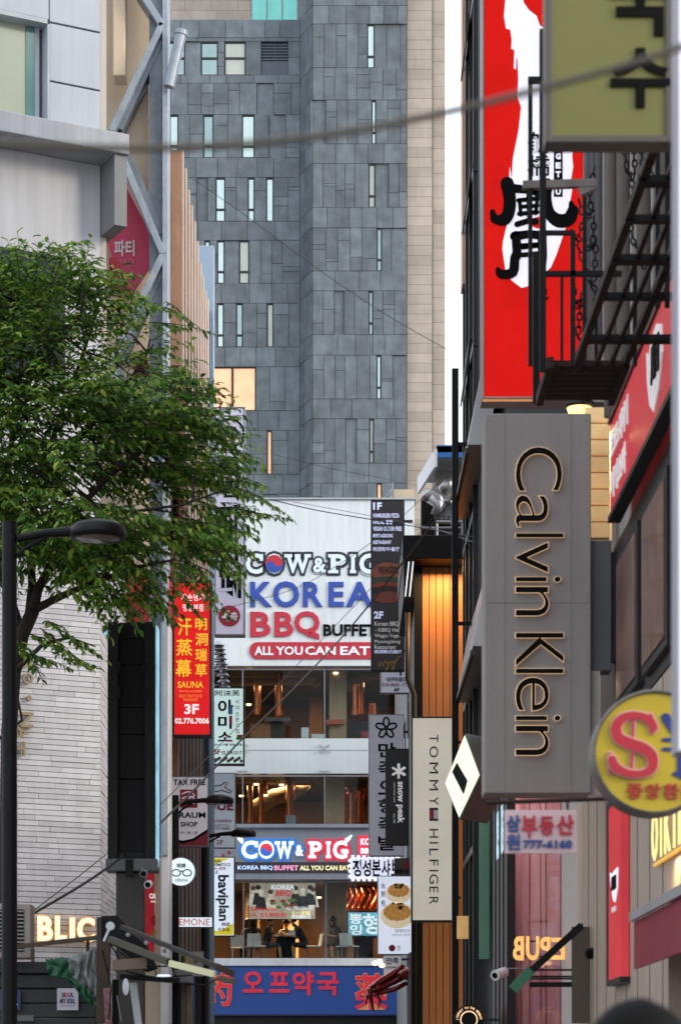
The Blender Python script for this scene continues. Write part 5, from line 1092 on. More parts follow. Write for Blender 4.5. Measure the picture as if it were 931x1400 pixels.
b = MB(); ck.rect(b, 664, 824, 807, 824.8, -.0016, -.0003); b.build('panel_seam', M('seam_taupe', '#6a6561', .6), ck)
for v in (575, 700, 818, 832, 950, 1075):
    for u in (668, 802):
        b = MB(); x, z = ck.xz(u, v); b.lathe([(.001, -.004), (.009, -.003), (.009, 0), (.001, 0)], (x, 0, z), 8, axis='y'); b.build('screw', m_grey, ck)
b = MB(); ck.rect(b, 806, 735, 838, 915, .1, .35); b.build('arm_box', M('arm_box_grey', '#5c5d5e', .5, .1, var=.12, streak=.15), ck, bevel=.01)
b = MB(); wb(ck, b, px(838, 22), 2.56, 22.15, 22.3, pz(900, 22), pz(750, 22)); b.build('bracket', m_steel, ck)
b = MB(); ck.rect(b, 808.5, 915, 822, 1086, .1, .16); b.build('side_cover', M('pale_end_panel', '#b5aca6'), ck)
# red picture sign
rd = sign('red_brush_sign', 'huge lit red sign with white brush patch and thick black brush characters', 'sign', 659, -170, 800, 545, 24.6, .35, M('lit_pure_red', '#8f0c0a', .7, spec=.08, emit='#e01a14', k=.74, var=.12, scale=1.3), M('red_sign_edge', '#8d8a88', .4, .6), .02)
z_ = lambda x, y: (600 + x / 2.813, y / 2.813); q_ = lambda x, y: (600 + x / 2.813, 330 + y / 2.813)
m_wb = M('lit_white_patch', '#dcdce8', .4, emit='#e6e4f2', k=.7, var=.05)
patch = [z_(*p) for p in ((300, -450), (276, -260), (255, 0), (250, 60), (258, 108), (274, 112), (280, 150), (278, 186), (290, 190), (288, 260), (296, 266), (298, 220), (302, 225), (305, 300), (304, 330), (300, 366), (316, 410), (306, 500), (284, 610), (280, 690), (272, 640), (268, 735), (262, 860), (246, 930))] + [q_(*p) for p in ((244, 30), (256, 110), (280, 150), (318, 178), (356, 168), (380, 150), (400, 128), (430, 100), (452, 50))] + [z_(*p) for p in ((486, 880), (500, 800), (512, 730), (508, 690), (516, 640), (512, 600), (516, 568), (500, 480), (470, 380), (430, 240), (410, 110), (388, 96), (376, 60), (345, 36), (325, 6), (322, -240))]
b = MB(); b.prism([rd.xz(*p) for p in patch], -.008, -.002); b.build('white_patch', m_wb, rd)
b = MB()
for pts, wd in (([z_(262, 705), z_(272, 760), z_(268, 815), z_(248, 845), z_(212, 842)], [12, 11, 11, 11, 7]), ([z_(212, 842), z_(206, 815)], [7, 5]), ([z_(268, 722), z_(330, 728), z_(420, 726)], [8, 7, 8]), ([z_(418, 700), z_(416, 770), z_(426, 820), z_(460, 848), z_(500, 842), z_(515, 810)], [7, 8, 10, 12, 12, 10]), ([z_(515, 810), z_(508, 780)], [9, 4]),
                ([z_(305, 770), z_(385, 762)], 4.5), ([z_(312, 795), z_(380, 790)], 4), ([z_(310, 770), z_(315, 825)], 4), ([z_(378, 765), z_(372, 820)], 4), ([z_(308, 822), z_(378, 815)], 4.5), ([z_(345, 742), z_(348, 850)], 5), ([z_(300, 862), z_(340, 850), z_(372, 852)], [5, 5, 6]), ([z_(352, 735), z_(385, 748)], [4, 5])):
    stroke(b, rd, pts, [w_ * 1.55 for w_ in wd] if isinstance(wd, list) else wd * 1.3, -.010, .01)
b.build('brush_character', m_ink, rd)
b = MB()
for pts, wd in (([z_(296, 905), z_(300, 980), q_(292, 60), q_(284, 118), q_(240, 126), q_(226, 108)], [8, 8, 8, 9, 8, 4]), ([z_(290, 908), z_(345, 900), z_(398, 905)], [8, 7, 8]), ([z_(396, 905), z_(398, 975), q_(396, 80), q_(388, 140)], [8, 8, 8, 5]), ([z_(310, 945), z_(392, 940)], 5), ([q_(318, 22), q_(392, 14)], 5), ([q_(318, 52), q_(390, 46)], 5)):
    stroke(b, rd, pts, [w_ * 1.55 for w_ in wd] if isinstance(wd, list) else wd * 1.3, -.010, .01)
b.build('brush_character', m_ink, rd)
b = MB(); b.prism(ell(rd, *z_(382, 856), 10, 8), -.0105, -.003); b.build('red_dot', M('lit_pure_red', '#c41410'), rd)
letters(rd, [('鶴', (721, 180, 752, 209))], m_ink, y=-.009, off=.01, name='character'); letters(rd, [('橋', (721, 212, 752, 240))], m_ink, y=-.009, off=.01, name='character')
b = MB(); rd.rect(b, 757, 160, 769, 269, -.014, -.008); b.build('black_strip', m_ink, rd)
for ch, v in zip('FUGETSU', (173, 186, 198.5, 211, 223, 235, 247)): letters(rd, [(ch, (759.5, v + 11, 766.5, v + 19))], m_wb, y=-.014, off=.04, name='letter')
b = MB(); wb(rd, b, px(800, 24.6), 2.56, 24.7, 24.8, pz(60, 24.6), pz(40, 24.6)); wb(rd, b, px(800, 24.6), 2.56, 24.7, 24.8, pz(470, 24.6), pz(450, 24.6)); b.build('bracket', m_steel, rd)
b = MB(); rd.rect(b, 660, 545.5, 735, 548, .0, .03); b.build('lit_lower_edge', M('warm_edge', '#c98a50', .4, emit='#d8955a', k=.4), rd)
# steel walkway overhead
wk = Face('steel_walkway', 'rusty black overhead steel walkway with ladder like grid, rail posts and chains', 'walkway', 790, 530, 17.5)
WZ = pz(503, 17.0)
def wq(x, y, z): return wp(wk, x, y, z)
b = MB()
for i in range(7): wb(wk, b, 1.50, 2.0, 16.95 + i * .125, 17.06 + i * .125, WZ, WZ + .04)
b.build('deck_plate', m_rust, wk)
for x in (1.47, 2.0):
    b = MB(); wb(wk, b, x - .025, x + .025, 16.9, 17.85, WZ - .03, WZ + .05); b.build('deck_edge', m_rust, wk)
for x, r in ((1.66, .024), (1.80, .014), (1.90, .014), (2.0, .022)):
    b = MB(); b.beam(wq(x, 17.05, WZ + .02), wq(x + .04, 12.3, WZ + .05), r * 2, r * 2.4); b.build('long_rail', m_rust, wk)
for i, D in enumerate((16.4, 15.5, 14.8, 14.1, 13.5, 12.9)):
    b = MB(); b.beam(wq(1.66, D, WZ + .02), wq(2.55, D, WZ + .02), .06 if i % 2 else .10, .04); b.build('cross_bar', m_black, wk)
def wbar(u0, v0, u1, v1, r, D=17.0, nm='rail_post', mat=None):
    b = MB(); b.beam(wp(wk, *P(u0, v0, D)), wp(wk, *P(u1, v1, D)), r, r); return b.build(nm, mat or m_black, wk)
wbar(742, 40, 742, 508, .045); wbar(725, 108, 725, 500, .03, 17.6); wbar(722, 109, 746, 109, .04, 17.0, 'rail_bar')
wbar(733, 345, 733, 550, .05, 18.1); wbar(768, 378, 768, 505, .022); wbar(783, 315, 783, 505, .035); wbar(799, 268, 799, 505, .03); wbar(815, 400, 815, 505, .022, 17.4)
wbar(746, 318, 785, 318, .03, 17, 'rail_bar'); wbar(746, 374, 850, 374, .035, 17, 'rail_bar'); wbar(868, 360, 868, 500, .03, 17.8); wbar(899, 200, 899, 420, .03, 16); wbar(912, 190, 912, 420, .03, 15.4)
b = MB(); b.beam(wp(wk, *P(715, 253, 17.6)), wp(wk, *P(815, 250, 17.6)), .05, .055); b.beam(wp(wk, *P(792, 262, 17.6)), wp(wk, *P(815, 252, 17.6)), .04, .06); b.build('support_arm', M('worn_plate', '#77706a', .5, .3, var=.3, scale=8), wk)
def chain(pts, D, label):
    ch = Face('hanging_chain', label, 'chain', pts[0][0], pts[-1][1], D); ch.root['group'] = 'chains hanging from the walkway'
    q = [ch.loc(u, v, D) for u, v in pts]; L = 0; out = []; k_ = 0
    for a, b_ in zip(q, q[1:]):
        n = max(1, int((b_ - a).length / .045))
        for i in range(n): out.append((a.lerp(b_, i / n), (b_ - a).normalized()))
    mb = MB()
    for i, (p, d) in enumerate(out):
        s_ = d.cross(Vector((0, 1, 0))).normalized() if i % 2 else Vector((0, 1, 0)); ring = [p + d * .032 * math.cos(t) + s_ * .018 * math.sin(t) for t in [2 * math.pi * j / 8 for j in range(9)]]
        mb.tube(ring, .007, 4, cap=False)
    mb.build('links', m_black, ch)
chain([(792, 275), (798, 300), (790, 325), (783, 318), (795, 350), (799, 372), (792, 380)], 17.3, 'chain looping down beside the tall rail post over the red sign')
chain([(812, 232), (806, 262), (808, 290), (803, 294), (812, 300), (810, 335), (806, 338), (815, 330), (812, 380), (807, 386), (817, 400), (810, 430), (806, 434)], 17.7, 'long knotted chain by the corner of the red sign')
chain([(852, 196), (858, 235), (864, 242), (868, 232), (866, 196)], 18.5, 'short chain swag left of the two under the olive sign'); chain([(876, 196), (880, 240), (884, 250), (890, 240), (892, 200)], 18.5, 'short chain swag right of the two under the olive sign')
chain([(863, 240), (866, 280), (860, 300), (866, 330), (878, 352), (882, 372)], 18.2, 'thin chain trailing down behind the grid of the walkway')
chain([(742, 385), (745, 410), (740, 415), (737, 400)], 17.2, 'small chain loop low on the walkway posts'); chain([(783, 385), (786, 410), (790, 416), (794, 405), (790, 460), (792, 464)], 17.2, 'chain loop hanging at the deck end of the walkway')

# ------------------------------------------------------------------ pink curtained shop window, far half of the right side
pw = building('pink_window_building', 'shop front with pale pink curtains behind tall glass, under the small estate sign', 2.5, 26.7)
m_curt = M('pink_curtain', '#d6bfc2', .75, var=.07, scale=3, trans=.55)
b = MB(); n = 190; D0, D1 = 27.3, 36.4; vs_ = []
for i in range(n + 1):
    D = D0 + (D1 - D0) * i / n; x = 2.62 + .02 * math.sin(i * .9) + .018 * math.sin(i * .37 + 1)
    for z in (0, 6.3): vs_.append(wp(pw, x, D, z))
    for z in (0, 6.3): vs_.append(wp(pw, x + .02, D, z))
for i in range(n):
    a = i * 4; b.add([], []); 
b.add(vs_, [f for i in range(n) for f in ((i*4, i*4+1, i*4+5, i*4+4), (i*4+2, i*4+6, i*4+7, i*4+3), (i*4+1, i*4+3, i*4+7, i*4+5))]); b.build('curtain', m_curt, pw, smooth=True)
b = MB()
for D in (28.1, 30.2, 31.0, 32.8): wb(pw, b, 2.572, 2.58, D, D + .16, 0, 6.3)
b.build('rose_stripe', M('rose_stripe', '#cfa0a6', .7, var=.1, trans=.5), pw)
b = MB(); wb(pw, b, 2.5, 2.6, 26.65, 26.85, 0, 6.4); wb(pw, b, 2.5, 2.6, 26.85, 36.6, 6.3, 6.4); wb(pw, b, 2.5, 2.6, 36.45, 36.6, 0, 6.3); fr = b.build('window', m_bm, pw)
b = MB(); wb(pw, b, 2.54, 2.548, 26.85, 36.45, 0, 6.3); b.build('pane', glass('shop_glass', '#f2e6e6', .12), fr)
b = MB(); wb(pw, b, 3.7, 8, 26.7, 36.6, 0, 6.6); wb(pw, b, 2.7, 3.7, 26.7, 36.6, 6.41, 6.6); wb(pw, b, 2.7, 3.7, 26.66, 26.8, 0, 6.4); b.build('back_wall', M('rose_back_wall', '#7a5256', .7), pw)
b = MB(); wb(pw, b, 2.5, 2.58, 26.62, 27.3, 0, 6.4); b.build('pale_end_panel', M('pale_end_panel', '#b5aca6'), pw)
b = MB(); wb(pw, b, 2.52, 2.56, 27.0, 27.3, pz(1160, 27), 6.3); b.build('orange_edge', M('orange_edge', '#b8834a', .5), pw)
for D in (28.4, 30.8, 33.2, 35.6): lamp('curtain_fill_lamp', 3.2, D, 6.2, 34, (1, .88, .86), .5)  # area lamps added behind the curtain to brighten it
rv = Face('mirrored_letter_reflection', 'painted reflection of warm lit capital letters reading backwards on the pink curtained window', 'sign', 735, 1316, 26.5)
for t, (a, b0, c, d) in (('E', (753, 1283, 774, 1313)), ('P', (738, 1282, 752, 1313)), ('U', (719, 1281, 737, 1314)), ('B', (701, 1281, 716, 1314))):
    mb = MB(); put_text(mb, rv, t, (a, b0, c, d), off=.03, y=0, depth=.03, mirror=True, res=3); mb.build('lit_or_reflected_letter', M('reflected_letter_glow', '#e0a458', .4, emit='#e9b26a', k=.85, var=.2, scale=8), rv)  # a reflection in the glass, drawn as mirrored glowing letters
x0, z1 = rv.xz(700, 1280); x1, z0 = rv.xz(775, 1316)
b = MB()
for z in (z0 + .06, z1 - .06): b.box(x0, 2.5 - rv.p.x, .02, .04, z - .008, z + .008)
b.build('rail', m_dark, rv)  # added rails that carry the drawn reflection
bk = Face('awning_arm', 'slanting black steel awning arm with green stripe in front of the pink window', 'awning', 750, 1400, 24.0)
def bq(u, v, D=24.0): return bk.loc(u, v, D)
b = MB(); b.beam(bq(795, 1266), bq(722, 1332), .06, .07); b.build('arm', m_black, bk)
b = MB(); b.beam(bq(726, 1327), bq(701, 1354), .07, .10); b.build('green_stripe', M('green_paint', '#2f6b52', .45), bk)
b = MB(); b.prism([(p.x, p.z) for p in (bq(797, 1262), bq(797, 1285), bq(790, 1287), bq(778, 1282))], bq(797, 1262).y, bq(797, 1262).y + .06); b.build('gusset', m_black, bk)
for v, uu in ((1327, 797), (1336, 797), (1339, 790), (1347, 782)):
    b = MB(); b.beam(bq(724, v), bq(uu, v), .025, .018 if v < 1345 else .05); b.build('tie_bar', m_black, bk)
b = MB(); b.beam(bq(794, 1268), bq(794, 1400), .18, .05); b.build('upright', M('upright_brown', '#4a423b', .5), bk)

# estate sign on its rod
es = sign('estate_sign', 'small pale pink hanging sign with red and blue Korean letters and a phone number', 'sign', 690, 1108, 788, 1167, 13.0, .03, M('pale_pink_board', '#cdb2b6', .5, var=.05), None, 0)
letters(es, [('삼', (692, 1115, 711, 1138)), ('원', (692, 1141, 711, 1163)), ('777-6160', (715, 1149, 782, 1161))], M('estate_blue', '#2d4a86', .5), off=.035)
letters(es, [('부', (713, 1116, 734, 1146)), ('동', (737, 1117, 757, 1143)), ('산', (761, 1115, 784, 1142))], M('estate_red', '#b3283a', .5), off=.04)
b = MB(); b.tube([es.loc(664, 1098, 13.05), es.loc(850, 1092, 13.0), (2.5 - es.p.x, .1, es.loc(850, 1092, 13).z)], .012, 8); b.build('hanging_rod', m_rust, es)
b = MB()
for u in (702, 776): b.beam(es.loc(u, 1096, 13.03), es.loc(u, 1110, 13.03), .012, .012)
b.build('hanger', m_rust, es)
# round exchange sign
xs = Face('exchange_sign', 'round yellow money exchange sign with big red dollar mark and dark rim', 'sign', 895, 1116, 12.0)
c = xs.xz(895, 1029); rr = c[1] - xs.xz(895, 1115)[1]; cy = c[1]
m_exy = M('exchange_yellow', '#b09a1c', .4, var=.08, scale=2.5)
b = MB(); b.lathe([(.001, 0), (rr * .94, 0), (rr * .94, .16), (.001, .16)], (c[0], 0, cy), 56, axis='y'); b.build('panel', m_exy, xs)
b = MB(); b.lathe([(rr * .94, .18), (rr * .941, -.012), (rr * .965, -.02), (rr, -.012), (rr, .18)], (c[0], 0, cy), 56, axis='y'); b.build('rim', M('worn_rim', '#6d6a66', .4, .6, var=.35, scale=9), xs, smooth=False)
m_xo = M('pale_pink_outline', '#caa39a', .5); m_xr = M('exchange_red', '#a8202f', .4); m_xb = M('exchange_blue', '#1d2d72', .4)
for mat, gr, y in ((m_xo, 3.4, 0), (m_xr, 0, -.008)):
    b = MB(); stroke(b, xs, [(893, 995), (888, 986), (872, 979), (852, 982), (842, 995), (846, 1010), (862, 1018), (880, 1025), (891, 1036), (890, 1052), (876, 1059), (856, 1058), (841, 1050), (836, 1040)], [12 + gr, 12 + gr, 10 + gr, 12 + gr, 14 + gr, 15 + gr, 16 + gr, 16 + gr, 15 + gr, 13 + gr, 10 + gr, 11 + gr, 13 + gr, 12 + gr], y, .006)
    stroke(b, xs, [(866, 974), (863, 1062)], 3.6 + gr, y - .0005, .0064)
    stroke(b, xs, [(889, 979), (892, 1001)], 6 + gr, y - .0006, .0066); stroke(b, xs, [(834, 1032), (835, 1056)], 6 + gr, y - .0006, .0066); b.build('dollar_mark', mat, xs)
b = MB(); stroke(b, xs, [(910, 982), (932, 1018), (954, 982)], 13, 0, .006); stroke(b, xs, [(932, 1016), (932, 1060)], 13, 0, .0062); 
for v in (1012, 1025): stroke(b, xs, [(907, v), (957, v)], 5, 0, .0064)
stroke(b, xs, [(922, 1059), (944, 1059)], 6, 0, .0063); b.build('yen_mark', m_xb, xs)
letters(xs, [(ch, (857 + i * 25, 1072, 878 + i * 25, 1093)) for i, ch in enumerate('중앙환전')], M('exchange_orange_red', '#a03020', .5), off=.045)
b = MB(); b.box(c[0] + rr, 2.5 - xs.p.x, .05, .1, cy - .03, cy + .03); b.build('bracket', m_steel, xs)
# olive noodle sign, top right
ol = sign('olive_sign', 'olive yellow box sign with thick black Korean letters in the upper right corner', 'sign', 745, -260, 919, 195, 10.2, .10, M('olive_sign_face', '#696830', .45, var=.05, scale=1.2), M('brown_grey_frame', '#55504a', .45, .4), .03)
letters(ol, [('국', (834, -52, 916, 49)), ('수', (834, 66, 916, 147))], m_ink, off=.055, res=4)
b = MB(); b.box(ol.x1, 2.5 - ol.p.x, .1, .2, ol.z0 + .5, ol.z0 + .58); b.build('bracket', m_steel, ol)
# white lit sign at the very edge
we = sign('white_edge_sign', 'lit white vertical sign cut by the right edge of the photo, nearest of all', 'sign', 924, -420, 1150, 1030, 8.0, .10, M('lit_lavender_face', '#c9c9dc', .4, emit='#d2d2ec', k=.85, var=.04), M('pale_frame', '#8f8f98', .4, .3), .012)
MB().box(we.x1, 2.6 - we.p.x, .08, .14, 2, 2.06).build('bracket', m_steel, we)
# red fascia on the wall
rfa = Face('red_wall_sign', 'long red shop sign along the upper right wall with white lettering and brush patch', 'sign', 835, 690, 22.0, -math.pi / 2)
rfa.p = Vector((2.37, 21.2, 0)); rfa.p.z = 1.6 + 2.37 * 2.07; rfa.root.location = rfa.p
MB().box(0, 5.2, 0, .09, 0, 2.46 * .33).build('panel', M('red_wall_face', '#b3222c', .4, emit='#c02832', k=.35, var=.12, scale=1.2), rfa, bevel=.01)
b = MB(); b.box(-.03, 5.2, -.02, .09, -.05, -.001); b.box(-.03, 5.2, -.02, .09, 2.46 * .33 + .001, 2.46 * .33 + .04); b.build('frame', m_dark, rfa)
m_wf = M('white_sign_print', '#d8d2d2', .5, emit='#e0dada', k=.25)
def wall_text(face, t, x0, x1, z0, z1, mat, off=.03, mirror=False, depth=.012, y=0, nm='lettering'):
    vs, fs = tm(t, off, 2, 1.0); ax, bx = min(p.x for p in vs), max(p.x for p in vs); az, bz = min(p.y for p in vs), max(p.y for p in vs)
    mb = MB(); mb.add([(x0 + (p.x - ax) / (bx - ax) * (x1 - x0), y - .002 - depth * (p.z + .5), z0 + (p.y - az) / (bz - az) * (z1 - z0)) for p in vs], fs); return mb.build(nm, mat, face)
wall_text(rfa, '오코노미야끼', .12, 1.35, .45, .70, m_wf); wall_text(rfa, '야끼소바', .12, 1.2, .10, .36, m_wf)
b = MB(); b.prism([(2.6, .66), (2.75, .60), (2.9, .68), (3.2, .70), (3.45, .62), (3.5, .40), (3.3, .18), (3.05, .08), (2.8, .20), (2.65, .42)], -.016, -.002); b.build('white_patch', m_wf, rfa); wall_text(rfa, '風月', 2.95, 3.4, .3, .58, m_ink, y=-.016)
# vertical red lit sign, letters, awning, camera on the beige wall
rl = Face('red_lit_sign', 'tall narrow red lit sign with small white brush patch on the beige wall', 'sign', 840, 1340, 21.5, -math.pi / 2)
za, zb_ = 1.6 + 2.42 * .35, 1.6 + 2.42 * .99; rl.p = Vector((2.42, 21.8, za)); rl.root.location = rl.p
MB().box(0, .95, 0, .07, 0, zb_ - za).build('panel', M('lit_red_soft', '#8f1c22', .7, spec=.08, emit='#d04a50', k=.62, var=.12, scale=1.5), rl)
MB().box(-.04, .99, -.01, .08, -.05, -.001).build('frame', m_dark, rl); MB().box(-.04, .99, -.01, .08, zb_ - za + .001, zb_ - za + .05).build('frame', m_dark, rl); MB().box(-.04, -.001, -.012, .08, -.05, zb_ - za + .05).build('frame', m_dark, rl)
b = MB(); h = zb_ - za; b.prism([(.2, h * .62), (.35, h * .60), (.5, h * .61), (.8, h * .62), (.78, h * .5), (.6, h * .43), (.45, h * .45), (.28, h * .54)], -.012, -.002); b.build('white_patch', m_wb, rl); wall_text(rl, '風月', .42, .74, h * .5, h * .58, m_ink, y=-.012); wall_text(rl, '鶴橋', .35, .65, h * .38, h * .41, m_wf)
yl = Face('yellow_lit_letters', 'bright yellow lit wall letters seen edge on at the right edge under the round sign', 'sign', 915, 1180, 18.0, -math.pi / 2)
yl.p = Vector((2.49, 19.1, 1.6 + 2.49 * .67)); yl.root.location = yl.p
hh = .40
for t, x0, x1 in (('O', .10, .42), ('I', .62, .66), ('K', .84, 1.14), ('I', 1.34, 1.38), ('K', 1.6, 2.0)):
    o = wall_text(yl, t, x0, x1, 0, hh, M('yellow_lit_front', '#f4dc80', .4, emit='#ffe48a', k=1.0, var=.05), off=.0, depth=.012, y=-.03, nm='lit_or_reflected_letter')
b = MB(); b.box(.1, 2.4, -.03, -.002, -.03, -.012); b.build('lit_rail', M('yellow_lit_glow', '#d8a53c', .5, emit='#e0ac48', k=.8), yl)
lamp('letter_glow', 2.36, 17.9, yl.p.z - .05, 2.0, (1, .74, .35), .2)
aw = Face('red_awning', 'dark red shop awning with pale front edge at the lower right', 'awning', 912, 1310, 17.5, -math.pi / 2)
aw.p = Vector((2.5, 18.3, 0)); aw.root.location = aw.p
za = 1.6 + 2.3 * .53
q = [(0, -.0, za + .18), (3.4, 0, za + .18), (3.4, -.28, za), (0, -.28, za)]
b = MB(); b.add([Vector(p) for p in q] + [Vector(p) - Vector((0, 0, .06)) for p in q], [(0,1,2,3), (7,6,5,4), (0,4,5,1), (1,5,6,2), (2,6,7,3), (3,7,4,0)]); b.build('canopy', M('dark_red_fabric', '#7c2430', .8, var=.15), aw)
b = MB(); b.box(-.02, 3.42, -.31, -.281, za - .06, za + .01); b.build('front_rail', m_alu, aw)
b = MB(); b.box(0, 3.4, -.275, -.255, za - .42, za - .062); b.build('valance', M('dark_red_fabric', '#7c2430'), aw)
MB().box(.5, 1.4, .25, .3, 1.9, 2.05).build('window_light', M('lit_cool_white', '#cfe0e6'), aw)
for v_, u_, D_, lb in ((1303, 816, 24.0, 'black security camera on the beige wall left of the narrow red sign'), (1333, 684, 33.0, 'white security camera on the black uprights below the green glass')):
    cc = Face('security_camera', lb, 'security camera', u_, v_, D_)
    b = MB(); b.tube([(-.08, -.12, -.02), (.06, .06, .03)], .055 if D_ < 30 else .075, 12); b.build('housing', m_black if D_ < 30 else m_white, cc); b = MB(); b.tube([(-.09, -.13, -.025), (-.081, -.12, -.02)], .04, 12); b.build('lens', m_ink, cc)
    b = MB(); b.tube([(.04, .04, .03), (.1, .06, .08), (2.5 - cc.p.x, .06, .08)], .014, 6); b.build('bracket', m_black if D_ < 30 else m_grey, cc)
rgs = Face('round_slogan_sign', 'round black sign with warm lit ring and letters at the bottom of the frame', 'sign', 641, 1413, 36.5)
c = rgs.xz(641, 1395)
b = MB(); b.lathe([(.001, 0), (.22, 0), (.22, .1), (.001, .1)], (c[0], 0, c[1]), 36, axis='y'); b.build('panel', m_black, rgs)
b = MB(); b.tube([(c[0] + .125 * math.cos(t * .18), -.012, c[1] + .125 * math.sin(t * .18)) for t in range(36)], .012, 6); b.build('lit_ring', M('warm_lamp_soft', '#f2c89a', .4, emit='#f6cfa0', k=.9), rgs)
vsT = 'JOURNEY TO THE MOMENT'
for i, ch in enumerate(vsT):
    if ch == ' ': continue
    a = math.pi - math.pi * (i + .5) / len(vsT); vs, fs = tm(ch, .03, 2, 1.0); s_ = .045; mb = MB()
    cx_, cz_ = c[0] + .165 * math.cos(a), c[1] + .165 * math.sin(a); r_ = a - math.pi / 2
    mb.add([(cx_ + (p.x - .3) * s_ * math.cos(r_) - p.y * s_ * math.sin(r_), -.003 - .006 * (p.z + .5), cz_ + (p.x - .3) * s_ * math.sin(r_) + p.y * s_ * math.cos(r_)) for p in vs], fs); mb.build('letter', M('warm_lamp_soft', '#f2c89a'), rgs)
MB().box(.2 + c[0], 2.38 - rgs.p.x, .03, .07, c[1] - .02, c[1] + .02).build('bracket', m_steel, rgs)
# diamond lightbox
dm = Face('diamond_light_box', 'tilted diamond shaped light box with pale green glowing face beside the grey sign', 'light box', 632, 1120, 30.0, R(-38))
cor = [dm.xz(*p) for p in ((636, 1003), (657, 1060), (628, 1121), (608, 1072))]
b = MB(); b.prism(cor, .005, .62); b.build('housing', M('green_grey_housing', '#4d564f', .35, .3, var=.1), dm)
cx_ = sum(p[0] for p in cor) / 4; cz_ = sum(p[1] for p in cor) / 4
b = MB(); b.prism([(cx_ + (x - cx_) * .95, cz_ + (z - cz_) * .95) for x, z in cor], -.012, .0); b.build('panel', M('lit_pale_green', '#d5e2c4', .4, emit='#e4f0d2', k=.88, var=.05), dm)
b = MB(); b.prism([dm.xz(*p) for p in ((626, 1044), (640, 1068), (635, 1086), (620, 1056))], -.03, -.013); b.build('black_plate', m_black, dm)
for i in range(3): letters(dm, [('SHINHAN' [:3 + i], (625 + i * 2, 1055 + i * 6, 634 + i * 2, 1060 + i * 6))], M('grey_print', '#7a8a92'), y=-.03) if False else None
b = MB(); e = dm.to((2.4, 30.6, dm.p.z + .5)); b.beam((cx_, .3, cz_), (e.x, e.y, cz_), .05, .05); b.build('bracket', m_steel, dm)

# ------------------------------------------------------------------ street lamps
def street_lamp(u, D, w_pole, label, base_u=None):
    s = Face('street_lamp', label, 'street lamp', u, 1500, D, z=0, group='black street lamps along the left'); H = 6.22
    b = MB(); b.tube([(0, 0, 0), (0, 0, .5), (0, 0, .52), (0, 0, H)], [w_pole * 1.35, w_pole * 1.3, w_pole, w_pole * .95], 16); b.lathe([(.001, H + .02), (w_pole * .95, H + .01), (w_pole * .95, H - .02)], (0, 0, 0), 16); b.build('pole', m_black, s)
    b = MB(); b.tube([(w_pole, 0, H - .13), (.30, 0, H - .085), (.52, 0, H - .07)], [.035, .035, .045], 10); b.tube([(w_pole, 0, H - .28), (.12, 0, H - .22), (.30, 0, H - .12)], .018, 8); b.build('arm', m_black, s)
    b = MB(); b.lathe([(.001, .055), (.09, .05), (.19, .02), (.23, -.01), (.24, -.07), (.225, -.1), (.19, -.105)], (.74, 0, H - .03), 32); b.build('lamp_shade', M('lamp_black', '#121112', .5, .1, var=.1, spec=.25), s, smooth=True)
    b = MB(); b.lathe([(.001, -.085), (.19, -.09), (.19, -.104), (.001, -.11)], (.74, 0, H - .03), 24); b.build('diffuser', M('lamp_glass', '#6e665c', .2, spec=.8), s, smooth=True)
    return s
street_lamp(13, 20.2, .066, 'nearest black street lamp, its thick pole crossing the left edge of the photo')
street_lamp(239, 40.0, .072, 'second black street lamp, in front of the tax free sign')
s3 = street_lamp(279, 45.5, .06, 'third and farthest street lamp, its arm over the grey airplane sign')

# ------------------------------------------------------------------ power cables
def cable(label, pts, r, mat=None):
    f = Face('power_cable', label, 'cable', pts[0][0], pts[0][1], pts[0][2], group='cables across the street')
    q = [f.loc(*p) for p in pts]; out = []
    for i in range(len(q) - 1):                        # Catmull-Rom through the points
        p0, p1, p2, p3 = q[max(i-1, 0)], q[i], q[i+1], q[min(i+2, len(q)-1)]
        for k in range(8):
            t = k / 8; out.append(.5 * ((2*p1) + (p2 - p0) * t + (2*p0 - 5*p1 + 4*p2 - p3) * t*t + (-p0 + 3*p1 - 3*p2 + p3) * t**3))
    out.append(q[-1]); b = MB(); b.tube(out, r, 6); b.build('cable', mat or M('cable_rubber', '#1c1b1b', .6), f, smooth=True)
cable('thick blurred cable sagging across the top of the photo nearest the viewer', [(-160, 188, 4.2), (0, 196, 4.2), (200, 202, 4.2), (400, 190, 4.2), (600, 155, 4.2), (800, 104, 4.2), (931, 64, 4.2), (1100, 5, 4.2)], .0065, M('near_cable_grey', '#4a463e', .6))
cable('thicker of the two diagonal cables rising to the right over the billboard', [(15, 1267, 24), (150, 1185, 28), (250, 1096, 33), (330, 1012, 38), (405, 938, 42), (480, 857, 45), (560, 757, 45), (640, 652, 41), (690, 585, 38)], .015)
cable('thinner of the two diagonal cables rising to the right over the billboard', [(30, 1258, 26), (160, 1156, 30), (260, 1060, 34), (350, 968, 40), (430, 885, 44), (500, 812, 46), (580, 722, 46), (650, 640, 41)], .006)
cable('thin cable crossing low in front of the tower from upper left to lower right', [(262, 243, 60), (330, 290, 60), (400, 342, 60), (470, 392, 60), (540, 437, 60), (612, 478, 60)], .008)
cable('thin cable slanting down from the billboard top to the dark building', [(370, 683, 46), (430, 697, 46), (500, 709, 46), (580, 722, 46), (660, 736, 40)], .009)
cable('pale thin wire just above the wooden front roof', [(400, 686, 44), (500, 704, 44), (590, 722, 44), (662, 747, 40)], .005, m_grey)
cable('thin wire looping from the tree across the word korea', [(240, 848, 40), (330, 826, 44), (400, 806, 48), (450, 780, 50), (520, 732, 50), (600, 660, 48)], .006)
cable('hair thin wire near the foot of the tower', [(370, 620, 70), (450, 640, 70), (530, 655, 70), (600, 672, 60)], .006)

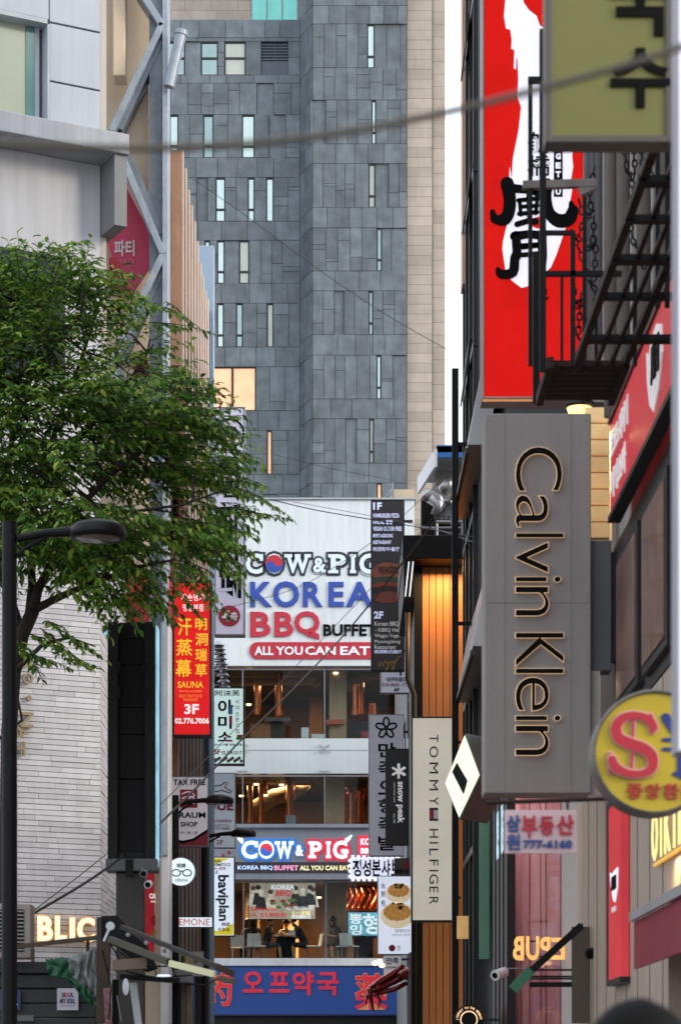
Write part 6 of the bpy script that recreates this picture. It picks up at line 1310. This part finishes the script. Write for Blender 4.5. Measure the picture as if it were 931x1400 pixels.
# ------------------------------------------------------------------ market stall, air conditioner, shutter, tarpaulin at the lower left
ks = Face('stall_shutter', 'dark grey closed stall shutter with stickers below the lit wall letters', 'stall', 70, 1500, 24.0, z=0)
m_kd = M('shutter_dark_grey', '#2f3133', .5, .2, var=.15, streak=.15)
b = MB(); ks.rect(b, -260, 1316, 133, 1332, -.06, .3); ks.rect(b, -260, 1333, 133, 1352, 0, .3); b.build('header', m_kd, ks, bevel=.01)
b = MB()
for i in range(7): ks.rect(b, -260, 1353 + i * 20, 130, 1372 + i * 20, .02, .3)
b.build('shutter', m_kd, ks, bevel=.008)
b = MB(); ks.rect(b, -260, 1493, 133, 1680, .03, .3); b.build('lower_panel', m_kd, ks)
def sticker(u0, v0, u1, v1, mat, label, name, items, D=23.95):
    s = Face(name, label, 'sticker', (u0 + u1) / 2, v1, D); b = MB(); s.rect(b, u0, v0, u1, v1, -.004, .0); b.build('sheet', mat, s)
    for t, bx, m_, of in items: letters(s, [(t, bx)], m_, y=-.004, depth=.002, off=of)
    return s
sticker(78, 1352, 107, 1382, M('white_sticker', '#b9b7c2', .5), 'square white slogan sticker on the dark shutter', 'slogan_sticker', [('SE UL', (84, 1358, 101, 1364), M('navy_print', '#20263c'), .03), ('MY SO L', (82, 1366, 103, 1373), M('navy_print', '#20263c'), .03), ('O', (90, 1358, 95, 1364), M('pink_print', '#d0465a'), .04), ('U', (97, 1366, 100, 1373), M('blue_print', '#4f86b4'), .04), ('seoul my soul', (84, 1375, 101, 1377), m_ink, 0)])
sticker(-2, 1354, 28, 1382, M('navy_plate', '#26325f', .4), 'navy number plate with a white two at the left edge', 'number_plate', [('2', (16, 1362, 24, 1376), m_wl, .04)])
sticker(20, 1389, 46, 1397, M('grey_label', '#5a5b5e', .5), 'tiny grey label at the bottom of the shutter', 'label_plate', [('CLOSED', (22, 1391, 38, 1395), m_wl, 0)] if False else [])
acu = Face('air_conditioner', 'beige outdoor air conditioner unit with dark grille beside the lamp pole', 'air conditioner', 18, 1311, 23.4)
b = MB(); acu.rect(b, -20, 1236, 42, 1311, 0, .3); b.build('casing', M('beige_casing', '#8d8681', .5, var=.12, streak=.2), acu, bevel=.015)
x0, z1 = acu.xz(-14, 1244); x1, z0 = acu.xz(33, 1302)
MB().box(x0, x1, -.006, .0, z0, z1).build('grille_back', m_black, acu)
b = MB()
for i in range(11): b.box(x0, x1, -.016, -.006, z0 + (z1 - z0) * (i + .3) / 11, z0 + (z1 - z0) * (i + .65) / 11)
b.build('grille', M('beige_casing', '#8d8681'), acu)
tp = Face('tarpaulin', 'crumpled green and clear plastic tarpaulin hanging over the shutter edge', 'tarpaulin', 105, 1375, 23.2)
def cloth(pts0, pts1, D, amp, mat, nm, seed):
    rr_ = random.Random(seed); n, m = 22, 10; grid = []
    for j in range(m + 1):
        for i in range(n + 1):
            t = i / n * (len(pts0) - 1); k_ = min(int(t), len(pts0) - 2); f_ = t - k_
            a = Vector(pts0[k_]).lerp(Vector(pts0[k_+1]), f_); c_ = Vector(pts1[k_]).lerp(Vector(pts1[k_+1]), f_); p = a.lerp(c_, j / m)
            q = tp.loc(p.x, p.y, D); q.y += amp * (math.sin(i * .8 + 1.7 * math.sin(j * .7 + i * .31)) + rr_.uniform(-.35, .35)); q.z += rr_.uniform(-.008, .008); grid.append(q)
    b = MB(); w_ = n + 1; b.add(grid, [(j*w_ + i, j*w_ + i + 1, (j+1)*w_ + i + 1, (j+1)*w_ + i) for j in range(m) for i in range(n)]); o = b.build(nm, mat, tp, smooth=True)
    so_ = o.modifiers.new('thickness', 'SOLIDIFY'); so_.thickness = .004
m_gt = M('green_tarp', '#134a31', .5, var=.35, scale=7, spec=.4); m_ct = M('clear_plastic', '#6f7572', .3, var=.5, scale=9, spec=.7)
cloth([(62, 1312), (95, 1310), (112, 1308)], [(66, 1334), (96, 1340), (118, 1350)], 23.1, .02, m_gt, 'green_sheet', 1)
cloth([(92, 1312), (115, 1303), (132, 1296)], [(98, 1336), (118, 1352), (132, 1368)], 23.0, .03, m_ct, 'clear_sheet', 2)
cloth([(88, 1334), (108, 1344), (124, 1356)], [(98, 1346), (118, 1372), (132, 1378)], 22.95, .02, m_gt, 'green_sheet', 3)
stl = Face('market_stall', 'market stall frame with raised canopy arms and a pale tube light, in the lower left', 'stall', 150, 1500, 22.5, z=0)
def bar(a, b_, w, h, mat, nm, D=22.5, D2=None):
    mb = MB(); mb.beam(stl.loc(a[0], a[1], D), stl.loc(b_[0], b_[1], D2 or D), w, h); return mb.build(nm, mat, stl, bevel=.004)
m_olive = M('olive_steel', '#45433a', .45, .4, var=.2); m_brw = M('brown_wood', '#3a2c20', .7, var=.3, scale=5); m_bup = M('dark_brown_arm', '#2a2320', .55, var=.2)
b = MB(); q = [stl.loc(u, v, 22.7) for u, v in ((138, 1253), (160, 1252), (170, 1262), (178, 1275), (200, 1292), (215, 1325), (200, 1330), (164, 1298), (146, 1290), (138, 1340), (134, 1340), (134, 1270))]; b.prism([(p.x, p.z) for p in q], q[0].y, q[0].y + .12); b.build('black_cowl', m_black, stl, bevel=.01)
bar((166, 1268), (316, 1330), .042, .045, m_bup, 'upper_arm', 22.4, 21.6); bar((150, 1285), (230, 1316), .055, .062, m_olive, 'lower_arm', 22.3, 21.9)
bar((232, 1318), (294, 1333), .04, .058, M('lit_tube_cover', '#a4a684', .35, emit='#b9bb94', k=.4), 'tube_light', 21.9, 21.6); bar((296, 1322), (320, 1333), .07, .06, m_brw, 'arm_end', 21.6); bar((298, 1338), (322, 1343), .06, .05, M('brown_cap', '#5b4a42', .6), 'arm_end', 21.5)
b = MB(); c = stl.loc(151, 1267, 22.3); b.lathe([(.001, -.02), (.04, -.02), (.04, .02), (.001, .02)], c, 20, axis='y'); b.build('hinge_disc', m_alu, stl); bar((150, 1270), (142, 1288), .025, .02, m_alu, 'hinge_arm', 22.3)
bar((144, 1288), (140, 1400), .10, .12, m_brw, 'post', 22.6); bar((136, 1255), (136, 1400), .05, .05, m_bup, 'post', 22.7); bar((158, 1340), (158, 1500), .06, .06, m_black, 'post', 22.8)
bar((155, 1321), (200, 1318), .14, .10, M('rolled_cloth', '#6b5f52', .8, var=.2), 'rolled_canvas', 22.2); bar((164, 1336), (246, 1342), .04, .05, m_black, 'cross_rail', 22.4)
b = MB(); c = stl.loc(224, 1336, 22.2); b.lathe([(.001, .02), (.05, .018), (.075, 0), (.001, -.006)], c, 18); b.build('work_lamp', M('lit_cool_white', '#cfe0e6'), stl); bar((214, 1336), (212, 1328), .012, .012, m_black, 'lamp_hook', 22.2)
b = MB(); c = stl.loc(172, 1350, 22.2); b.lathe([(.001, -.008), (.03, -.006), (.03, .006), (.001, .008)], c, 18, axis='y'); 
for p in b.v: pass
b.v = [(p[0], p[1], c.z + (p[2] - c.z) * 2.6) for p in b.v]; b.build('round_mirror', m_alu, stl)
bar((146, 1352), (150, 1420), .06, .05, M('pink_glitter_cloth', '#7b5258', .7, var=.5, scale=25), 'hanging_cloth', 22.3); bar((182, 1345), (192, 1420), .075, .06, M('silver_sheet', '#8d9394', .25, .7, var=.3), 'hanging_sheet', 22.9); bar((160, 1362), (166, 1398), .012, .012, m_grey, 'thin_rod', 22.4)
for i, pts in enumerate((((150, 1290), (175, 1330), (215, 1338), (262, 1334)), ((160, 1300), (190, 1322), (236, 1322)), ((140, 1300), (152, 1350), (149, 1395)), ((232, 1318), (245, 1345), (280, 1348), (300, 1338)))):
    b = MB(); b.tube([stl.loc(u, v, 22.2 - .05 * i) for u, v in pts], .008, 5); b.build('loose_wire', m_black, stl)
for u, v in ((175, 1279), (200, 1290), (225, 1301), (262, 1312), (290, 1323)):
    b = MB(); c = stl.loc(u, v, 22.2); b.lathe([(.001, -.02), (.02, -.018), (.02, .018), (.001, .02)], c, 8, axis='y'); b.build('clamp', m_grey, stl)
br_ = Face('brown_rail', 'long thin brown rail running below the lit wall letters to the stall', 'rail', 80, 1292, 23.0)
b = MB(); b.beam(br_.loc(14, 1296, 23.2), br_.loc(148, 1281, 22.9), .04, .04); b.build('rail', m_brw, br_); b = MB(); b.beam(br_.loc(45, 1298, 23.1), br_.loc(45, 1316, 23.1), .03, .03); b.beam(br_.loc(120, 1287, 23.1), br_.loc(120, 1316, 23.1), .03, .03); b.build('support', m_brw, br_)
st1 = sign('red_striped_sign', 'small red shop sign with white letters and hazard stripe under the stall arms', 'sign', 155, 1296, 196, 1336, 38.0, .2, M('lit_red_sign', '#b3161c'), m_dark, .02)
letters(st1, [('화장품', (158, 1303, 186, 1317))], m_wlit, off=.04)
for i in range(8):
    b = MB(); b.prism([st1.xz(*p) for p in ((158 + i * 4.6, 1334), (160 + i * 4.6, 1334), (162 + i * 4.6, 1329), (160 + i * 4.6, 1329))], -.006, -.002); b.build('stripe', m_yel, st1)
st2 = sign('lit_shop_name', 'small lit pink white shop name glimpsed above the lower stall arm', 'sign', 171, 1278, 196, 1294, 38.6, .1, M('black_sign_face', '#29262b'), m_black, .01)
letters(st2, [('The 01', (174, 1282, 193, 1292))], M('lit_pink_white', '#f0c8cc', .4, emit='#f6d4d8', k=.9), off=.03)
st3 = sign('leaf_print_sign', 'small pale sign with green and orange leaf prints behind the second lamp pole', 'sign', 240, 1301, 278, 1336, 40.9, .15, M('pale_cream_print', '#aba39c', .5), m_grey, .012)
for u, m_ in ((250, m_grn), (258, M('duck_print', '#c89a52')), (268, M('grey_green_print', '#66705c', .5))):
    b = MB(); b.prism(ell(st3, u, 1313, 3.5, 6.5, 0, 7), -.006, -.002); b.build('leaf_print', m_, st3)
low = building('left_shopfronts', 'dark shop fronts at the foot of the left buildings behind the market stall', px(200, 39.5), 39.6, 0, 'shop')
b = MB(); wb(low, b, px(150, 39.6), px(262, 40.4), 40.35, 40.9, 0, pz(1336, 40)); b.build('wall', m_bm, low)
for u0, u1, c in ((198, 206, '#b86a2c'), (206, 217, '#2f5c40'), (222, 232, '#5a5d60'), (247, 254, '#74726e'), (255, 262, '#8c7a5e')):
    b = MB(); wb(low, b, px(u0, 40.2), px(u1, 40.2), 40.2, 40.34, 0, pz(1345, 40)); b.build('door_panel', M('door_panel_' + c[1:], c, .45, var=.3, scale=3, streak=.2), low)
b = MB(); wb(low, b, px(196, 40), px(262, 40), 39.7, 40.34, pz(1345, 40) + .003, pz(1328, 40)); b.build('canopy', m_grey, low)
b = MB(); wb(low, b, px(199, 40.2), px(201.5, 40.2), 40.15, 40.195, pz(1397, 40.2), pz(1384, 40.2)); b.build('lit_sign', m_bulb, low)

# ------------------------------------------------------------------ passer-by whose head shows at the bottom edge
stand = dict(pelvis=(0, 0, .97), chest=(0, .02, 1.27), neck=(0, .02, 1.47), head=(0, -.01, 1.635), sh_l=(.18, .02, 1.41), el_l=(.24, .04, 1.12), wr_l=(.24, -.06, .88), sh_r=(-.18, .02, 1.41), el_r=(-.24, .04, 1.12), wr_r=(-.24, -.06, .88),
             hip_l=(.10, 0, .93), kn_l=(.11, -.04, .50), an_l=(.11, .02, .09), hip_r=(-.10, 0, .93), kn_r=(-.11, .0, .50), an_r=(-.11, .06, .09))
hp = human('person', 'blurred passer-by seen from behind, only dark hair showing at the bottom right edge', stand, 'long', M('navy_jacket', '#23262e', .85), M('charcoal_trousers', '#26262b'), m_hair, loc=(.655, 5.3, .025), rz=R(180)); hp.scale = (.958, .958, .958)

# ------------------------------------------------------------------ tree at the left
tr = Face('street_tree', 'leafy green street tree spreading over the left half behind the lamp', 'tree', 7, 1500, 26.0, z=0)
m_bark = M('dark_bark', '#2b2320', .9, var=.3, scale=8, bump=.5)
rtr = random.Random(21); TDp = 26.0
def tl(u, v, d=0): return tr.loc(u, v, TDp + d)
tk = MB(); nodes = []
def limb(pts, r0, r1, dd=0):
    n = len(pts); q = [tl(p[0], p[1], (p[2] if len(p) > 2 else 0)) for p in pts]
    tk.tube(q, [r0 + (r1 - r0) * i / (n - 1) for i in range(n)], 9)
    for a, b_ in zip(q, q[1:]):
        for k in range(5): nodes.append(a.lerp(b_, k / 5))
limb([(7, 1676), (8, 1400), (9, 1200), (12, 1000), (18, 920), (30, 868), (45, 835)], .10, .075)
limb([(45, 835), (52, 805), (63, 785), (85, 740, -.2), (112, 690, -.4), (160, 640, -.6), (215, 600, -.7), (262, 560, -.8)], .06, .015)
limb([(45, 835), (70, 822), (100, 808, -.3), (140, 792, -.6), (190, 775, -.9), (240, 765, -1.1)], .05, .012)
limb([(40, 845), (44, 800, .4), (40, 740, .6), (52, 660, .7), (82, 570, .8), (115, 480, .8), (140, 400, .7)], .055, .012)
limb([(30, 868), (8, 800, .3), (-8, 720, .5), (14, 620, .4), (24, 540, .2), (34, 460, 0), (42, 390, 0)], .055, .012)
limb([(-8, 720, .5), (-60, 640, .3), (-120, 540, 0), (-170, 460, 0)], .05, .012)
limb([(18, 920), (60, 880, -.5), (95, 872, -.9), (130, 884, -1.1)], .03, .008)
limb([(112, 690, -.4), (180, 700, -.8), (250, 690, -1.1), (320, 665, -1.2)], .025, .008)
limb([(52, 660, .7), (110, 600, .2), (170, 530, 0), (210, 470, -.2)], .03, .008); limb([(24, 540, .2), (70, 480, -.4), (110, 430, -.6), (120, 370, -.6)], .025, .008)
limb([(0, 1010), (30, 985, -.3), (20, 930, -.3)], .02, .01)
poly = [(-230, 480), (-150, 420), (-60, 382), (0, 374), (40, 368), (90, 384), (130, 398), (160, 415), (190, 438), (212, 466), (236, 512), (258, 550), (286, 588), (304, 625), (308, 665), (300, 715), (280, 748), (255, 775), (220, 798), (175, 810), (150, 826), (120, 812), (80, 770), (40, 750), (-20, 780), (-100, 800), (-200, 740), (-240, 600)]
def inside(u, v):
    c = False; j = len(poly) - 1
    for i in range(len(poly)):
        if (poly[i][1] > v) != (poly[j][1] > v) and u < (poly[j][0] - poly[i][0]) * (v - poly[i][1]) / (poly[j][1] - poly[i][1]) + poly[i][0]: c = not c
        j = i
    return c
LV, LF = [], []
tw_ = MB()
def leaf(p, d, nrm, L, W):
    """a small folded leaf with a pointed tip"""
    s_ = d.cross(nrm).normalized() * W / 2; up = nrm * (W * .18); o = len(LV); droop = -nrm * L * .12
    LV.extend([tuple(p), tuple(p + d * L * .3 + s_ * .9 + up), tuple(p + d * L * .68 + s_ * .7 + up * .7), tuple(p + d * L + droop), tuple(p + d * L * .68 - s_ * .7 + up * .7), tuple(p + d * L * .3 - s_ * .9 + up), tuple(p + d * L * .5)])
    LF.extend([(o, o+1, o+6), (o+1, o+2, o+6), (o+2, o+3, o+6), (o+3, o+4, o+6), (o+4, o+5, o+6), (o+5, o, o+6)])
def spray(a, d, L, n, size, tube=True):
    """a twig that droops, with leaves alternating left and right"""
    q = [a]; dd = d.normalized()
    for i in range(6):
        dd = (dd + Vector((0, 0, -.07))).normalized(); q.append(q[-1] + dd * L / 6)
    if tube: tw_.tube(q, [.006, .006, .005, .004, .004, .003, .002], 3, cap=False)
    for k in range(n):
        t = (k + .4) / n * 6; i = min(int(t), 5); p = q[i].lerp(q[i+1], t - i); ax = (q[i+1] - q[i]).normalized()
        side = ax.cross(Vector((0, 0, 1))).normalized() * (1 if k % 2 else -1)
        ld = (ax * rtr.uniform(.25, .75) + side * rtr.uniform(.5, 1) + Vector((0, 0, rtr.uniform(-.75, .05)))).normalized()
        nr = (Vector((rtr.uniform(-.6, .6), rtr.uniform(-1.0, .2), 1))).normalized(); nr = (nr - ld * nr.dot(ld)).normalized()
        s = size * rtr.choice((rtr.uniform(.5, .8), rtr.uniform(.8, 1.2), rtr.uniform(.8, 1.2))); leaf(p, ld, nr, s, s * rtr.uniform(.42, .55))
cu, cv = 90, 640
clumps = []
while len(clumps) < 230:
    u, v = rtr.uniform(-240, 350), rtr.uniform(340, 840)
    if inside(u, v) and rtr.random() < (.35 if (u > 120 and v < 520) else (.5 if u < -40 else 1)): clumps.append((u, v, rtr.uniform(-1.7, 1.4), rtr.uniform(-.25, .25)))
cnt = 0
while cnt < 3000:
    c = rtr.choice(clumps); g = rtr.gauss(0, 32); u, v = c[0] + g, c[1] + g * c[3] + rtr.gauss(0, 9)
    if not inside(u, v): continue
    edge = max(0, 1 - min(1, math.hypot((u - cu) / 300, (v - cv) / 300)))
    dpt = c[2] * (.35 + .65 * edge) + rtr.uniform(-.3, .3)
    a = tl(u, v, dpt); out = Vector(((u - cu) / 230 + .25, rtr.uniform(-.7, .4), (cv - v) / 520 + rtr.uniform(-.15, .22)))
    d = (out + Vector((rtr.uniform(-.5, .6), rtr.uniform(-.5, .4), rtr.uniform(-.2, .2)))).normalized()
    spray(a, d, rtr.uniform(.34, .62), rtr.randint(8, 13), rtr.uniform(.092, .128), tube=cnt % 2 == 0)
    if cnt % 10 == 0:
        nn = min(nodes, key=lambda q: (q - a).length_squared); mid = nn.lerp(a, .5) + Vector((0, 0, .08)); tw_.tube([nn, mid, a], [.014, .010, .005], 4, cap=False)
    cnt += 1
# long sprays that stand out against the wall, the tower and the billboard
for (u, v, du, dv, L) in ((62, 352, 60, -32, .55), (20, 345, 18, -25, .3), (110, 372, 88, -2, .7), (170, 398, 66, 30, .6), (205, 440, 80, 10, .65), (222, 420, 62, 34, .55), (225, 520, 84, 6, .7), (250, 545, 70, -6, .6), (270, 580, 80, 25, .6), (255, 560, 60, 4, .5), (300, 610, 60, 12, .45),
                          (318, 650, 66, 20, .5), (330, 672, 82, 36, .7), (318, 690, 60, 20, .5), (300, 715, 50, 26, .45), (290, 740, 70, 24, .55), (318, 700, 90, 8, .75), (262, 775, 60, 55, .5), (280, 790, 40, 60, .5), (240, 800, 50, 60, .55), (255, 790, 70, 75, .7), (200, 812, 46, 40, .45), (215, 822, 40, 40, .45), (180, 815, 40, 30, .4), (300, 760, 60, 76, .6), (210, 800, 30, 55, .45),
                          (40, 872, 60, 20, .5), (55, 880, 70, 25, .55), (75, 888, 60, 30, .55), (95, 898, 46, 16, .45), (60, 862, 50, 40, .45), (40, 900, 20, 35, .35), (85, 862, 40, 36, .4), (105, 812, 36, 30, .3), (120, 806, 40, 34, .35), (30, 890, 40, 20, .4), (50, 895, 50, 18, .45), (20, 880, 25, 30, .35), (70, 850, 40, 30, .35), (100, 875, 40, 24, .4)):
    for k in range(3):
        a = tl(u + rtr.uniform(-8, 8), v + rtr.uniform(-8, 8), rtr.uniform(-1.2, -.3)); e = tl(u + du, v + dv, rtr.uniform(-1.5, -.6)); d = (e - a).normalized()
        spray(a, (d + Vector((0, 0, .18))).normalized(), L * (1 - .15 * k), int(L * 21), .098)
tk.build('trunk', m_bark, tr, smooth=True); tw_.build('twigs', m_bark, tr)
me = bpy.data.meshes.new('crown'); me.from_pydata(LV, [], LF)
m_leaf = M('leaf_green', '#5a7f2a', .45, var=.40, scale=1.1, island=.2, trans=.45, spec=.35)
n_ = m_leaf.node_tree.nodes; l_ = m_leaf.node_tree.links      # leaves differ in hue from leaf to leaf, some young and yellow
ge_ = n_.new('ShaderNodeNewGeometry'); rp_ = n_.new('ShaderNodeValToRGB'); l_.new(ge_.outputs['Random Per Island'], rp_.inputs[0])
rp_.color_ramp.elements[0].color = lin('#3a5c20'); rp_.color_ramp.elements[1].color = lin('#9aa645')
for p_, c_ in ((.35, '#4f7828'), (.7, '#6c9236'), (.9, '#87a040')): rp_.color_ramp.elements.new(p_).color = lin(c_)
for v_ in [q for q in n_ if q.bl_idname == 'ShaderNodeVectorMath']: l_.new(rp_.outputs[0], v_.inputs[0])
me.materials.append(m_leaf); me.update(); crown = bpy.data.objects.new('crown', me); col.objects.link(crown); crown.parent = tr.root
